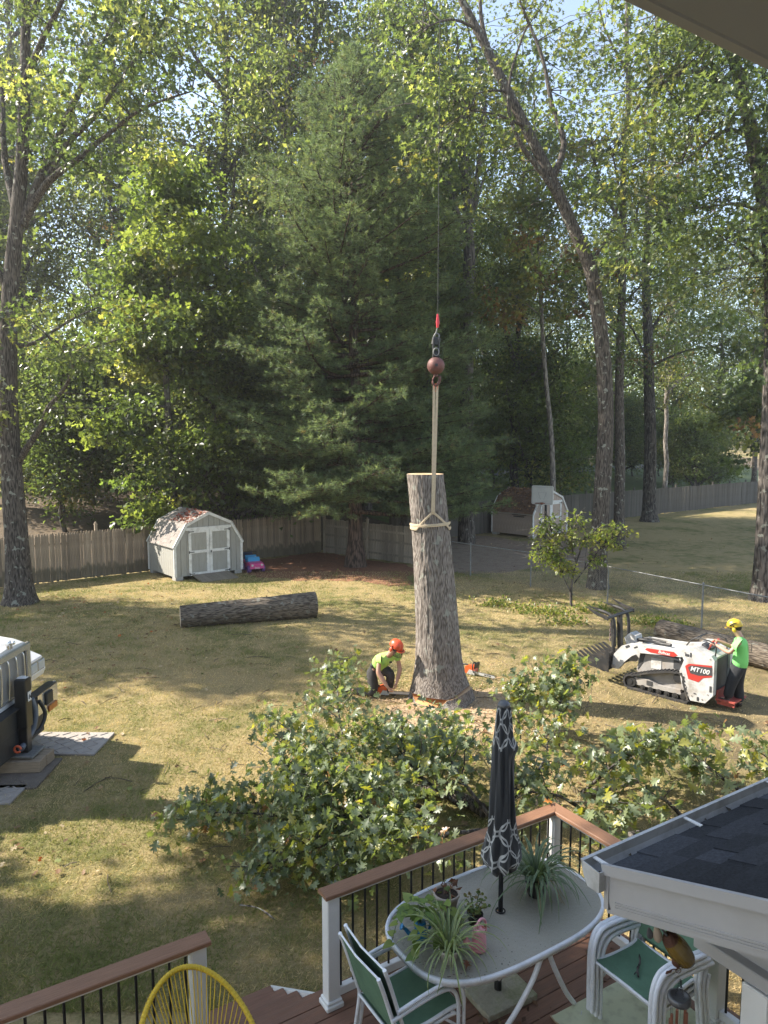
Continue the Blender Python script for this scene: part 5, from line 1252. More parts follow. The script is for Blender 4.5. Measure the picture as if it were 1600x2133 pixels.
def watering_can(name, label, u, v, rz, m, h=.17, r=.055):
    root = dthing(name, label, 'watering can', u, v, TZ + .002, rz)
    b = MB(); b.lathe([(.001, 0), (r * .96, 0), (r, .008), (r * .97, h * .5), (r * .84, h * .86), (r * .70, h), (r * .62, h), (r * .6, h * .9), (.001, h * .86)], n=26); b.build('body', m, root)
    s = MB(); s.tube(smooth_path([(r * .8, 0, h * .25), (r * 1.6, 0, h * .42), (r * 2.3, 0, h * .72), (r * 2.75, 0, h * .86)], 5), [.024, .023, .021, .020, .018, .017, .016, .015, .0145, .014, .0135, .013, .013, .014, .016, .018], 12); sp = s.build('spout', m, root)
    q = MB(); q.lathe([(.014, 0), (.024, .012), (.022, .014), (.001, .016)], n=16); o = q.build('rose', m, sp); o.location = (r * 2.7, 0, h * .85); o.rotation_euler = (0, 1.0, 0)
    hd = MB(); hd.tube(smooth_path([(r * .45, 0, h * .95), (r * .3, 0, h * 1.22), (-r * .5, 0, h * 1.28), (-r * 1.35, 0, h * 1.05), (-r * 1.5, 0, h * .65), (-r * .92, 0, h * .35)], 5), .0095, 10); hd.build('handle', m, root)
    return root
watering_can('watering_can', 'pink plastic watering can standing near the middle of the table', 3.19, 3.80, PI + .25, plastic('pink_plastic', (.72, .33, .36)))
watering_can('watering_can', 'blue plastic watering can half hidden by pothos leaves at the table edge', 2.88, 4.10, PI * .9, plastic('blue_plastic', (.015, .17, .36)), .15, .05)
def tan_pot():
    root = dthing('flower_pot', 'tan pot with soil and a withered stem near the back rim of the table', 'flower pot', 3.24, 4.26, TZ + .002); pot(root, .072, .098, .165, M_TPOT, .88)
    b = MB(); r = random.Random(4)
    for i in range(6): a = r.uniform(0, 6.28); b.tube(smooth_path([(.01 * i - .03, 0, .14), (.02 * math.cos(a), .02 * math.sin(a), .19), (.05 * math.cos(a), .05 * math.sin(a), .20 + .05 * r.random()), (.085 * math.cos(a), .085 * math.sin(a), .15 + .07 * r.random())], 3), .003, 5)
    b.build('withered_stem', mat('withered_stem', (.16, .09, .06), .9, .3, 20), root)
    n = 14; rr = np.random.default_rng(6); pos = np.stack([rr.normal(0, .04, n), rr.normal(0, .04, n), .17 + .05 * rr.random(n)], 1)
    v, f, li = leaf_cloud(pos, rr.standard_normal((n, 3)), rr.standard_normal((n, 3)), .05 + .03 * rr.random(n), 'blade'); o = link('withered_leaf', np_mesh('withered_leaf', v, f, MATS['dry_leaf'], leaf_tints(n, [(.2, .1, .06), (.12, .16, .05)], [2, 1], r=rr)[li]), root); o['kind'] = 'stuff'
tan_pot()
HEART = [(0, 0), (.22, -.14), (.42, -.05), (.46, .2), (.32, .55), (0, 1.0), (-.32, .55), (-.46, .2), (-.42, -.05), (-.22, -.14)]
def heart_mesh(c1):
    vs = [(0, .3, -.03)] + [(x, y, .10 * abs(x) - .12 * y * y) for x, y in HEART]; n = len(HEART)
    return np_mesh('leaf', np.array(vs, dtype=float), np.array([(0, 1 + i, 1 + (i + 1) % n) for i in range(n)]), LM_STRAP, np.array([c1] * n), True)
HEARTS = [heart_mesh(c) for c in ((.13, .20, .035), (.17, .24, .04), (.10, .16, .035), (.22, .27, .06))]
def pothos():
    root = dthing('pothos_plant', 'trailing pothos with heart shaped leaves growing from the blue can', 'potted plant', 2.88, 4.10, TZ + .14); r = random.Random(9); b = MB()
    for vn in range(7):
        az = 6.28 * vn / 7 + .4; Ln = r.uniform(.16, .30); pts = smooth_path([(0, 0, 0), (.06 * math.cos(az), .06 * math.sin(az), .12), (Ln * .7 * math.cos(az), Ln * .7 * math.sin(az), .08 * r.random() + .05), (Ln * math.cos(az), Ln * math.sin(az), -.10 + .1 * r.random())], 3); b.tube(pts, .0025, 5)
        for k, p in enumerate(pts[2:]):
            s = r.uniform(.06, .10); link('leaf', HEARTS[r.randrange(4)], root, loc=p, rot=(r.uniform(-.6, .3), r.uniform(-.5, .5), az + r.uniform(-1.4, 1.4) - PI / 2), scale=(s, s, s))
    b.build('vine', mat('green_stem', (.09, .13, .04), .7), root)
pothos()
def jade():
    root = dthing('jade_plant', 'small jade plant with round leaves in a dark pot behind the pink can', 'potted plant', 3.34, 4.03, TZ + .002); pot(root, .045, .06, .085, M_DPOT); r = random.Random(10); b = MB()
    vs = [(0, 0, 0)] + [(.5 * math.cos(a), .5 + .5 * math.sin(a), .05 * math.sin(a)) for a in np.linspace(-PI / 2, 1.5 * PI, 9)[:-1]]
    me = [np_mesh('leaf', np.array(vs, dtype=float), np.array([(0, 1 + i, 1 + (i + 1) % 8) for i in range(8)]), LM_STRAP, np.array([c] * 8), True) for c in ((.10, .15, .035), (.16, .18, .04), (.20, .15, .05))]
    for i in range(9):
        az = 6.28 * i / 9 + r.uniform(-.3, .3); e = r.uniform(.04, .13); t = Vector((e * math.cos(az), e * math.sin(az), .13 + .08 * r.random())); b.tube([(0, 0, .07), t * .6 + Vector((0, 0, .04)), t], [.006, .004, .003], 6)
        for q in range(9):
            s = r.uniform(.022, .036); p = Vector((0, 0, .09)).lerp(t, r.uniform(.45, 1.05)) + Vector((r.gauss(0, .012), r.gauss(0, .012), r.gauss(.01, .012))); link('leaf', me[r.randrange(3)], root, loc=p, rot=(r.uniform(-.3, .9), r.uniform(-.6, .6), r.uniform(0, 6.28)), scale=(s, s, s))
    b.build('stem', MATS['green_stem'], root)
jade()
def small_berry():
    root = dthing('seedling', 'tiny potted seedling with reddish leaves on the handle side of the pink can', 'potted plant', 3.215, 3.77, TZ + .16)
    n = 10; rr = np.random.default_rng(3); pos = rr.normal(0, .012, (n, 3)) + [0, 0, .01]; v, f, li = leaf_cloud(pos, rr.standard_normal((n, 3)) + [0, 0, .5], rr.standard_normal((n, 3)), .03, 'blade'); link('leaf_tuft', np_mesh('leaf_tuft', v, f, LM_STRAP, leaf_tints(n, [(.12, .18, .04), (.3, .07, .04)], [2, 1], r=rr)[li]), root)
    b = MB(); b.tube([(0, 0, -.03), (0, 0, .012)], .003, 5); b.build('stem', MATS['green_stem'], root)
small_berry()
def oak_leaf_mesh(name, m, c):
    T, Fc = LEAF['oak']; return np_mesh(name, T, Fc, m, np.array([c] * len(Fc)))
DRYL = oak_leaf_mesh('oak_leaf', MATS['dry_leaf'], (.2, .085, .045)); ORGL = oak_leaf_mesh('oak_leaf', MATS['dry_leaf'], (.55, .22, .05)); YELL = oak_leaf_mesh('oak_leaf', MATS['dry_leaf'], (.62, .58, .16))
for me, u, v, z, rz, s, lb in [(DRYL, 3.03, 3.74, TZ + .02, 2.4, .11, 'curled brown oak leaf on the glass beside the pink can'), (DRYL, 3.28, 4.40, TZ + .02, .5, .09, 'brown leaf on the glass near the umbrella foot'), (ORGL, 4.87, 4.73, DECK + .965, 1.2, .11, 'orange oak leaf lying on the corner of the rail cap'),
                               (DRYL, 2.95, 3.45, DECK + .02, .2, .13, 'brown leaf on the deck boards between chair and paver'), (DRYL, 3.18, 3.82, DECK + .02, 3.2, .12, 'dead leaf against the left edge of the paver'), (DRYL, 3.25, 3.70, DECK + .02, 1.0, .1, 'small dead leaf in front of the paver'), (DRYL, 3.45, 3.72, DECK + .02, 4.4, .12, 'leaf lying before the paver corner')]:
    o = link('oak_leaf', me, None, loc=D(u, v, z), rot=(.25, -.2, TH + rz), scale=(s, s, s)); tag(o, lb, 'leaf', 'single fallen leaves on deck and table')
def scrap():
    b = MB(); b.prism([(-.03, -.02), (.03, -.025), (.028, .02), (-.02, .024)], .002, .004, 'Z'); b.prism([(-.03, .006), (.0, .004), (.002, .03), (-.02, .03)], -.02, -.017, 'Y'); o = b.build('paper_scrap', M_WHITE, None, loc=D(4.02, 3.58, DECK), rot=(0, 0, 1.0)); tag(o, 'white scrap of paper on the deck boards beside the table leg', 'paper')
scrap()
# deck litter: leaf crumbs and twigs round the paver
def litter():
    n = 260; rr = np.random.default_rng(5); u = rr.uniform(2.5, 4.8, n); v = rr.uniform(3.2, 4.5, n); u[:120] = 3.3 + rr.normal(0, .16, 120); v[:120] = 3.82 + rr.normal(0, .1, 120)
    pos = np.array([tuple(D(a, b, DECK + .006)) for a, b in zip(u, v)]); vv, f, li = leaf_cloud(pos, rr.standard_normal((n, 3)) * [1, 1, .2], rr.standard_normal((n, 3)) * .3 + [0, 0, 1], .02 + .05 * rr.random(n) ** 2, 'blade')
    o = link('deck_litter', np_mesh('deck_litter', vv, f, MATS['dry_leaf'], leaf_tints(n, [(.16, .09, .05), (.1, .06, .04), (.28, .2, .1)], [3, 2, 1], r=rr)[li])); tag(o, 'leaf crumbs and bits of twig on the deck boards round the paver', 'litter', kind='stuff')
litter()

# ================================================================ HANGING ORNAMENTS under the rake
def place_px(px, py, d): return atd(px, py, d)
M_RUST = mat('rusty_metal', (.11, .05, .032), .7, .35, 12, metal=.3, bump=.4)
M_GOLD = mat('amber_glass', (.20, .125, .022), .12, .25, 10, spec=.8, coat=.5)
M_SLATE = mat('grey_metal', (.12, .12, .125), .45, .15, 12, metal=.5)
M_COPPER = mat('copper_tube', (.50, .25, .17), .28, .12, 6, metal=.9)
M_BRASS = mat('pale_wood_paddle', (.42, .33, .25), .6, .15, 6, stretch=(8, 8, 1))
def chain(mb, a, b, n, r=.0055, w=.0014):
    a, b = Vector(a), Vector(b); d = (b - a); dd = d.normalized(); s = dd.cross(Vector((0, 1, 0))).normalized(); t = dd.cross(s)
    for i in range(n):
        c = a + d * (i + .5) / n; e = s if i % 2 else t; hl = d.length / n * .62
        mb.tube([c + dd * (hl * math.cos(q)) + e * (r * math.sin(q)) for q in np.linspace(0, 6.283, 9)[:-1]], w, 4, closed=True)
HD = 3.10
def bird():
    c = place_px(1409, 1965, HD); root = thing('bird_ornament', 'amber glass and rusty metal bird ornament hanging under the porch eave', 'ornament', c)
    k = HD / F_PX
    P = lambda px, py, dy=0: Vector(((px - 1409) * k, dy, -(py - 1965) * k))
    ax = [P(1383, 1943), P(1391, 1951), P(1402, 1963), P(1413, 1977), P(1424, 1992), P(1434, 2006), P(1438, 2014)]
    b = MB(); b.tube(smooth_path(ax[1:6], 5), lerp_list([.030, .043, .048, .046, .040], 21), 18)
    body = b.build('body', M_GOLD, root)
    rb = MB()
    for i in range(22):
        a = 6.283 * i / 22; pts = smooth_path(ax[1:6], 5); rads = lerp_list([.0305, .0435, .0485, .0465, .0405], 21); t0 = (ax[5] - ax[1]).normalized(); x = t0.cross(Vector((0, 1, 0))).normalized(); y = t0.cross(x)
        rb.tube([p + (x * math.cos(a) + y * math.sin(a)) * r_ for p, r_ in zip(pts, rads)][::2], .0016, 4, caps=False)
    rb.build('rib', M_GOLD, body)
    b = MB(); b.tube([P(1386, 1944), P(1391, 1950), P(1397, 1958)], [.018, .034, .040], 16); b.build('neck_cap', M_RUST, root)
    b = MB()
    for i in range(8): t = i / 7; b.tube([P(1371, 1924).lerp(P(1385, 1943), t) + Vector((.014 * math.cos(a) * .75, .014 * math.sin(a), .014 * math.cos(a) * -.7)) for a in np.linspace(0, 6.28, 13)[:-1]], .0032, 5, closed=True)
    b.build('coiled_neck', M_SLATE, root)
    b = MB(); b.tube([P(1428, 1999), P(1436, 2010), P(1439, 2018)], [.043, .036, .008], 16); b.build('tail_cap', M_SLATE, root)
    b = MB(); b.ball(P(1413, 2008), .027, 14, 8, (1, .7, 1)); b.tube([P(1413, 2012), P(1415, 2024)], [.018, .006], 10); b.build('head', M_RUST, root)
    b = MB(); b.tube(smooth_path([P(1414, 2028), P(1403, 2027), P(1394, 2032)], 4), .0025, 6); b.build('beak', M_RUST, root)
    b = MB(); b.prism([(x, z) for x, z in [(P(1390, 2032).x, P(0, 2032).z), (P(1402, 2028).x, P(0, 2029).z), (P(1399, 2034).x, P(0, 2034).z), (P(1388, 2038).x, P(0, 2038).z)]], -.003, .003); b.build('hanging_leaf', M_RUST, root)
    for nm, m, x0, y0, x1, y1, w in (('wing', M_SLATE, 1346, 1928, 1352, 1955, .016), ('tail_feather', M_BRASS, 1362, 1922, 1370, 1964, .022)):
        A, B = P(x0, y0), P(x1, y1); q = MB(); q.tube(smooth_path([A, A.lerp(B, .35), A.lerp(B, .75), B], 5), lerp_list([.004, w * .7, w, w * .8, .003], 16), 12); o = q.build(nm, m, root); o.scale = (1, .45, 1)
    b = MB(); chain(b, P(1407, 1950), P(1406, 1905), 12); b.tube([P(1406, 1905), P(1406, 1890)], .0015, 5); b.tube([P(1362, 1925), P(1360, 1912)], .0012, 5); b.build('chain', M_BLACK, root)
    b = MB(); b.tube([P(1416, 2030) + Vector((.012 * math.cos(a), 0, .012 * math.sin(a))) for a in np.linspace(0, 6.28, 13)[:-1]], .0018, 5, closed=True); b.build('ring', M_RUST, root)
bird()
def chime():
    c = place_px(1415, 2078, HD); root = thing('wind_chime', 'wind chime of copper tubes under a round grey disc below the bird', 'wind chime', c); k = HD / F_PX
    P = lambda px, py, dy=0: Vector(((px - 1415) * k, dy, -(py - 2078) * k))
    b = MB(); b.lathe([(.001, .004), (.034, .004), (.036, .010), (.046, .012), (.052, .006), (.053, -.012), (.050, -.020), (.001, -.020)], n=28); o = b.build('disc', M_SLATE, root)
    b = MB()
    for x, y, ex, ey in ((1416, 2034, -.02, .0), (1418, 2036, .012, .02), (1416, 2036, .010, -.025)): chain(b, P(x, y), (ex, ey, .012), 8, .004, .0011)
    b.build('chain', M_BLACK, root)
    tm = MB(); tm.tube([(0, 0, 0), (0, 0, -.34)], .0065, 10); me = tm.mesh('tube', M_COPPER)
    for i in range(6):
        a = 6.283 * i / 6 + .3; x, y = .037 * math.cos(a), .037 * math.sin(a); z = -.055 - .018 * ((i * 2) % 5); o = link('tube', me, root, loc=(x, y, z))
        s = MB(); s.tube([(0, 0, -z - .02), (0, 0, 0)], .0007, 4); s.build('string', M_BLACK, o)
    b = MB(); b.tube([(0, 0, -.02), (0, 0, -.22)], .0008, 4); b.lathe([(.001, -.2), (.022, -.2), (.022, -.212), (.001, -.212)], n=16); b.build('clapper', M_BRASS, root)
chime()
# ================================================================ THE TRUNK BEING FELLED
def wood_mat(name, base, ring=(.42, .26, .13)):
    m, nt, out = new_mat(name); p = N(nt, 'ShaderNodeBsdfPrincipled'); p.inputs['Roughness'].default_value = .85
    tc = N(nt, 'ShaderNodeTexCoord'); w = N(nt, 'ShaderNodeTexWave', wave_type='RINGS'); w.rings_direction = 'SPHERICAL'; w.inputs['Scale'].default_value = 9; w.inputs['Distortion'].default_value = 2.5; w.inputs['Detail'].default_value = 3; L(nt, tc.outputs['Object'], w.inputs[0])
    r = ramp(nt, [(.2, ring), (.8, base)]); L(nt, w.outputs['Fac'], r.inputs[0]); L(nt, r.outputs[0], p.inputs['Base Color']); L(nt, p.outputs[0], out.inputs[0]); return m
M_CUT = wood_mat('fresh_cut_wood', (.60, .42, .25), (.50, .31, .16)); M_KERF = mat('orange_cut_wood', (.55, .27, .11), .8, .2, 14, stretch=(6, 6, 1)); M_PALE = wood_mat('pale_log_end', (.62, .50, .38), (.46, .34, .24))
BARK_BIG = bark_mat('furrowed_oak_bark', (0.30, 0.262, 0.23), (0.12, 0.10, 0.085), 27, .32, .12, .9)
def felled_trunk():
    base = Vector((1.12, 14.0, 0)); root = thing('cut_tree_trunk', 'tall limbless oak trunk half sawn through and held by a tan sling', 'tree trunk', base)
    prof = [(987, 848, 923), (1040, 853, 929), (1100, 858, 936), (1170, 862, 943), (1250, 865, 951), (1320, 867, 957), (1370, 866, 962), (1400, 863, 968), (1420, 859, 975), (1437, 855, 982)]
    cs = []
    for y, a, b in prof:
        A, B = atd(a, y, 14.0), atd(b, y, 14.0); cs.append(((A + B) / 2 - base, (B - A).length / 2))
    cs = cs[::-1]; n = 128; zs = []; H0, H1 = cs[0][0].z, cs[-1][0].z
    def cr(z):
        zz = [c.z for c, _ in cs]; return float(np.interp(z, zz, [c.x for c, _ in cs])), float(np.interp(z, zz, [r for _, r in cs]))
    def notch(a):
        d = abs((a - R(238) + PI) % (2 * PI) - PI); return max(0.0, min(1.0, (.66 - d) / .22))
    def cut(a):      # height of the saw cut round the trunk: open notch towards the camera's left, thin kerf elsewhere
        d = (a - R(238) + PI) % (2 * PI) - PI; q = notch(a); e = (a - R(330) + PI) % (2 * PI) - PI; k = .05 * (math.cos(min(1, abs(e) / 1.1) * PI) + 1) / 2
        return .150 - .125 * q + k * 2.2, .165 + .02 * q + k * 2.6
    rows = 150; vs = []; fs = []; nz = mnoise.noise
    for i in range(rows + 1):
        t = i / rows
        for j in range(n):
            a = 2 * PI * j / n; z0 = cut(a)[1]; z = z0 + (H1 - z0) * t; cx, r = cr(max(z, .12))
            flare = 1 + .05 * math.exp(-max(0, z) / .28) * (.5 + .9 * nz((math.cos(a) * 1.6, math.sin(a) * 1.6, 3)))
            ridge = .013 * (1 - abs(nz((math.cos(a) * 14, math.sin(a) * 14, z * 1.6))) * 2.4) + .007 * nz((math.cos(a) * 22, math.sin(a) * 22, z * 5))
            rr = r * flare + ridge - .006; yoff = .04 * math.sin(z * .9)
            vs.append((cx + rr * math.cos(a), yoff + rr * math.sin(a), z))
    for i in range(rows):
        for j in range(n): fs.append((i * n + j, i * n + (j + 1) % n, (i + 1) * n + (j + 1) % n, (i + 1) * n + j))
    mb = MB(); mb._add(vs, fs, True); mb.build('trunk', BARK_BIG, root)
    cp = MB(); top = vs[-n:]; c = sum((Vector(v) for v in top), Vector()) / n; cp._add([tuple(c + Vector((0, 0, .01)))] + top, [(0, 1 + j, 1 + (j + 1) % n) for j in range(n)]); cp.build('cut_top', M_CUT, root)
    bt = MB(); bot = vs[:n]; c = sum((Vector(v) for v in bot), Vector()) / n; bt._add([(c.x, c.y, .175)] + bot, [(0, 1 + (j + 1) % n, 1 + j) for j in range(n)]); bt.build('sawn_face', M_KERF, root)
    sb = thing('stump', 'low flared stump with an orange notch under the sawn oak trunk', 'stump', base); vs = []; fs = []
    for i in range(9):
        t = i / 8
        for j in range(n):
            a = 2 * PI * j / n; z1 = cut(a)[0]; z = -.05 + (z1 + .05) * t; cx, r = cr(.14); fl = 1 + (.10 + .22 * max(0, nz((math.cos(a) * 1.6, math.sin(a) * 1.6, 3)) + .3)) * (1 - t) ** 1.5 + .05 * math.exp(-z1 / .28) * (.5 + .9 * nz((math.cos(a) * 1.6, math.sin(a) * 1.6, 3)))
            rr = r * fl + .02 * nz((math.cos(a) * 9, math.sin(a) * 9, z)); vs.append((cx + rr * math.cos(a), rr * math.sin(a), z))
    for i in range(8):
        for j in range(n): fs.append((i * n + j, i * n + (j + 1) % n, (i + 1) * n + (j + 1) % n, (i + 1) * n + j))
    m = MB(); m._add(vs, fs, True); m.build('bark', BARK_BIG, sb)
    top = vs[-n:]; cx0 = cr(.14)[0]; inn = [(cx0 + (x - cx0) * .62, y * .62, max(z, .150)) for x, y, z in top]
    tp = MB(); tp._add([(cx0, 0, .15)] + inn, [(0, 1 + j, 1 + (j + 1) % n) for j in range(n)]); nf = MB()
    for j in range(n):
        j2 = (j + 1) % n; (nf if notch(2 * PI * (j + .5) / n) > .02 else tp)._add([inn[j], top[j], top[j2], inn[j2]], [(0, 1, 2, 3)])
    tp.build('cut_top', M_CUT, sb); nf.build('notch_face', M_KERF, sb)
    # choker sling round the trunk
    M_STRAP = mat('tan_webbing', (.50, .40, .27), .8, .12, 20, bump=.3, bscale=200)
    st = thing('lifting_sling', 'tan webbing sling choked round the top of the oak trunk', 'sling', base)
    zc = atd(890, 1090, 14)[2]
    def ring(zf, name, w=.06):
        b = MB(); v2 = []; k = 64
        for j in range(k):
            a = 2 * PI * j / k; z = zf(a); cx, r = cr(z); v2 += [(cx + (r + .03) * math.cos(a), .0 + (r + .03) * math.sin(a), z - w / 2), (cx + (r + .038) * math.cos(a), (r + .038) * math.sin(a), z), (cx + (r + .03) * math.cos(a), (r + .03) * math.sin(a), z + w / 2)]
        b._add(v2, [(3 * j + q, 3 * ((j + 1) % k) + q, 3 * ((j + 1) % k) + q + 1, 3 * j + q + 1) for j in range(k) for q in (0, 1)], True); b.build(name, M_STRAP, st)
    pk = R(278)
    ring(lambda a: zc + .02 * math.cos(a), 'loop'); ring(lambda a: zc - .08 + .34 * max(0, 1 - abs((a - pk + PI) % (2 * PI) - PI) / .95), 'choke')
    kx, kr = cr(zc + .26); knot = Vector((kx + (kr + .05) * math.cos(pk), (kr + .05) * math.sin(pk), zc + .26)); ballc = atd(908, 762, 13.72) - base
    b = MB()
    hook = ballc + Vector((.0, 0, -.36))
    for s in (-1, 1): b.beam(knot + Vector((s * .012, 0, 0)), hook + Vector((s * .03, 0, 0)), .045, .012, up=(0, 1, 0))
    b.build('strap', M_STRAP, st)
    # crane hook
    hk = thing('crane_hook', 'rusty overhaul ball with black swivel and hook on the crane cable', 'crane hook', base + ballc); MR = mat('rusty_red_ball', (.13, .065, .055), .6, .35, 5, metal=.3, bump=.3, dirt=(.26, .08, .07), dirt_amt=.5, dirt_scale=3)
    b = MB(); b.ball((0, 0, 0), .165, 28, 18); b.build('ball', MR, hk)
    b = MB(); b.box((.0, -.16, .0), (.05, .02, .05)); b.build('nameplate', M_IRON, hk)
    b = MB(); b.box((-.05, 0, .33), (.03, .10, .36), bevel=.01); b.box((.05, 0, .33), (.03, .10, .36), bevel=.01); b.box((0, 0, .45), (.16, .07, .16), rot=Matrix.Rotation(.18, 3, 'Y'), bevel=.02); b.box((.0, 0, .22), (.09, .09, .12), bevel=.02); b.build('swivel_block', M_IRON, hk)
    b = MB(); b.tube([(-.05 * math.cos(a), -.06, .25 + .07 * math.sin(a)) for a in np.linspace(0, 6.28, 17)[:-1]], .012, 6, closed=True); b.build('shackle', M_GALV, hk)
    b = MB(); b.tube(smooth_path([(.04, 0, .50), (.06, 0, .56), (.0, 0, .60), (-.045, 0, .54)], 4), .014, 6); b.tube(smooth_path([(-.03, 0, .52), (.0, 0, .62), (.03, 0, .72)], 4), .010, 6); b.build('wedge_rope', M_GALV, hk)
    b = MB(); b.tube([(.025, 0, .70), (.03, 0, .80), (.028, 0, .95)], [.022, .036, .016], 10); b.build('red_weight', mat('red_plastic', (.55, .035, .05), .4, .1, 5), hk)
    b = MB(); b.tube([(.03, 0, .93), (.03, 0, 18.0)], .0065, 6); b.build('cable', mat('steel_cable', (.045, .045, .045), .8, .2, 30, metal=.0), hk)
    b = MB(); b.tube([(0, 0, -.16), (0, 0, -.20)], .045, 10); b.tube(smooth_path([(.06, 0, -.19), (.075, 0, -.25), (.05, 0, -.33), (.0, 0, -.365), (-.05, 0, -.33), (-.055, 0, -.27)], 4), [.03] * 5 + [.026] * 8 + [.02] * 6 + [.012] * 2, 8); b.tube([(-.06, 0, -.26), (-.02, 0, -.18)], .014, 6); b.build('hook', MR, hk)
    b = MB(); b.tube(smooth_path([(.0, 0, -.33), (-.03, 0, -.38), (-.02, 0, -.46), (.02, 0, -.46), (.03, 0, -.38), (0, 0, -.33)], 4), .012, 6); b.build('red_shackle', mat('orange_red_steel', (.6, .12, .05), .5, .1, 8), hk)
    return base + ballc + Vector((.03, 0, 18.0))
CABLE_TOP = felled_trunk()

# ================================================================ LOGS
def log(name, label, a, b, r0, r1, bark, seed, endm):
    a, b = Vector(a), Vector(b); d = b - a; Ln = d.length; rz = math.atan2(d.y, d.x); root = thing(name, label, 'log', (a.x, a.y, 0), rz); n = 72; rows = 60; vs = []; fs = []
    for i in range(rows + 1):
        t = i / rows; r = r0 + (r1 - r0) * t
        for j in range(n):
            an = 2 * PI * j / n; rr = r * (1 + .03 * mnoise.noise((math.cos(an), math.sin(an) + seed, t * 2))) + .022 * (1 - 2.2 * abs(mnoise.noise((t * Ln * 1.3, math.cos(an) * 6 + seed, math.sin(an) * 6)))) - .008
            vs.append((Ln * t, rr * math.cos(an), r + .005 + rr * math.sin(an) - (r - r0) * 0 - .02))
    for i in range(rows):
        for j in range(n): fs.append((i * n + j, (i + 1) * n + j, (i + 1) * n + (j + 1) % n, i * n + (j + 1) % n))
    m = MB(); m._add(vs, fs, True); m.build('bark', bark, root)
    for sl, x in ((vs[:n], -.012), (vs[-n:], Ln + .012)):
        c = sum((Vector(v) for v in sl), Vector()) / n; e = MB(); e._add([(x, c.y, c.z)] + sl, [(0, 1 + j, 1 + (j + 1) % n) for j in range(n)]); o = e.build('cut_end', endm, root)
    return root
BARK_LOG = bark_mat('log_bark', (.22, .18, .135), (.07, .055, .043), 22, .2, .13, .9, axis='X')
log('felled_log', 'long dark log with pale sawn end lying on the lawn before the grey shed', at(376, 1306), at(657, 1284), .30, .37, BARK_LOG, 1, M_PALE)
log('felled_log', 'big log lying behind the tracked loader and its operator', at(1375, 1336), at(1645, 1405), .29, .28, BARK_LOG, 5, M_PALE)

# ================================================================ CUT LEAFY BOUGHS IN THE FOREGROUND
LM_BOUGH = leaf_mat('oak_bough_leaf', gloss=.7, trans=.4, rough=.42, tcol=(1.9, 1.9, .6))
BPAL = [(.10, .128, .072), (.135, .168, .088), (.185, .218, .11), (.26, .25, .06), (.26, .13, .05)]
BLEAF = [np_mesh('leaf', LEAF['lobed'][0] * np.array([1, 1, k]), LEAF['lobed'][1], LM_BOUGH, np.array([c] * len(LEAF['lobed'][1]))) for c, k in zip(BPAL[:4] + [BPAL[1], BPAL[2]], (1, 1.6, .6, 1.3, 2.2, -1))]
def bough(label, stem, seed, nside=9, side=.9, nleaf=260, size=.132, r0=.03, up=.35, nobj=70, spread=.16):
    r = random.Random(seed); nr = np.random.default_rng(seed); S = smooth_path(stem, 5); base = S[0].copy(); base.z = 0; S = [p - base for p in S]
    root = thing('fallen_bough', label, 'branch', base, 0, 'freshly cut oak boughs lying between the trunk and the deck'); mb = MB(); tube_path(mb, S, r0, .006, 7); tw = []
    for i in range(nside):
        k = int(len(S) * (.25 + .72 * (i + r.random() * .8) / nside)); k = min(len(S) - 1, k); p = S[k]; t = (S[min(k + 1, len(S) - 1)] - S[max(k - 1, 0)]).normalized(); sd = t.cross(Vector((0, 0, 1)))
        sd = sd.normalized() if sd.length > .2 else Vector((math.cos(i * 2.4), math.sin(i * 2.4), 0))
        d = (t * r.uniform(.2, .9) + sd * (1 if i % 2 else -1) * r.uniform(.5, 1.1) + Vector((0, 0, r.uniform(-.1, up * 2)))).normalized(); Ln = side * r.uniform(.5, 1.15) * (1.1 - .5 * k / len(S)); q = [p]
        for j in range(4): d = (d + Vector((r.gauss(0, .2), r.gauss(0, .2), r.gauss(.0, .15)))).normalized(); e = q[-1] + d * Ln / 4; e.z = max(e.z, .05); q.append(e)
        mb.tube(q, [.012, .009, .007, .005, .003], 5); tw += q[1:]
        for j in (2, 3, 4):
            d2 = (d + Vector((r.gauss(0, .7), r.gauss(0, .7), r.gauss(.1, .5)))).normalized(); e = q[j] + d2 * Ln * .3; e.z = max(e.z, .05); mb.tube([q[j], e], [.005, .002], 4); tw += [e, q[j].lerp(e, .5)]
    tw += S[int(len(S) * .55):]; mb.build('branch', BARK_DARK, root)
    nleaf = int(nleaf * 1.65); T = np.array([tuple(p) for p in tw]); idx = nr.integers(len(T), size=nleaf); pos = T[idx] + nr.standard_normal((nleaf, 3)) * spread * np.array([1, 1, .75]); pos[:, 2] = np.maximum(pos[:, 2], .03)
    ax = nr.standard_normal((nleaf, 3)); ax[:, 2] -= .5; nor = nr.standard_normal((nleaf, 3)) * .75 + np.array([-.25, -.1, 1.0]); nleaf = nleaf; sz = size * nr.uniform(.55, 1.3, nleaf)
    order = np.argsort(-(sz - .02 * pos[:, 1])); big = order[:nobj]; rest = order[nobj:]
    v, f, li = leaf_cloud(pos[rest], ax[rest], nor[rest], sz[rest], 'lobed'); o = link('foliage', np_mesh('foliage', v, f, LM_BOUGH, leaf_tints(len(rest), BPAL, [5, 6, 4, .5, .15], .2, nr)[li]), root); o['kind'] = 'stuff'
    for k in big:
        y = Vector(ax[k]).normalized(); z = Vector(nor[k]); z = (z - y * z.dot(y)).normalized(); x = y.cross(z); o = link('leaf', BLEAF[int(nr.integers(40)) % 5 if nr.random() < .9 else 3], root, loc=pos[k]); o.rotation_euler = Matrix((x, y, z)).transposed().to_euler(); s = float(sz[k]); o.scale = (s, s, s)
    return root
A = lambda px, py, z: at(px, py, z)
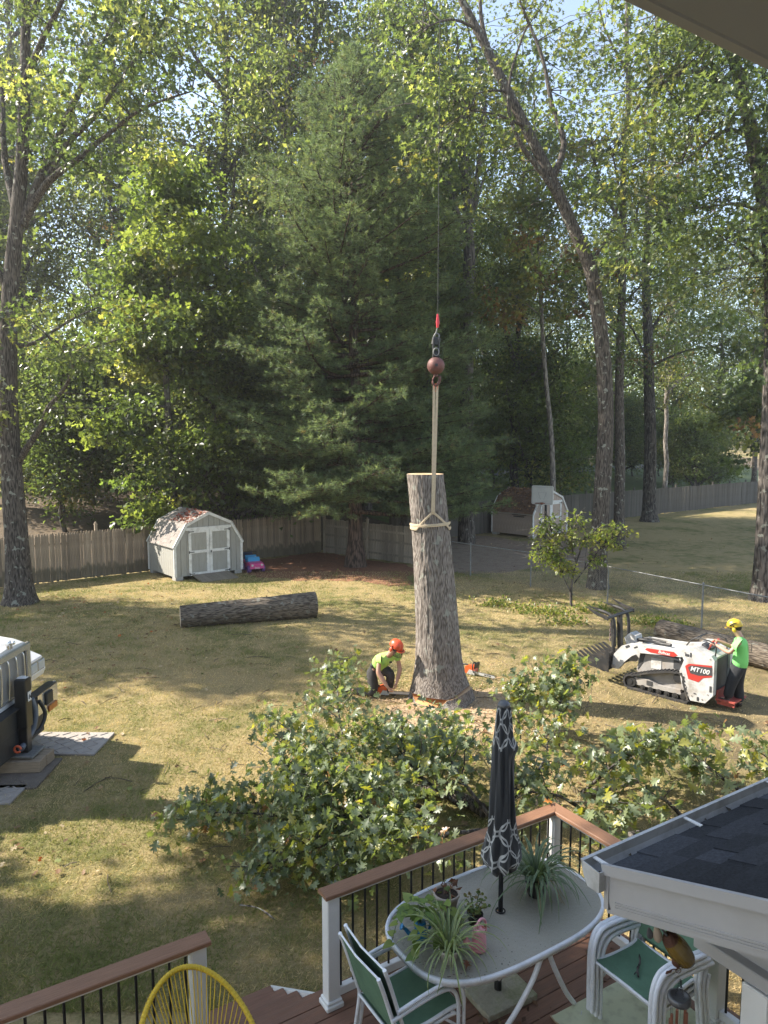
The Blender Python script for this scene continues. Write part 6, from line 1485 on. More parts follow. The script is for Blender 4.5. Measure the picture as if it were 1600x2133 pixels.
bough('broad bough in the middle of the pile with silvery upturned leaves', [A(900, 1690, .2), A(790, 1650, .8), A(690, 1630, .95), A(610, 1640, .75)], 21, 18, .75, 520)
bough('bough rising in the pile between the spire and the far left tip', [A(760, 1720, .2), A(670, 1650, .8), A(620, 1570, .95), A(600, 1500, .9)], 22, 15, .55, 330)
bough('tall cut bough standing up like a spire left of the sawn trunk', [A(790, 1650, .2), A(730, 1580, .6), A(705, 1480, .85), A(704, 1385, 1.15)], 1, 14, .48, 400)
bough('long cut bough reaching furthest left across the dry grass', [A(900, 1700, .2), A(700, 1700, .55), A(540, 1695, .5), A(400, 1690, .4)], 2, 16, .75, 480)
bough('low cut bough drooping to the grass just outside the left deck post', [A(930, 1740, .2), A(760, 1750, .6), A(640, 1770, .5), A(560, 1810, .15)], 3, 14, .75, 430)
bough('thick middle of the cut oak pile below the kneeling man', [A(960, 1680, .25), A(880, 1620, .7), A(830, 1560, .8), A(800, 1520, .6)], 4, 16, .55, 430)
bough('cut bough of the pile left of the closed umbrella', [A(1020, 1700, .25), A(960, 1620, .7), A(930, 1560, .7), A(915, 1500, .55)], 5, 14, .7, 400)
bough('cut bough pressed against the long deck railing left of the umbrella', [A(1000, 1730, .3), A(900, 1740, .8), A(800, 1750, .7), A(730, 1790, .4)], 6, 15, .75, 460)
bough('cut bough just right of the closed umbrella', [A(1040, 1690, .2), A(1110, 1620, .6), A(1140, 1560, .6), A(1130, 1500, .5)], 7, 12, .55, 190)
bough('upright leafy shoot in front of the loader tracks', [A(1165, 1560, .05), A(1165, 1490, .6), A(1172, 1430, .95), A(1190, 1385, 1.2)], 8, 10, .35, 230, .16, .018)
bough('small upright shoot left of the taller one near the trunk', [A(1085, 1540, .05), A(1080, 1480, .5), A(1090, 1410, .95)], 9, 8, .32, 150, .16, .016)
bough('cut bough behind the railing corner right of the umbrella', [A(1230, 1700, .2), A(1170, 1660, .5), A(1110, 1650, .55), A(1060, 1640, .5)], 10, 11, .5, 160)
bough('cut bough with silvery leaves in the sun beyond the side railing', [A(1215, 1650, .12), A(1260, 1610, .5), A(1310, 1570, .65), A(1350, 1560, .55)], 11, 11, .45, 165, .17)
bough('cut bough lying at the right between roof edge and loader', [A(1560, 1660, .15), A(1490, 1610, .55), A(1440, 1570, .65), A(1400, 1550, .5)], 12, 12, .5, 170, .175)
bough('low cut bough just above the porch roof gutter', [A(1420, 1700, .15), A(1370, 1660, .5), A(1300, 1690, .5), A(1260, 1740, .35)], 13, 10, .45, 125, .17)
bough('tip of a cut bough at the right edge above the roof', [A(1640, 1640, .1), A(1610, 1610, .45), A(1590, 1560, .5)], 14, 6, .35, 70, .19)
def limb(label, pts, r0, r1, seed, bark=None):
    r = random.Random(seed); S = smooth_path(pts, 4); base = S[0].copy(); base.z = 0; root = thing('cut_limb', label, 'branch', base, 0, 'bare cut limbs among the boughs'); b = MB(); k = len(S); b.tube([p - base for p in S], [r0 + (r1 - r0) * i / (k - 1) + r.uniform(-.004, .004) for i in range(k)], 12); b.build('bark', bark or BARK_OAK, root)
limb('short lichen grey limb lying among the sunlit boughs', [A(1212, 1652, .07), A(1262, 1645, .07), A(1330, 1625, .10)], .05, .04, 1, BARK_PALE)
limb('thick dark limb under the pile left of the umbrella', [A(860, 1645, .12), A(940, 1655, .12), A(1010, 1690, .12)], .08, .09, 2)
limb('grey limb end beside the porch gutter', [A(1300, 1745, .09), A(1340, 1740, .09), A(1400, 1735, .10)], .07, .06, 3, BARK_PALE)
limb('thin bare stick on the shaded lawn', [A(500, 1885, .02), A(540, 1892, .05), A(572, 1915, .02)], .011, .006, 4, BARK_PALE)
def wispy(px, py, seed, h, label):
    r = random.Random(seed); base = at(px, py); root = thing('bare_stem', label, 'branch', base); b = MB(); p = Vector((0, 0, 0)); P = [p]
    d = Vector((r.uniform(.2, .6), .2, 1)).normalized()
    for i in range(5): d = (d + Vector((r.gauss(0, .12), r.gauss(0, .12), 0))).normalized(); p = p + d * h / 5; P.append(p)
    b.tube(P, [.007, .006, .005, .004, .003, .002], 4); 
    for i in (2, 3, 4): b.tube([P[i], P[i] + Vector((r.gauss(0, .15), r.gauss(0, .1), .18))], [.003, .0015], 4)
    b.build('stem', BARK_DARK, root)
wispy(1215, 1490, 1, 1.0, 'thin bare stem leaning in front of the loader tracks'); wispy(1305, 1500, 2, .5, 'thin bare stem on the worn ground below the loader')

# ================================================================ BUSH, WEEDS, HOOP, TOY CAR
hero('young_sugar_maple', 'small multi stemmed sapling with yellow green leaves growing at the chain link fence', None, [(1190, 1225), (1198, 1180), (1215, 1130), (1222, 1095)], .04, .012,
     [([(1192, 1240), (1170, 1195), (1158, 1155), (1150, 1120), (1146, 1085)], 22, .025, .006), ([(1196, 1215), (1230, 1170), (1262, 1130), (1300, 1110)], 21.5, .025, .006), ([(1200, 1170), (1190, 1120), (1205, 1075)], 22.2, .02, .006), ([(1215, 1130), (1250, 1100), (1285, 1090)], 21.5, .015, .005), ([(1165, 1170), (1145, 1150), (1130, 1160)], 21.6, .015, .005)],
     BARK_DARK, dict(size=.095, kind='star', pal=[(.10, .135, .035), (.15, .185, .045), (.21, .215, .06)], w=[3, 4, 2], flat=.45, droop=.4), 80, 24, 320, cz=(.9, 8), spread=.26, base=gz(at(1190, 1263)), cl_r=(.2, .38), flare=.3)
def weeds():
    n = 2600; sp = [(1105, 1275, .8), (1150, 1280, .7), (1040, 1262, .6), (1240, 1275, .6), (1350, 1300, .7), (1395, 1305, .5), (1180, 1300, .6)]; rr = np.random.default_rng(8); k = rr.integers(len(sp), size=n); c = np.array([tuple(at(a, b)) for a, b, _ in sp]); s = np.array([w for _, _, w in sp])
    pos = c[k] + rr.standard_normal((n, 3)) * np.array([.55, .28, 0]) * s[k][:, None]; pos[:, 2] = np.abs(rr.standard_normal(n)) * .17 * s[k]
    v, f, li = leaf_cloud(pos, rr.standard_normal((n, 3)) + [0, 0, .5], rr.standard_normal((n, 3)) * .7 + [0, 0, 1], rr.uniform(.05, .12, n), 'blade'); o = link('weeds', np_mesh('weeds', v, f, LM_TREE, leaf_tints(n, [(.10, .14, .035), (.16, .19, .05), (.24, .22, .09)], [4, 3, 2], r=rr)[li])); tag(o, 'low weeds and seedlings along the chain link fence', 'weeds', kind='stuff')
weeds()
def hoop():
    base = at(1133, 1148); d = base.y; rz = R(-35); root = thing('basketball_hoop', 'white basketball backboard with orange rim and net before the tan shed', 'basketball hoop', base, rz)
    P = mat('dark_steel_post', (.03, .032, .035), .5, .1, 8); W = mat('white_backboard', (.62, .61, .57), .4, .05, 4)
    zt = atd(1133, 1050, d)[2]; z0, z1 = atd(1115, 1050, d)[2], atd(1115, 1011, d)[2]; zc = (z0 + z1) / 2; hh = z1 - z0; w = 1.05
    b = MB(); b.box((.05, .0, zc / 2 - .1), (.09, .09, zc - .2)); b.box((.05, 0, .1), (.5, .5, .2), bevel=.03); b.box((.05, -.12, zc - .1), (.06, .35, .06)); b.build('post', P, root)
    b = MB(); b.prism([(-w / 2, zc - hh / 2 + .05), (-w / 2 + .05, zc - hh / 2), (w / 2 - .05, zc - hh / 2), (w / 2, zc - hh / 2 + .05), (w / 2, zc + hh / 2 - .05), (w / 2 - .05, zc + hh / 2), (-w / 2 + .05, zc + hh / 2), (-w / 2, zc + hh / 2 - .05)], -.33, -.29, 'Y'); bb = b.build('backboard', W, root)
    b = MB(); g = mat('grey_print', (.36, .36, .36), .5, .05, 5)
    for a, c in (((-.2, zc + .12), (.2, zc + .12)), ((-.2, zc + .12), (-.08, zc - .2)), ((.2, zc + .12), (.08, zc - .2)), ((-.48, zc - hh / 2 + .06), (.48, zc - hh / 2 + .06)), ((-.48, zc + hh / 2 - .06), (.48, zc + hh / 2 - .06)), ((-.48, zc - hh / 2 + .06), (-.48, zc + hh / 2 - .06)), ((.48, zc - hh / 2 + .06), (.48, zc + hh / 2 - .06))): b.beam((a[0], -.332, a[1]), (c[0], -.332, c[1]), .006, .03, up=(0, 1, 0))
    o = b.build('board_print', g, bb); o['kind'] = 'stuff'
    rc = Vector((0, -.58, zc - hh / 2 + .08)); b = MB(); b.tube([rc + Vector((.225 * math.cos(a), .225 * math.sin(a), 0)) for a in np.linspace(0, 6.28, 25)[:-1]], .012, 6, closed=True); b.box((0, -.35, rc.z - .03), (.14, .06, .1)); b.build('rim', mat('rust_orange_rim', (.25, .08, .035), .5, .2, 8), root)
    b = MB()
    for i in range(12):
        for s in (1, -1):
            pts = []
            for q in range(5): a = 6.283 * (i + s * q * .5) / 12; rr = .225 - .03 * q + .004 * q * q; pts.append(rc + Vector((rr * math.cos(a), rr * math.sin(a), -.1 * q)))
            b.tube(pts, .006, 3, caps=False)
    o = b.build('net', mat('net_cord', (.5, .48, .44), .8), root); o['kind'] = 'stuff'
hoop()
def toy_car():
    base = at(528, 1189); root = thing('toy_car', 'pink and blue ride on toy car parked beside the grey shed', 'toy car', base, R(-62)); PK = plastic('hot_pink_plastic', (.62, .09, .26), .35); BL = plastic('sky_blue_plastic', (.05, .28, .52), .35); PU = plastic('purple_plastic', (.14, .07, .22), .5); DK = M_BLACK
    # local: x forward
    b = MB(); b.prism([(-.5, .16), (.48, .16), (.5, .30), (.42, .37), (.12, .40), (.05, .33), (-.3, .33), (-.36, .42), (-.5, .42)], -.27, .27); b.build('body', PK, root)
    b = MB(); b.box((.49, 0, .20), (.06, .58, .09), bevel=.02); b.build('bumper', PK, root)
    for y in (-.19, .19):
        b = MB(); b.tube([(.485, y, .30), (.505, y, .30)], .045, 12); b.build('headlight', mat('pale_lens', (.6, .58, .55), .2), root)
    for x in (-.32, .32):
        for y in (-.28, .28): b = MB(); b.tube([(x, y - .06, .14), (x, y + .06, .14)], .14, 18); b.build('wheel', PU, root)
    b = MB(); b.prism([(.08, .38), (.12, .38), (.04, .56), (.0, .56)], -.24, .24); b.build('windshield', BL, root)
    b = MB(); b.box((-.2, 0, .36), (.26, .46, .07), bevel=.02); b.box((-.34, 0, .48), (.07, .46, .22), bevel=.02); b.build('seat', BL, root)
    b = MB(); b.tube([(-.08 + .0, .12 + .08 * math.cos(a), .47 + .08 * math.sin(a)) for a in np.linspace(0, 6.28, 17)[:-1]], .012, 6, closed=True); b.tube([(-.08, .12, .47), (.06, .12, .42)], .012, 6); b.build('steering_wheel', M_WHITE, root)
    b = MB(); b.tube(smooth_path([(-.42, -.25, .4), (-.40, -.25, .72), (-.40, .25, .72), (-.42, .25, .4)], 1), .018, 6); b.build('roll_bar', DK, root)
    cu = bpy.data.curves.new('lettering', 'FONT'); cu.body = 'Jeep'; cu.size = .11; cu.align_x = 'CENTER'; cu.extrude = .002
    tmp = bpy.data.objects.new('t', cu); COL.objects.link(tmp); me = bpy.data.meshes.new_from_object(tmp.evaluated_get(bpy.context.evaluated_depsgraph_get())); bpy.data.objects.remove(tmp)
    me.materials.clear(); me.materials.append(M_WHITE); o = link('lettering', me, root, loc=(.523, 0, .17), rot=(PI / 2, 0, PI / 2)); o['kind'] = 'stuff'
    bk = thing('toy_crate', 'dark blue plastic seat piled behind the pink toy car', 'toy', base + Vector((-.35, .65, 0)), R(20)); b = MB(); b.box((0, 0, .2), (.5, .4, .4), bevel=.03); b.box((0, .2, .5), (.46, .06, .26), rot=Matrix.Rotation(.2, 3, 'X'), bevel=.02); b.build('body', plastic('navy_plastic', (.04, .05, .09), .5), bk)
    for q in range(4): b = MB(); b.box((0, .17 + .01 * q, .44 + .06 * q), (.40, .02, .03)); b.build('slat', MATS['navy_plastic'], bk)
toy_car()
# ================================================================ PEOPLE
M_SKIN = mat('skin', (.46, .26, .185), .55, .08, 12); M_LIME = mat('lime_shirt', (.42, .66, .16), .85, .06, 5, bump=.35, bscale=14); M_GREEN = mat('green_shirt', (.20, .60, .17), .85, .06, 5, bump=.35, bscale=14)
M_TROU = mat('dark_work_trousers', (.05, .047, .045), .9, .25, 8, bump=.5, bscale=16, dirt=(.17, .13, .10), dirt_amt=.5, dirt_scale=3); M_BLKT = mat('black_trousers', (.022, .023, .026), .85, .25, 8, bump=.5, bscale=16); M_BOOT = mat('dark_boot', (.03, .024, .02), .7, .2, 8); M_HAIR = mat('dark_hair', (.03, .022, .016), .8, .2, 20)
M_GLOVE = mat('work_glove', (.16, .06, .05), .85, .2, 10)
def skin_mesh(name, joints, edges, m, root_i=0, sub=2):
    """one continuous surface grown over a skeleton: joints (x,y,z,rx[,ry])"""
    me = bpy.data.meshes.new(name + '_bones'); me.from_pydata([j[:3] for j in joints], edges, []); o = bpy.data.objects.new(name, me); COL.objects.link(o)
    sk = o.modifiers.new('skin', 'SKIN'); sk.use_smooth_shade = True; sk.branch_smoothing = .6
    for i, (v, j) in enumerate(zip(me.skin_vertices[0].data, joints)):
        v.radius = (j[3], j[4] if len(j) > 4 else j[3]); v.use_root = i == root_i
    sb = o.modifiers.new('sub', 'SUBSURF'); sb.levels = sub; sb.render_levels = sub
    dg = bpy.context.evaluated_depsgraph_get(); new = bpy.data.meshes.new_from_object(o.evaluated_get(dg)); bpy.data.objects.remove(o); bpy.data.meshes.remove(me)
    new.materials.clear(); new.materials.append(m); new.polygons.foreach_set('use_smooth', [True] * len(new.polygons)); new.name = name; return new
def hand(J, E, wrist_i, d, pal, sgn, s=1.0):
    """palm, four curled fingers and a thumb continuing the arm"""
    w = Vector(J[wrist_i][:3]); d = Vector(d).normalized(); pal = Vector(pal).normalized(); sd = d.cross(pal).normalized()
    p = w + d * .05 * s; J.append((*p, .026 * s, .034 * s)); pi = len(J) - 1; E.append((wrist_i, pi)); q = w + d * .085 * s; J.append((*q, .022 * s, .036 * s)); qi = len(J) - 1; E.append((pi, qi))
    for k in range(4):
        o = (k - 1.5) * .019 * s; L_ = (.035, .040, .038, .030)[k] * s; a = q + sd * o + d * .012; b = a + d * L_ * .8 + pal * L_ * .5; c = b + d * L_ * .1 + pal * L_ * .8
        J += [(*a, .009 * s), (*b, .0085 * s), (*c, .0075 * s)]; n = len(J); E += [(qi, n - 3), (n - 3, n - 2), (n - 2, n - 1)]
    a = p + sd * sgn * .032 * s + pal * .012; b = a + d * .03 * s + pal * .025 * s; J += [(*a, .011 * s), (*b, .0085 * s)]; n = len(J); E += [(pi, n - 2), (n - 2, n - 1)]
def face(root, c, fwd, up, r=.098, hair=True):
    c = Vector(c); f = Vector(fwd).normalized(); u = Vector(up); u = (u - f * u.dot(f)).normalized(); s = f.cross(u)
    Mx = Matrix((s, f, u)).transposed().to_4x4(); Mx.translation = c
    b = MB(); b.M = Mx; b.ball((0, .085, -.012), .017, 8, 6, (.8, 1.0, 1.4)); b.ball((0, .085, -.058), .02, 8, 6, (1.3, .5, .35))
    for k in (-1, 1): b.ball((k * .082, -.005, -.015), .026, 8, 6, (.4, .8, 1.2))
    b.build('face_features', M_SKIN, root); e = MB(); e.M = Mx
    for k in (-1, 1): e.ball((k * .033, .082, .012), .011, 8, 6)
    e.build('eyes', mat('eye', (.05, .04, .035), .2), root)
    if hair: h = MB(); h.M = Mx; h.ball((0, -.025, .015), .098, 12, 8, (.85, .95, 1.0)); h.build('hair', M_HAIR, root)
    return Mx
def helmet(root, Mx, m, kind):
    h = MB(); h.M = Mx; prof = [(.125, .025), (.128, .045), (.122, .085), (.103, .125), (.07, .152), (.03, .165), (.001, .168)]; h.lathe(prof, n=22, sx=.92, sy=1.12); h.prism([(.10 * math.cos(a) * 1.1, .12 + .07 * math.sin(a)) for a in np.linspace(0, PI, 9)], .022, .030, 'Z'); hm = h.build('helmet', m, root)
    for x in (-.035, 0, .035): b = MB(); b.M = Mx; b.tube([(x, .09 - .0 * x, .145 - abs(x) * .3), (x, .0, .172 - abs(x) * .3), (x, -.09, .138 - abs(x) * .3)], .008, 6); b.build('helmet_rib', m, hm)
    for k in (-1, 1):
        b = MB(); b.M = Mx; b.ball((k * .115, .0, -.02), .042, 10, 8, (.55, .85, 1.15)); b.build('ear_muff', m if kind == 'orange' else MATS['yellow_helmet'], root); b = MB(); b.M = Mx; b.tube([(k * .118, 0, .0), (k * .125, .0, .07)], .006, 5); b.build('muff_arm', M_BLACK, root)
    mm, nt, out = new_mat('visor_mesh_' + kind); t = N(nt, 'ShaderNodeBsdfTransparent'); d = N(nt, 'ShaderNodeBsdfDiffuse'); d.inputs[0].default_value = (.06, .05, .05, 1); x = N(nt, 'ShaderNodeMixShader'); x.inputs[0].default_value = .55; L(nt, t.outputs[0], x.inputs[1]); L(nt, d.outputs[0], x.inputs[2]); L(nt, x.outputs[0], out.inputs[0])
    v = MB(); v.M = Mx; vs = []; n = 12
    for i in range(n + 1):
        a = PI * (.08 + .84 * i / n)
        if kind == 'orange': vs += [(.125 * math.cos(a), .03 + .13 * math.sin(a), .03), (.118 * math.cos(a), .05 + .14 * math.sin(a), -.085)]
        else: vs += [(.125 * math.cos(a), .03 + .13 * math.sin(a), .05), (.12 * math.cos(a), .09 + .17 * math.sin(a), .0)]
    v._add(vs, [(2 * i, 2 * i + 1, 2 * i + 3, 2 * i + 2) for i in range(n)], True); v.build('visor', mm, root)
    v = MB(); v.M = Mx; v.tube([p for p in vs[1::2]], .005, 5); v.tube([p for p in vs[0::2]], .005, 5); v.build('visor_rim', M_BLACK, root)
    return hm
def person(label, base, rz, J, E, shirt, trouser, boots, head, fwd, up, helm, kind, ms, mt):
    J = [(*j[:3], *[q * (.70 if i < 4 else 1) for q in j[3:]]) for i, j in enumerate(J)]
    root = thing('person', label, 'person', base, rz); link('body', skin_mesh('body', J, E, M_SKIN), root)
    fat = lambda P, k: ([(*j[:3], *[q * k for q in j[3:]]) for j in P[0]], P[1])
    link('shirt', skin_mesh('shirt', *fat(shirt, 1.24), ms), root); link('trousers', skin_mesh('trousers', *fat(trouser, 1.22), mt), root)
    for b_ in boots: link('boot', skin_mesh('boot', *b_, M_BOOT), root)
    Mx = face(root, head, fwd, up); hm = helmet(root, Mx, helm, kind); return root, Mx, hm
M_ORH = plastic('orange_helmet', (.62, .085, .03), .35); M_YLH = plastic('yellow_helmet', (.58, .40, .03), .35)
def kneeling():
    base = at(780, 1450)
    J = [(.02, .10, .50, .13, .12), (.10, .06, .60, .12, .11), (.21, .01, .70, .135, .11), (.275, -.045, .80, .075), (.30, -.07, .84, .066), (.35, -.11, .90, .075), (.385, -.145, .955, .085)]
    E = [(i, i + 1) for i in range(6)]
    def arm(sh, el, wr, d, pal, sg):
        k = len(J); J.extend([(*sh, .042), (*((Vector(sh) + Vector(el)) / 2), .042), (*el, .047), (*((Vector(el) * .5 + Vector(wr) * .5)), .046), (*wr, .028)]); E.extend([(2, k), (k, k + 1), (k + 1, k + 2), (k + 2, k + 3), (k + 3, k + 4)]); hand(J, E, k + 4, d, pal, sg)
    arm((.10, -.06, .76), (.07, -.15, .50), (.24, -.235, .26), (.6, -.1, -.75), (.6, .5, .3), 1); arm((.42, .08, .77), (.475, .0, .51), (.41, -.13, .30), (-.3, -.5, -.8), (-.6, .2, .2), -1)
    def leg(h, kn, an, toe):
        k = len(J); J.extend([(*h, .06), (*((Vector(h) + Vector(kn)) / 2), .055), (*kn, .045), (*(Vector(kn).lerp(Vector(an), .35)), .042), (*an, .042), (*toe, .035)]); E.extend([(0, k)] + [(k + i, k + i + 1) for i in range(5)])
    Rl = [(-.06, .04, .48), (.0, -.06, .075), (-.40, .10, .07), (-.52, .14, .045)]; Ll = [(.10, .17, .49), (.31, .01, .42), (.27, .08, .09), (.38, .02, .045)]
    leg(*Rl); leg(*Ll)
    sj = [(.03, .10, .53, .155, .14), (.10, .06, .61, .145, .135), (.21, .01, .71, .158, .132), (.27, -.04, .79, .09), (.10, -.06, .765, .082), (.085, -.105, .64, .078), (.43, .075, .775, .08), (.455, .035, .65, .075)]
    se = [(0, 1), (1, 2), (2, 3), (2, 4), (4, 5), (2, 6), (6, 7)]
    def tl(P, s, k0):
        h, kn, an = [Vector(p) for p in P[:3]]; return [(*h, .115), (*h.lerp(kn, .5), .096), (*kn, .08), (*kn.lerp(an, .4), .076), (*kn.lerp(an, .95), .062)], [(0, k0)] + [(k0 + i, k0 + i + 1) for i in range(4)]
    tj = [(.02, .11, .50, .15, .14), (.07, .08, .60, .14, .13)]; a1, e1 = tl(Rl, -1, 2); a2, e2 = tl(Ll, 1, 7)
    boots = [([(-.40, .10, .075, .056), (-.47, .125, .06, .05), (-.56, .155, .04, .038)], [(0, 1), (1, 2)]), ([(.27, .08, .13, .058), (.275, .075, .06, .056), (.36, .03, .045, .046), (.42, .0, .04, .038)], [(0, 1), (1, 2), (2, 3)])]
    root, Mx, hm = person('person in lime shirt and orange helmet kneeling with a chainsaw at the cut trunk', base, 0, J, E, (sj, se), (tj + a1 + a2, [(0, 1)] + e1 + e2), boots, (.39, -.15, .965), (.62, -.62, -.42), (.25, -.1, 1), M_ORH, 'orange', M_LIME, M_TROU)
    root.scale = (1.08, 1.08, 1.08)
    b = MB(); b.box((.30, -.165, .70), (.05, .01, .035), rot=Matrix.Rotation(.5, 3, 'Z')); b.build('shirt_print', M_BLACK, root)
kneeling()
def standing():
    base = at(1532, 1478)
    J = [(.03, 0, .93, .13, .12), (.05, 0, 1.06, .12, .11), (.06, 0, 1.25, .14, .115), (.03, 0, 1.40, .09), (-.005, 0, 1.46, .066), (-.05, 0, 1.52, .078), (-.065, 0, 1.585, .085)]; E = [(i, i + 1) for i in range(6)]
    def arm(sh, el, wr, d, pal, sg):
        k = len(J); J.extend([(*sh, .042), (*((Vector(sh) + Vector(el)) / 2), .042), (*el, .045), (*((Vector(el) * .5 + Vector(wr) * .5)), .043), (*wr, .029)]); E.extend([(2, k), (k, k + 1), (k + 1, k + 2), (k + 2, k + 3), (k + 3, k + 4)]); hand(J, E, k + 4, d, pal, sg)
    arm((.03, .185, 1.37), (-.14, .26, 1.14), (-.36, .16, 1.25), (-1, -.2, .1), (.1, 0, -1), 1); arm((.03, -.185, 1.37), (-.12, -.25, 1.15), (-.36, -.14, 1.24), (-1, .2, .1), (.1, 0, -1), -1)
    def leg(h, kn, an, toe):
        k = len(J); J.extend([(*h, .06), (*((Vector(h) + Vector(kn)) / 2), .055), (*kn, .045), (*(Vector(kn).lerp(Vector(an), .35)), .042), (*an, .042), (*toe, .036)]); E.extend([(0, k)] + [(k + i, k + i + 1) for i in range(5)])
    Rl = [(.03, .10, .88), (.01, .11, .48), (.06, .12, .09), (-.10, .14, .05)]; Ll = [(.03, -.10, .88), (-.09, -.11, .50), (-.14, -.12, .22), (-.28, -.13, .19)]
    leg(*Rl); leg(*Ll)
    sj = [(.03, 0, .76, .16, .15), (.05, 0, 1.02, .15, .135), (.06, 0, 1.26, .168, .135), (.035, 0, 1.415, .10), (.03, .185, 1.375, .092), (-.07, .24, 1.215, .085), (.03, -.185, 1.375, .092), (-.06, -.235, 1.215, .085)]; se = [(0, 1), (1, 2), (2, 3), (2, 4), (4, 5), (2, 6), (6, 7)]
    def tl(P, k0): h, kn, an = [Vector(p) for p in P[:3]]; return [(*h, .118), (*h.lerp(kn, .5), .10), (*kn, .085), (*kn.lerp(an, .5), .082), (*kn.lerp(an, .97), .075)], [(0, k0)] + [(k0 + i, k0 + i + 1) for i in range(4)]
    tj = [(.03, 0, .90, .155, .145), (.04, 0, 1.06, .145, .135)]; a1, e1 = tl(Rl, 2); a2, e2 = tl(Ll, 7)
    boots = [([(.06, .12, .13, .06), (.06, .12, .06, .058), (-.05, .135, .05, .05), (-.13, .145, .04, .04)], [(0, 1), (1, 2), (2, 3)]), ([(-.14, -.12, .26, .06), (-.14, -.12, .20, .056), (-.24, -.13, .19, .05), (-.31, -.135, .18, .04)], [(0, 1), (1, 2), (2, 3)])]
    root, Mx, hm = person('person in green shirt and yellow helmet standing at the loader controls', base, R(-32), J, E, (sj, se), (tj + a1 + a2, [(0, 1)] + e1 + e2), boots, (-.07, 0, 1.59), (-.95, .1, -.22), (-.2, 0, 1), M_YLH, 'yellow', M_GREEN, M_BLKT)
    for k in (-1, 1):
        b = MB(); b.M = Mx; b.tube(smooth_path([(k * .115, .07, .06), (k * .118, .0, .10), (k * .10, -.08, .11)], 4), [.008, .012, .014, .012, .010, .010, .008, .006, .005], 6); b.build('helmet_stripe', M_BLACK, hm)
    # print on the back of the shirt
    for q, (z, w) in enumerate(((1.30, .07), (1.25, .12), (1.215, .12), (1.18, .10))): b = MB(); b.box((.222 - .0 * q, .0, z), (.006, w, .018 if q else .05)); o = b.build('shirt_print', M_BLACK, root)
standing()

# ================================================================ CHAINSAWS
M_SAWO = plastic('chainsaw_orange', (.66, .11, .03), .35); M_SAWG = plastic('chainsaw_grey', (.42, .42, .40), .4); M_BAR = mat('saw_bar_steel', (.62, .62, .62), .35, .1, 10, metal=.4)
def chainsaw(label, base, rz, L_bar=.55, s=1.0, tilt=0.0, text=True):
    root = thing('chainsaw', label, 'chainsaw', base, rz); root.scale = (s, s, s); root.rotation_euler = (tilt, 0, rz)
    b = MB(); b.prism([(-.19, .03), (.03, .03), (.05, .10), (.02, .18), (-.08, .21), (-.19, .17)], -.07, .07, 'Y'); b.build('engine_cover', M_SAWO, root)
    b = MB(); b.prism([(-.14, .02), (.05, .02), (.05, .11), (-.08, .12)], -.085, -.07, 'Y'); b.build('side_plate', M_SAWG, root)
    b = MB(); b.tube(smooth_path([(.03, .10, .06), (.02, .11, .20), (-.0, .0, .27), (.01, -.10, .22), (.04, -.10, .08)], 4), .012, 8); b.build('front_handle', M_BLACK, root)
    b = MB(); b.tube(smooth_path([(-.15, 0, .19), (-.26, 0, .19), (-.33, 0, .12), (-.30, 0, .04), (-.18, 0, .03)], 4), .017, 8); b.build('rear_handle', M_BLACK, root)
    b = MB(); b.prism([(.04, .16), (.07, .17), (.09, .27), (.05, .28)], -.08, .08, 'Y'); b.build('hand_guard', M_BLACK, root)
    b = MB(); b.prism([(.02, .045), (L_bar * .5, .035), (L_bar, .045), (L_bar + .035, .07), (L_bar, .095), (L_bar * .5, .108), (.02, .098)], -.062, -.056, 'Y'); br = b.build('guide_bar', M_BAR, root)
    ch = MB(); ch.tube([(.02, -.059, .041), (L_bar, -.059, .040), (L_bar + .04, -.059, .07), (L_bar, -.059, .10), (.02, -.059, .103)], .006, 5); ch.build('chain', M_IRON, br)
    if text:
        for q, w in ((.30, .05), (.36, .03), (.41, .04)): t = MB(); t.box((q, -.0645, .072), (w, .002, .022)); t.build('bar_print', M_IRON, br)
    return root
sb = at(806, 1449); chainsaw('chainsaw with red cover held low by the kneeling person, bar towards the trunk', sb + Vector((0, 0, .02)), R(-8), .62, .95, 0, False)
chainsaw('orange chainsaw lying on the grass just right of the trunk', at(988, 1405) + Vector((0, 0, -.01)), R(-38), .50, 1.05)

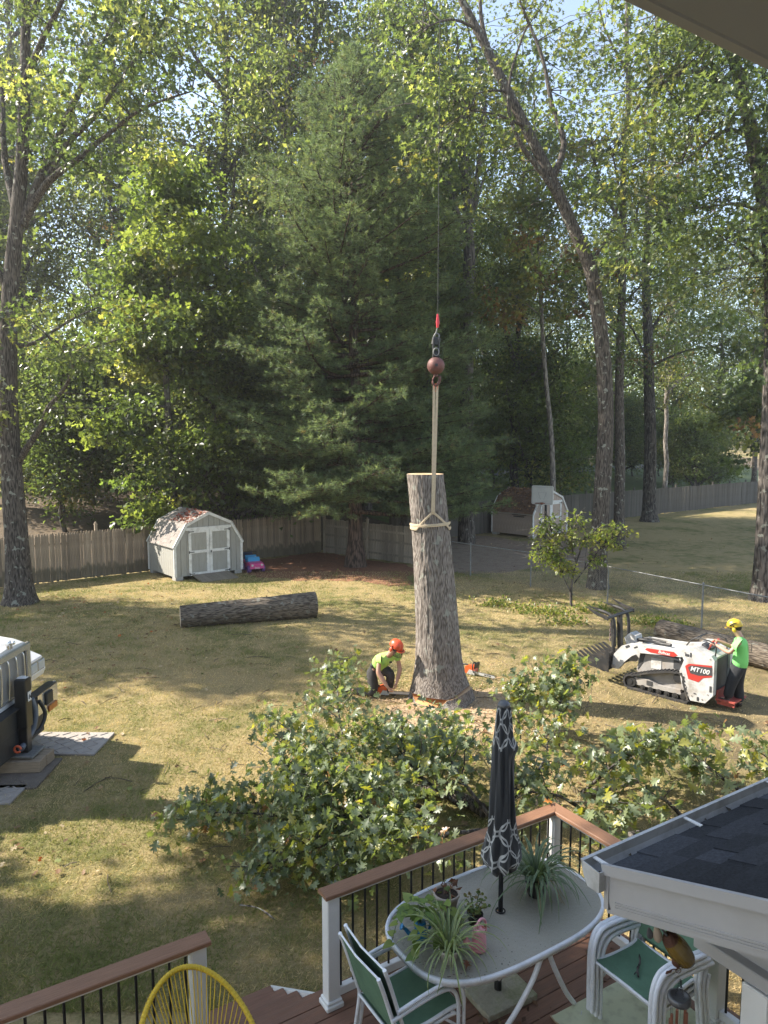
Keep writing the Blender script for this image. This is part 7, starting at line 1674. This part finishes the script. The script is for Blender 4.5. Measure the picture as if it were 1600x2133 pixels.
# ================================================================ TRACKED MINI LOADER
def loader():
    org = Vector((5.90, 13.62, 0)); hd = R(133); root = thing('tracked_loader', 'white tracked mini loader with black grapple driven by the green shirted person', 'loader', org - Vector((math.cos(hd + PI / 2), math.sin(hd + PI / 2), 0)) * .43, hd)
    W_ = mat('white_machine_paint', (.50, .49, .47), .45, .08, 4, dirt=(.24, .21, .17), dirt_amt=.85, dirt_scale=3.5, bump=.05); RD = plastic('red_decal', (.42, .04, .03), .4); BK = mat('black_steel', (.022, .022, .023), .5, .2, 9, dirt=(.12, .10, .08), dirt_amt=.5, dirt_scale=4); RB = mat('black_rubber', (.035, .033, .032), .85, .2, 10, dirt=(.16, .135, .10), dirt_amt=.6, dirt_scale=4, bump=.3); GY = mat('dusty_steel', (.30, .28, .26), .7, .2, 8, dirt=(.2, .15, .1), dirt_amt=.6, dirt_scale=4); DG = mat('dark_machine_grey', (.05, .05, .052), .6, .2, 8)
    # tracks: sloped belt round idler, rollers and a high rear sprocket
    def belt_pts(y):
        c = [((1.18, .17), .15), ((.20, .47), .14), ((.03, .10), .09), ((.35, .09), .085)]
        P = []
        for a in np.linspace(100, -80, 9): P.append((1.18 + .155 * math.cos(R(a)), .165 + .155 * math.sin(R(a))))
        P += [(.9, .012), (.6, .010), (.3, .010), (.08, .012)]
        for a in np.linspace(265, 190, 5): P.append((.05 + .095 * math.cos(R(a)), .105 + .095 * math.sin(R(a))))
        for a in np.linspace(195, 100, 7): P.append((.20 + .14 * math.cos(R(a)), .47 + .14 * math.sin(R(a))))
        P += [(.45, .565), (.8, .455)]; return P
    for sg in (1, -1):
        y0, y1 = (.27, .45) if sg > 0 else (-.45, -.27); P = belt_pts(0); k = len(P); ctr = (.55, .25)
        b = MB(); inner = []
        for i in range(k):
            a, c = Vector((*P[i - 1], 0)), Vector((*P[(i + 1) % k], 0)); t = (c - a).normalized(); nrm = Vector((-t.y, t.x, 0)); nrm = nrm if (Vector((*ctr, 0)) - Vector((*P[i], 0))).dot(nrm) > 0 else -nrm; inner.append((P[i][0] + nrm.x * .035, P[i][1] + nrm.y * .035))
        vs = []; 
        for (x, z), (xi, zi) in zip(P, inner): vs += [(x, y0, z), (x, y1, z), (xi, y1, zi), (xi, y0, zi)]
        fs = []
        for i in range(k):
            j = (i + 1) % k
            for q in range(4): fs.append((4 * i + q, 4 * j + q, 4 * j + (q + 1) % 4, 4 * i + (q + 1) % 4))
        b._add(vs, fs); tr = b.build('track', RB, root); lug = MB(); lug.box((0, 0, 0), (.03, .185, .024), bevel=.005); lm = lug.mesh('track_lug', RB)
        per = [Vector((x, 0, z)) for x, z in P]; tot = 0; segs = []
        for i in range(k): d = per[(i + 1) % k] - per[i]; segs.append((per[i], d)); tot += d.length
        nl = 44; step = tot / nl; acc = 0; q = 0
        for p, d in segs:
            while q * step < acc + d.length and q < nl:
                t = (q * step - acc) / d.length; pos = p + d * t; nrm = Vector((d.z, 0, -d.x)).normalized(); nrm = nrm if nrm.dot(pos - Vector((.55, 0, .25))) > 0 else -nrm; o = link('track_lug', lm, tr, loc=pos + nrm * .008 + Vector((0, (y0 + y1) / 2, 0))); o.rotation_euler = (0, -math.atan2(d.z, d.x), 0); q += 1
            acc += d.length
        yo = y1 - .03 if sg > 0 else y0 + .03
        for (x, z, r_) in ((1.18, .165, .11), (.92, .095, .055), (.75, .095, .055), (.58, .095, .055), (.41, .095, .055), (.24, .10, .06), (.06, .13, .075)): w = MB(); w.tube([(x, y0 + .03, z), (x, yo, z)], r_, 16); w.tube([(x, yo - .01, z), (x, yo + sg * .012, z)], r_ * .45, 10); w.build('roller', BK, root)
        w = MB(); w.tube([(.20, y0 + .03, .47), (.20, yo, .47)], .09, 16); w.build('sprocket', BK, root)
        f = MB(); f.prism([(.12, .15), (1.15, .12), (1.22, .19), (1.1, .27), (.8, .29), (.62, .22), (.15, .24)], (y0 + .05) if sg > 0 else y0 + .04, y1 - .05 if sg > 0 else y1 - .05, 'Y'); f.build('track_frame', GY, root)
        f = MB(); f.box((.78, (y1 - .045) if sg > 0 else y0 + .045, .22), (.12, .012, .09)); f.build('frame_slot', DG, root)
    # chassis between the tracks and engine body
    b = MB(); b.prism([(-.30, .22), (.95, .22), (1.12, .40), (1.05, .78), (.2, .80), (-.30, .9)], -.26, .30, 'Y'); b.build('chassis', GY, root)
    b = MB(); b.prism([(.98, .60), (1.09, .42), (1.05, .76), (.93, .80)], -.27, .31, 'Y'); b.build('front_plate', DG, root)
    b = MB(); b.box((.70, .303, .62), (.22, .012, .22), bevel=.004); b.build('access_plate', W_, root); b = MB(); b.box((.24, .306, .70), (.20, .014, .17)); b.build('side_vent', DG, root)
    # rear bodywork, sheet sides rising to the boom pivots
    for sg in (1, -1):
        ya, yb = (.31, .44) if sg > 0 else (-.44, -.31)
        b = MB(); b.prism([(-.50, .30), (-.36, .12), (-.08, .10), (.10, .34), (.16, .64), (.08, .86), (.16, 1.02), (.02, 1.14), (-.10, 1.16), (-.44, 1.06), (-.50, .98)], ya, yb, 'Y'); sd = b.build('side_panel', W_, root)
        yo = yb + .002 if sg > 0 else ya - .002
        if sg > 0:
            d = MB(); d.prism([(-.46, .88), (-.02, .82), (.05, .76), (-.02, .52), (-.22, .50), (-.30, .60), (-.47, .66)], yo - .001, yo + .003, 'Y'); d.build('red_panel', RD, sd)
            d = MB(); d.prism([(-.46, .845), (-.06, .795), (-.01, .74), (-.06, .64), (-.22, .63), (-.47, .69)], yo + .003, yo + .006, 'Y'); d.build('black_panel', DG, sd)
            for (x, z, w, h) in ((-.05, 1.0, .03, .09), (.02, .98, .08, .05), (-.16, .26, .05, .02), (-.22, .17, .04, .08), (-.45, .42, .04, .12)): d = MB(); d.box((x, yo + .002, z), (w, .008, h), bevel=.003); d.build('slot', DG, sd)
            for x, z in ((-.4, .3), (-.3, .18), (.02, .35), (-.42, 1.0), (.06, 1.02), (-.1, .2)): d = MB(); d.tube([(x, yo - .004, z), (x, yo + .008, z)], .014, 8); d.build('bolt', GY, sd)
    def text(s, x, z, y, size, m, par, spac=1.0, shear=.25):
        cu = bpy.data.curves.new('lettering', 'FONT'); cu.body = s; cu.size = size; cu.align_x = 'CENTER'; cu.align_y = 'CENTER'; cu.extrude = .0015; cu.shear = shear; cu.space_character = spac; cu.offset = .0012 * size / .1
        tmp = bpy.data.objects.new('t', cu); COL.objects.link(tmp); me = bpy.data.meshes.new_from_object(tmp.evaluated_get(bpy.context.evaluated_depsgraph_get())); bpy.data.objects.remove(tmp)
        me.materials.clear(); me.materials.append(m); o = link('lettering', me, par, loc=(x, y, z)); o.rotation_euler = Matrix(((-1, 0, 0), (0, 0, 1), (0, 1, 0))).to_euler(); o['kind'] = 'stuff'; return o
    text('MT100', -.235, .735, .452, .125, MATS['white_vinyl'], root)
    b = MB(); b.prism([(-.46, .25), (-.46, .98), (-.10, 1.10), (-.0, .90), (-.0, .3)], -.31, .31, 'Y'); b.build('engine_body', DG, root)
    b = MB(); b.prism([(-.47, 1.0), (-.12, 1.13), (.02, 1.10), (.05, 1.06), (-.1, 1.08), (-.46, .96)], -.30, .30, 'Y'); b.build('console', W_, root)
    # lift arms with the drooping front ends
    for sg in (1, -1):
        ya, yb = (.325, .405) if sg > 0 else (-.405, -.325)
        b = MB(); b.prism([(.0, 1.03), (.16, .90), (.55, .86), (1.00, .80), (1.18, .70), (1.34, .54), (1.46, .36), (1.60, .34), (1.66, .42), (1.58, .66), (1.42, .86), (1.22, .95), (.95, .965), (.4, 1.0), (.12, 1.06)], ya + (.12 if sg > 0 else -.12) * 0, yb, 'Y'); am = b.build('lift_arm', W_, root)
        if sg > 0:
            d = MB(); d.prism([(.86, .935), (.30, .975), (.22, .92), (.30, .875), (.78, .86), (.90, .895)], yb, yb + .003, 'Y'); d.build('red_label', RD, am); text('Bobcat', .50, .912, yb + .005, .085, MATS['white_vinyl'], root)
            for (x, z, w, h) in ((1.28, .88, .10, .05), (1.10, .90, .09, .03), (.05, 1.0, .05, .05)): d = MB(); d.box((x, yb + .002, z), (w, .008, h), rot=Matrix.Rotation(.5, 3, 'Y'), bevel=.004); d.build('slot', DG, am)
            for x, z in ((1.58, .40), (.10, .99)): d = MB(); d.tube([(x, yb - .01, z), (x, yb + .03, z)], .04, 14); d.build('pivot_pin', GY, am)
        c = MB(); y = (ya + yb) / 2 - sg * .0; c.tube([(-.05, y - sg * .02, .45), (.18, y, .82)], .035, 10); c.build('lift_ram', BK, root); c = MB(); c.tube([(.05, y - sg * .01, .62), (.2, y, .86)], .018, 8); c.build('ram_rod', M_BAR, root)
    b = MB(); b.tube([(1.38, -.36, .72), (1.38, .36, .72)], .06, 12); b.build('cross_tube', W_, root)
    b = MB(); b.prism([(.2, .98), (1.1, .92), (1.2, .86), (1.15, .78), (.2, .84)], -.22, .22, 'Y'); b.build('hood', W_, root); b = MB(); b.tube(smooth_path([(1.3, .05, .95), (1.1, .1, 1.0), (.8, .05, .98), (.5, .1, 1.01)], 4), .03, 8); b.tube(smooth_path([(1.35, -.05, .9), (1.1, -.1, 1.0), (.7, -.08, .99)], 4), .022, 8); b.build('hose', BK, root)
    b = MB(); b.prism([(1.22, .92), (1.45, .84), (1.50, .98), (1.38, 1.10), (1.25, 1.06)], -.12, .14, 'Y'); b.build('tilt_bracket', W_, root); b = MB(); b.tube([(1.05, .0, .98), (1.45, 0, .92)], .04, 10); b.build('tilt_ram', BK, root)
    # controls
    b = MB(); b.tube(smooth_path([(-.44, -.26, 1.02), (-.42, -.26, 1.26), (-.05, -.26, 1.30), (.12, -.26, 1.12)], 3), .014, 8); b.tube(smooth_path([(-.44, .26, 1.02), (-.42, .26, 1.26), (-.05, .26, 1.30), (.12, .26, 1.12)], 3), .014, 8); b.tube([(-.05, -.26, 1.30), (-.05, .26, 1.30)], .014, 8); b.build('grab_frame', BK, root)
    for y, m in ((.12, RD), (-.12, RD)): b = MB(); b.tube([(-.25, y, 1.08), (-.32, y, 1.22)], .012, 8); b.tube([(-.32, y, 1.20), (-.34, y, 1.27)], .022, 10); b.build('joystick', m, root)
    b = MB(); b.box((-.2, 0, 1.12), (.2, .22, .06), rot=Matrix.Rotation(-.3, 3, 'Y'), bevel=.01); b.build('display', DG, root)
    b = MB(); b.box((-.66, 0, .20), (.36, .56, .03)); b.box((-.5, 0, .26), (.03, .5, .2)); b.build('rider_platform', plastic('dusty_red', (.36, .07, .05), .6), root); b = MB(); b.prism([(-.82, .10), (-.5, .10), (-.5, .20), (-.82, .16)], .20, .24, 'Y'); b.build('platform_bracket', MATS['dusty_red'], root)
    # root grapple: tines, back frame, clamp
    def gp(x, z): return (x, z)
    for i in range(8):
        y = -.56 + 1.12 * i / 7; t = MB(); t.prism([(1.62, .33), (1.70, .28), (2.20, .40), (2.42, .56), (2.38, .57), (2.16, .47), (1.74, .38), (1.66, .60), (1.60, .60)], y - .014, y + .014, 'Y'); t.build('tine', BK, root)
    b = MB(); b.box((1.66, 0, .50), (.05, 1.14, .36)); b.tube([(1.76, -.57, .33), (1.76, .57, .33)], .03, 8); b.tube([(2.0, -.57, .38), (2.0, .57, .38)], .022, 8); b.build('back_frame', BK, root)
    for y in (-.57, .57): b = MB(); b.prism([(1.60, .30), (2.05, .34), (2.22, .44), (1.75, .55), (1.66, .78), (1.60, .78)], y - .012, y + .012, 'Y'); b.build('side_plate', BK, root)
    for y in (-.30, .30): b = MB(); b.tube(smooth_path([(1.66, y, .70), (1.64, y, 1.05), (1.68, y, 1.36), (1.80, y, 1.46), (2.02, y, 1.50)], 5), .036, 8); b.prism([(2.0, 1.47), (2.3, 1.55), (2.0, 1.54)], y - .012, y + .012, 'Y'); b.build('clamp_arm', BK, root)
    b = MB(); b.beam((1.66, 0, .68), (1.70, 0, 1.40), .10, .08); b.build('mast', BK, root); b = MB(); b.tube([(1.70, -.55, 1.42), (1.70, .55, 1.42)], .036, 8); b.build('clamp_bar', BK, root)
    for y in (-.55, .55): b = MB(); b.prism([(1.66, 1.38), (1.95, 1.46), (2.2, 1.60), (1.92, 1.52), (1.66, 1.46)], y - .014, y + .014, 'Y'); b.build('clamp_tooth', BK, root)
    b = MB(); b.tube([(1.76, .10, .72), (1.80, .10, 1.30)], .05, 10); b.build('clamp_ram', BK, root)
    for q in range(4): b = MB(); b.box((1.852 - .0 * q, .10, .85 + .11 * q), (.004, .05, .08)); b.build('decal', mat('pale_pink_decal', (.6, .42, .42), .5), root)
loader()

# ================================================================ CRANE TRUCK AT THE LEFT EDGE
def truck():
    root = thing('crane_truck', 'white crane truck nosing in at the left edge with chrome grille and front jack', 'truck', (-5.86, 10.9, 0)); W_ = mat('white_truck_paint', (.70, .70, .70), .25, .04, 3, coat=.5, dirt=(.5, .48, .45), dirt_amt=.3); CH = mat('chrome', (.72, .70, .66), .22, .05, 10, metal=.75); DK = M_IRON; GL = mat('cab_glass', (.03, .035, .04), .05, .1, 3, spec=.8); BK = mat('black_jack_paint', (.028, .026, .024), .35, .2, 8, spec=.5); RB = mat('tyre_rubber', (.028, .027, .026), .85, .2, 10)
    # hood: cross section swept back
    secs = [(0.04, .61, 1.89, .10), (-.10, .65, 1.95, .14), (-.8, .72, 2.06, .16), (-2.0, .92, 2.22, .18)]; vs = []; prof = lambda w, h, c: [(-w, 1.0), (-w, h - c * 1.6), (-w + c * .5, h - c * .5), (-w + c * 1.6, h), (0, h + .03), (w - c * 1.6, h), (w - c * .5, h - c * .5), (w, h - c * 1.6), (w, 1.0)]
    for x, w, h, c in secs: vs += [(x, y, z) for y, z in prof(w, h, c)]
    n = 9; fs = [(i * n + j, i * n + j + 1, (i + 1) * n + j + 1, (i + 1) * n + j) for i in range(3) for j in range(n - 1)]; b = MB(); b._add(vs, fs); b._add(vs[:n], [tuple(range(n))]); b.build('hood', W_, root)
    # grille surround, bars, vertical ribs
    b = MB()
    for y in (-.55, .55): b.box((.05, y, 1.47), (.07, .10, .78), bevel=.015)
    b.box((.055, 0, 1.80), (.07, 1.2, .12), bevel=.02); b.box((.03, 0, 1.10), (.06, 1.2, .06), bevel=.01); g = b.build('grille_frame', CH, root)
    b = MB(); b.box((.01, 0, 1.44), (.02, 1.0, .66)); b.build('grille_back', DK, root)
    bar = MB().box((.05, 0, 0), (.03, 1.0, .014)).mesh('grille_bar', mat('satin_grille', (.42, .40, .37), .4, .08, 8, metal=.3))
    for i in range(20): link('grille_bar', bar, g, loc=(0, 0, 1.145 + .031 * i))
    rib = MB().tube(smooth_path([(.075, 0, 1.12), (.095, 0, 1.4), (.09, 0, 1.68), (.07, 0, 1.74)], 3), .014, 8).mesh('grille_rib', CH)
    for y in (-.35, -.12, .12, .35): link('grille_rib', rib, g, loc=(0, y, 0))
    b = MB(); b.box((.055, .42, 1.44), (.05, .035, .66)); b.build('grille_strip', DK, root)
    # ornament and emblem plate on the nose
    b = MB(); b.ball((.05, .0, 1.99), .05, 10, 8, (1.3, .8, .9)); b.ball((.12, .0, 2.0), .035, 8, 6, (.9, .9, .9)); b.tube([(.02, 0, 1.9), (.03, 0, 1.98)], .03, 8); b.tube([(.08, -.025, 1.9), (.08, -.025, 1.97)], .012, 6); b.tube([(.08, .025, 1.9), (.08, .025, 1.97)], .012, 6); b.build('hood_ornament', CH, root)
    for sg in (1, -1):
        b = MB(); b.prism([(-.02, 1.12), (.02, 1.22), (-.04, 1.44), (-.22, 1.52), (-1.2, 1.56), (-1.7, 1.30), (-1.7, 1.1), (-1.45, 1.14), (-1.1, 1.28), (-.7, 1.26), (-.45, 1.0), (-.30, .92)], sg * .62, sg * 1.20, 'Y'); b.build('fender', W_, root)
        b = MB(); b.box((.0, sg * .93, 1.33), (.05, .46, .20), bevel=.015); hl = b.build('headlight', CH, root)
        for y in (.80, 1.06): q = MB(); q.box((.022, sg * y, 1.33), (.03, .20, .15), bevel=.01); q.build('lens', mat('headlight_lens', (.5, .5, .48), .08, .1, 8, spec=.8), hl)
        for x, tw in ((-.85, .30), (-6.9, .55), (-8.2, .55)):
            w = MB(); yc = sg * (1.05 if x > -2 else .95); w.tube([(x, yc - tw / 2, .52), (x, yc + tw / 2, .52)], .52, 28); wo = w.build('wheel', RB, root); q = MB(); q.tube([(x, yc + sg * tw / 2, .52), (x, yc + sg * (tw / 2 + .02), .52)], .28, 18); q.tube([(x, yc + sg * tw / 2, .52), (x, yc + sg * (tw / 2 + .08), .52)], .12, 12); q.build('rim', CH, wo)
    b = MB(); b.prism([(.20, .62), (.20, .97), (.16, .99), (.10, .97), (.10, .62)], .52, 1.22, 'Y'); b.build('bumper', CH, root); b = MB(); b.box((.12, -.35, .80), (.12, 1.70, .34), bevel=.02); b.build('bumper_center', DK, root); b = MB(); b.box((.15, 0, .99), (.16, 2.3, .02)); b.build('bumper_top', DK, root)
    b = MB(); b.box((.22, .86, .82), (.05, .24, .22), bevel=.02); b.build('fog_lamp', DK, root); b = MB(); b.box((.21, 1.0, .62), (.03, .3, .10)); b.build('reflector', mat('amber_marker', (.4, .13, .03), .3), root)
    # front centre jack
    b = MB(); b.box((.24, -.02, 1.05), (.18, .20, .78), bevel=.012); jk = b.build('jack_case', BK, root); b = MB(); b.box((.24, -.02, .42), (.14, .15, .62), bevel=.01); b.build('jack_leg', BK, root); b = MB(); b.box((.24, -.02, .255), (.42, .42, .035), bevel=.008); b.build('jack_foot', M_GALV, root)
    b = MB(); b.box((.24, -.02, 1.452), (.15, .10, .006)); b.box((.22, .05, 1.453), (.08, .04, .005)); b.build('top_label', M_WHITE, jk)
    b = MB(); b.box((.343, -.02, 1.16), (.005, .11, .15)); st = b.build('warning_label', M_WHITE, jk); b = MB(); b.beam((.347, -.055, 1.12), (.347, -.03, 1.19), .004, .018, up=(1, 0, 0)); b.beam((.347, -.03, 1.19), (.347, .0, 1.13), .004, .018, up=(1, 0, 0)); b.beam((.347, .015, 1.11), (.347, .02, 1.2), .004, .018, up=(1, 0, 0)); b.build('label_print', M_IRON, st)
    b = MB(); b.tube(smooth_path([(.28, .16, 1.05), (.30, .22, .8), (.27, .18, .55), (.24, .02, .42), (.26, -.2, .38)], 5), .045, 10); b.build('hose', mat('grey_blue_hose', (.13, .15, .18), .5, .15, 8), root); b = MB(); b.tube(smooth_path([(.30, .35, .95), (.36, .42, .7), (.32, .30, .5), (.25, .15, .45)], 5), .03, 8); b.build('air_hose', DK, root)
    b = MB(); b.tube([(.26 + .05 * math.cos(a), -.30, .42 + .05 * math.sin(a)) for a in np.linspace(0, 5.5, 12)], .018, 6); b.build('tow_hook', MATS['orange_red_steel'], root)
    b = MB(); b.box((.02, 0, .55), (.3, 1.5, .5)); b.box((-4.5, 0, .85), (9.0, .9, .3)); b.build('frame', DK, root)
    # cab and crane body, mostly beyond the picture's edge
    b = MB(); b.prism([(-1.9, 1.1), (-2.0, 2.25), (-2.35, 2.95), (-3.9, 3.0), (-3.95, 1.0)], -1.1, 1.1, 'Y'); b.build('cab', W_, root); b = MB(); b.box((-2.15, 0, 2.58), (.03, 1.9, .55), rot=Matrix.Rotation(.46, 3, 'Y')); b.build('windshield', GL, root)
    for sg in (1, -1): b = MB(); b.box((-2.95, sg * 1.105, 2.45), (1.1, .02, .6)); b.build('side_window', GL, root); b = MB(); b.box((-2.2, sg * 1.42, 2.3), (.10, .22, .45), bevel=.03); b.tube([(-2.2, sg * 1.1, 2.5), (-2.2, sg * 1.42, 2.4)], .015, 6); b.build('mirror', DK, root)
    b = MB(); b.box((-6.9, 0, 1.22), (5.6, 2.4, .35), bevel=.03); b.box((-5.0, 0, 2.0), (1.2, 2.3, 1.3), bevel=.05); b.build('deck_body', DK, root); b = MB(); b.box((-7.4, 0, 2.2), (1.3, 1.4, 1.7), bevel=.08); b.build('crane_pedestal', W_, root)
    p0 = Vector((-7.4, 0, 3.0)); p1 = CABLE_TOP - Vector((-5.86, 10.9, 0)); b = MB(); m = p0.lerp(p1, .42); b.beam(p0, m, .45, .55); b.beam(p0.lerp(p1, .38), p0.lerp(p1, .72), .36, .45); b.beam(p0.lerp(p1, .68), p1, .28, .34); b.build('boom', W_, root)
truck()
def ground_mats():
    M_MAT = mat('pale_composite_mat', (.33, .295, .26), .75, .12, 5, dirt=(.28, .24, .2), dirt_amt=.5); M_MAT2 = mat('dark_wood_pad', (.15, .125, .10), .9, .2, 6, bump=.3)
    tread = MB().box((0, 0, 0), (.15, .022, .014), bevel=.004).mesh('tread', M_MAT)
    def gm(label, c, size, rz, m, treads):
        root = thing('ground_mat', label, 'mat', c, rz, 'ground protection mats under the crane truck'); b = MB(); b.box((0, 0, .018), (size[0], size[1], .036), bevel=.006); b.build('panel', m, root)
        if treads:
            nx, ny = int(size[0] / .17), int(size[1] / .12)
            for i in range(nx):
                for j in range(ny): link('tread', tread, root, loc=(-size[0] / 2 + .12 + i * .165, -size[1] / 2 + .08 + j * .118, .040), rot=(0, 0, R(48) if (i + j) % 2 else R(-42)))
    gm('pale ribbed ground mat lying on the grass beside the truck nose', (-5.93, 11.76, 0), (2.42, .88), R(-1), M_MAT, True)
    gm('dark pad under the timber cribbing of the truck jack', (-5.90, 10.62, 0), (1.5, 1.0), R(3), M_MAT2, False)
    gm('pale mat corner at the left edge below the truck jack', (-5.98, 9.95, 0), (1.4, .55), R(2), M_MAT, True)
    WD = mat('cribbing_timber', (.30, .235, .165), .9, .25, 5, stretch=(1, 8, 8), bump=.4)
    for k, (x, y, z, rz, ln, lb) in enumerate([(-5.70, 10.72, .10, 4, .82, 'front timber block under the truck jack'), (-5.67, 11.00, .10, -3, .78, 'rear timber block under the truck jack')]):
        root = thing('timber_block', lb, 'timber', (x, y, .036), R(rz)); b = MB(); b.box((0, 0, .09), (ln, .24, .18), bevel=.01); b.build('beam', WD, root)
ground_mats()
# ================================================================ ADDED HAZE standing in for veiling sun glare in the lens
def glare_haze():
    m, nt, out = new_mat('glare_haze_volume')
    v = N(nt, 'ShaderNodeVolumePrincipled'); v.inputs['Color'].default_value = (.95, .95, .95, 1); v.inputs['Density'].default_value = 0.0010; v.inputs['Anisotropy'].default_value = 0.6
    L(nt, v.outputs[0], out.inputs['Volume'])
    b = MB(); b.box((10, 30, 15), (150, 130, 32)); o = b.build('glare_haze', m); o['kind'] = 'stuff'
glare_haze()
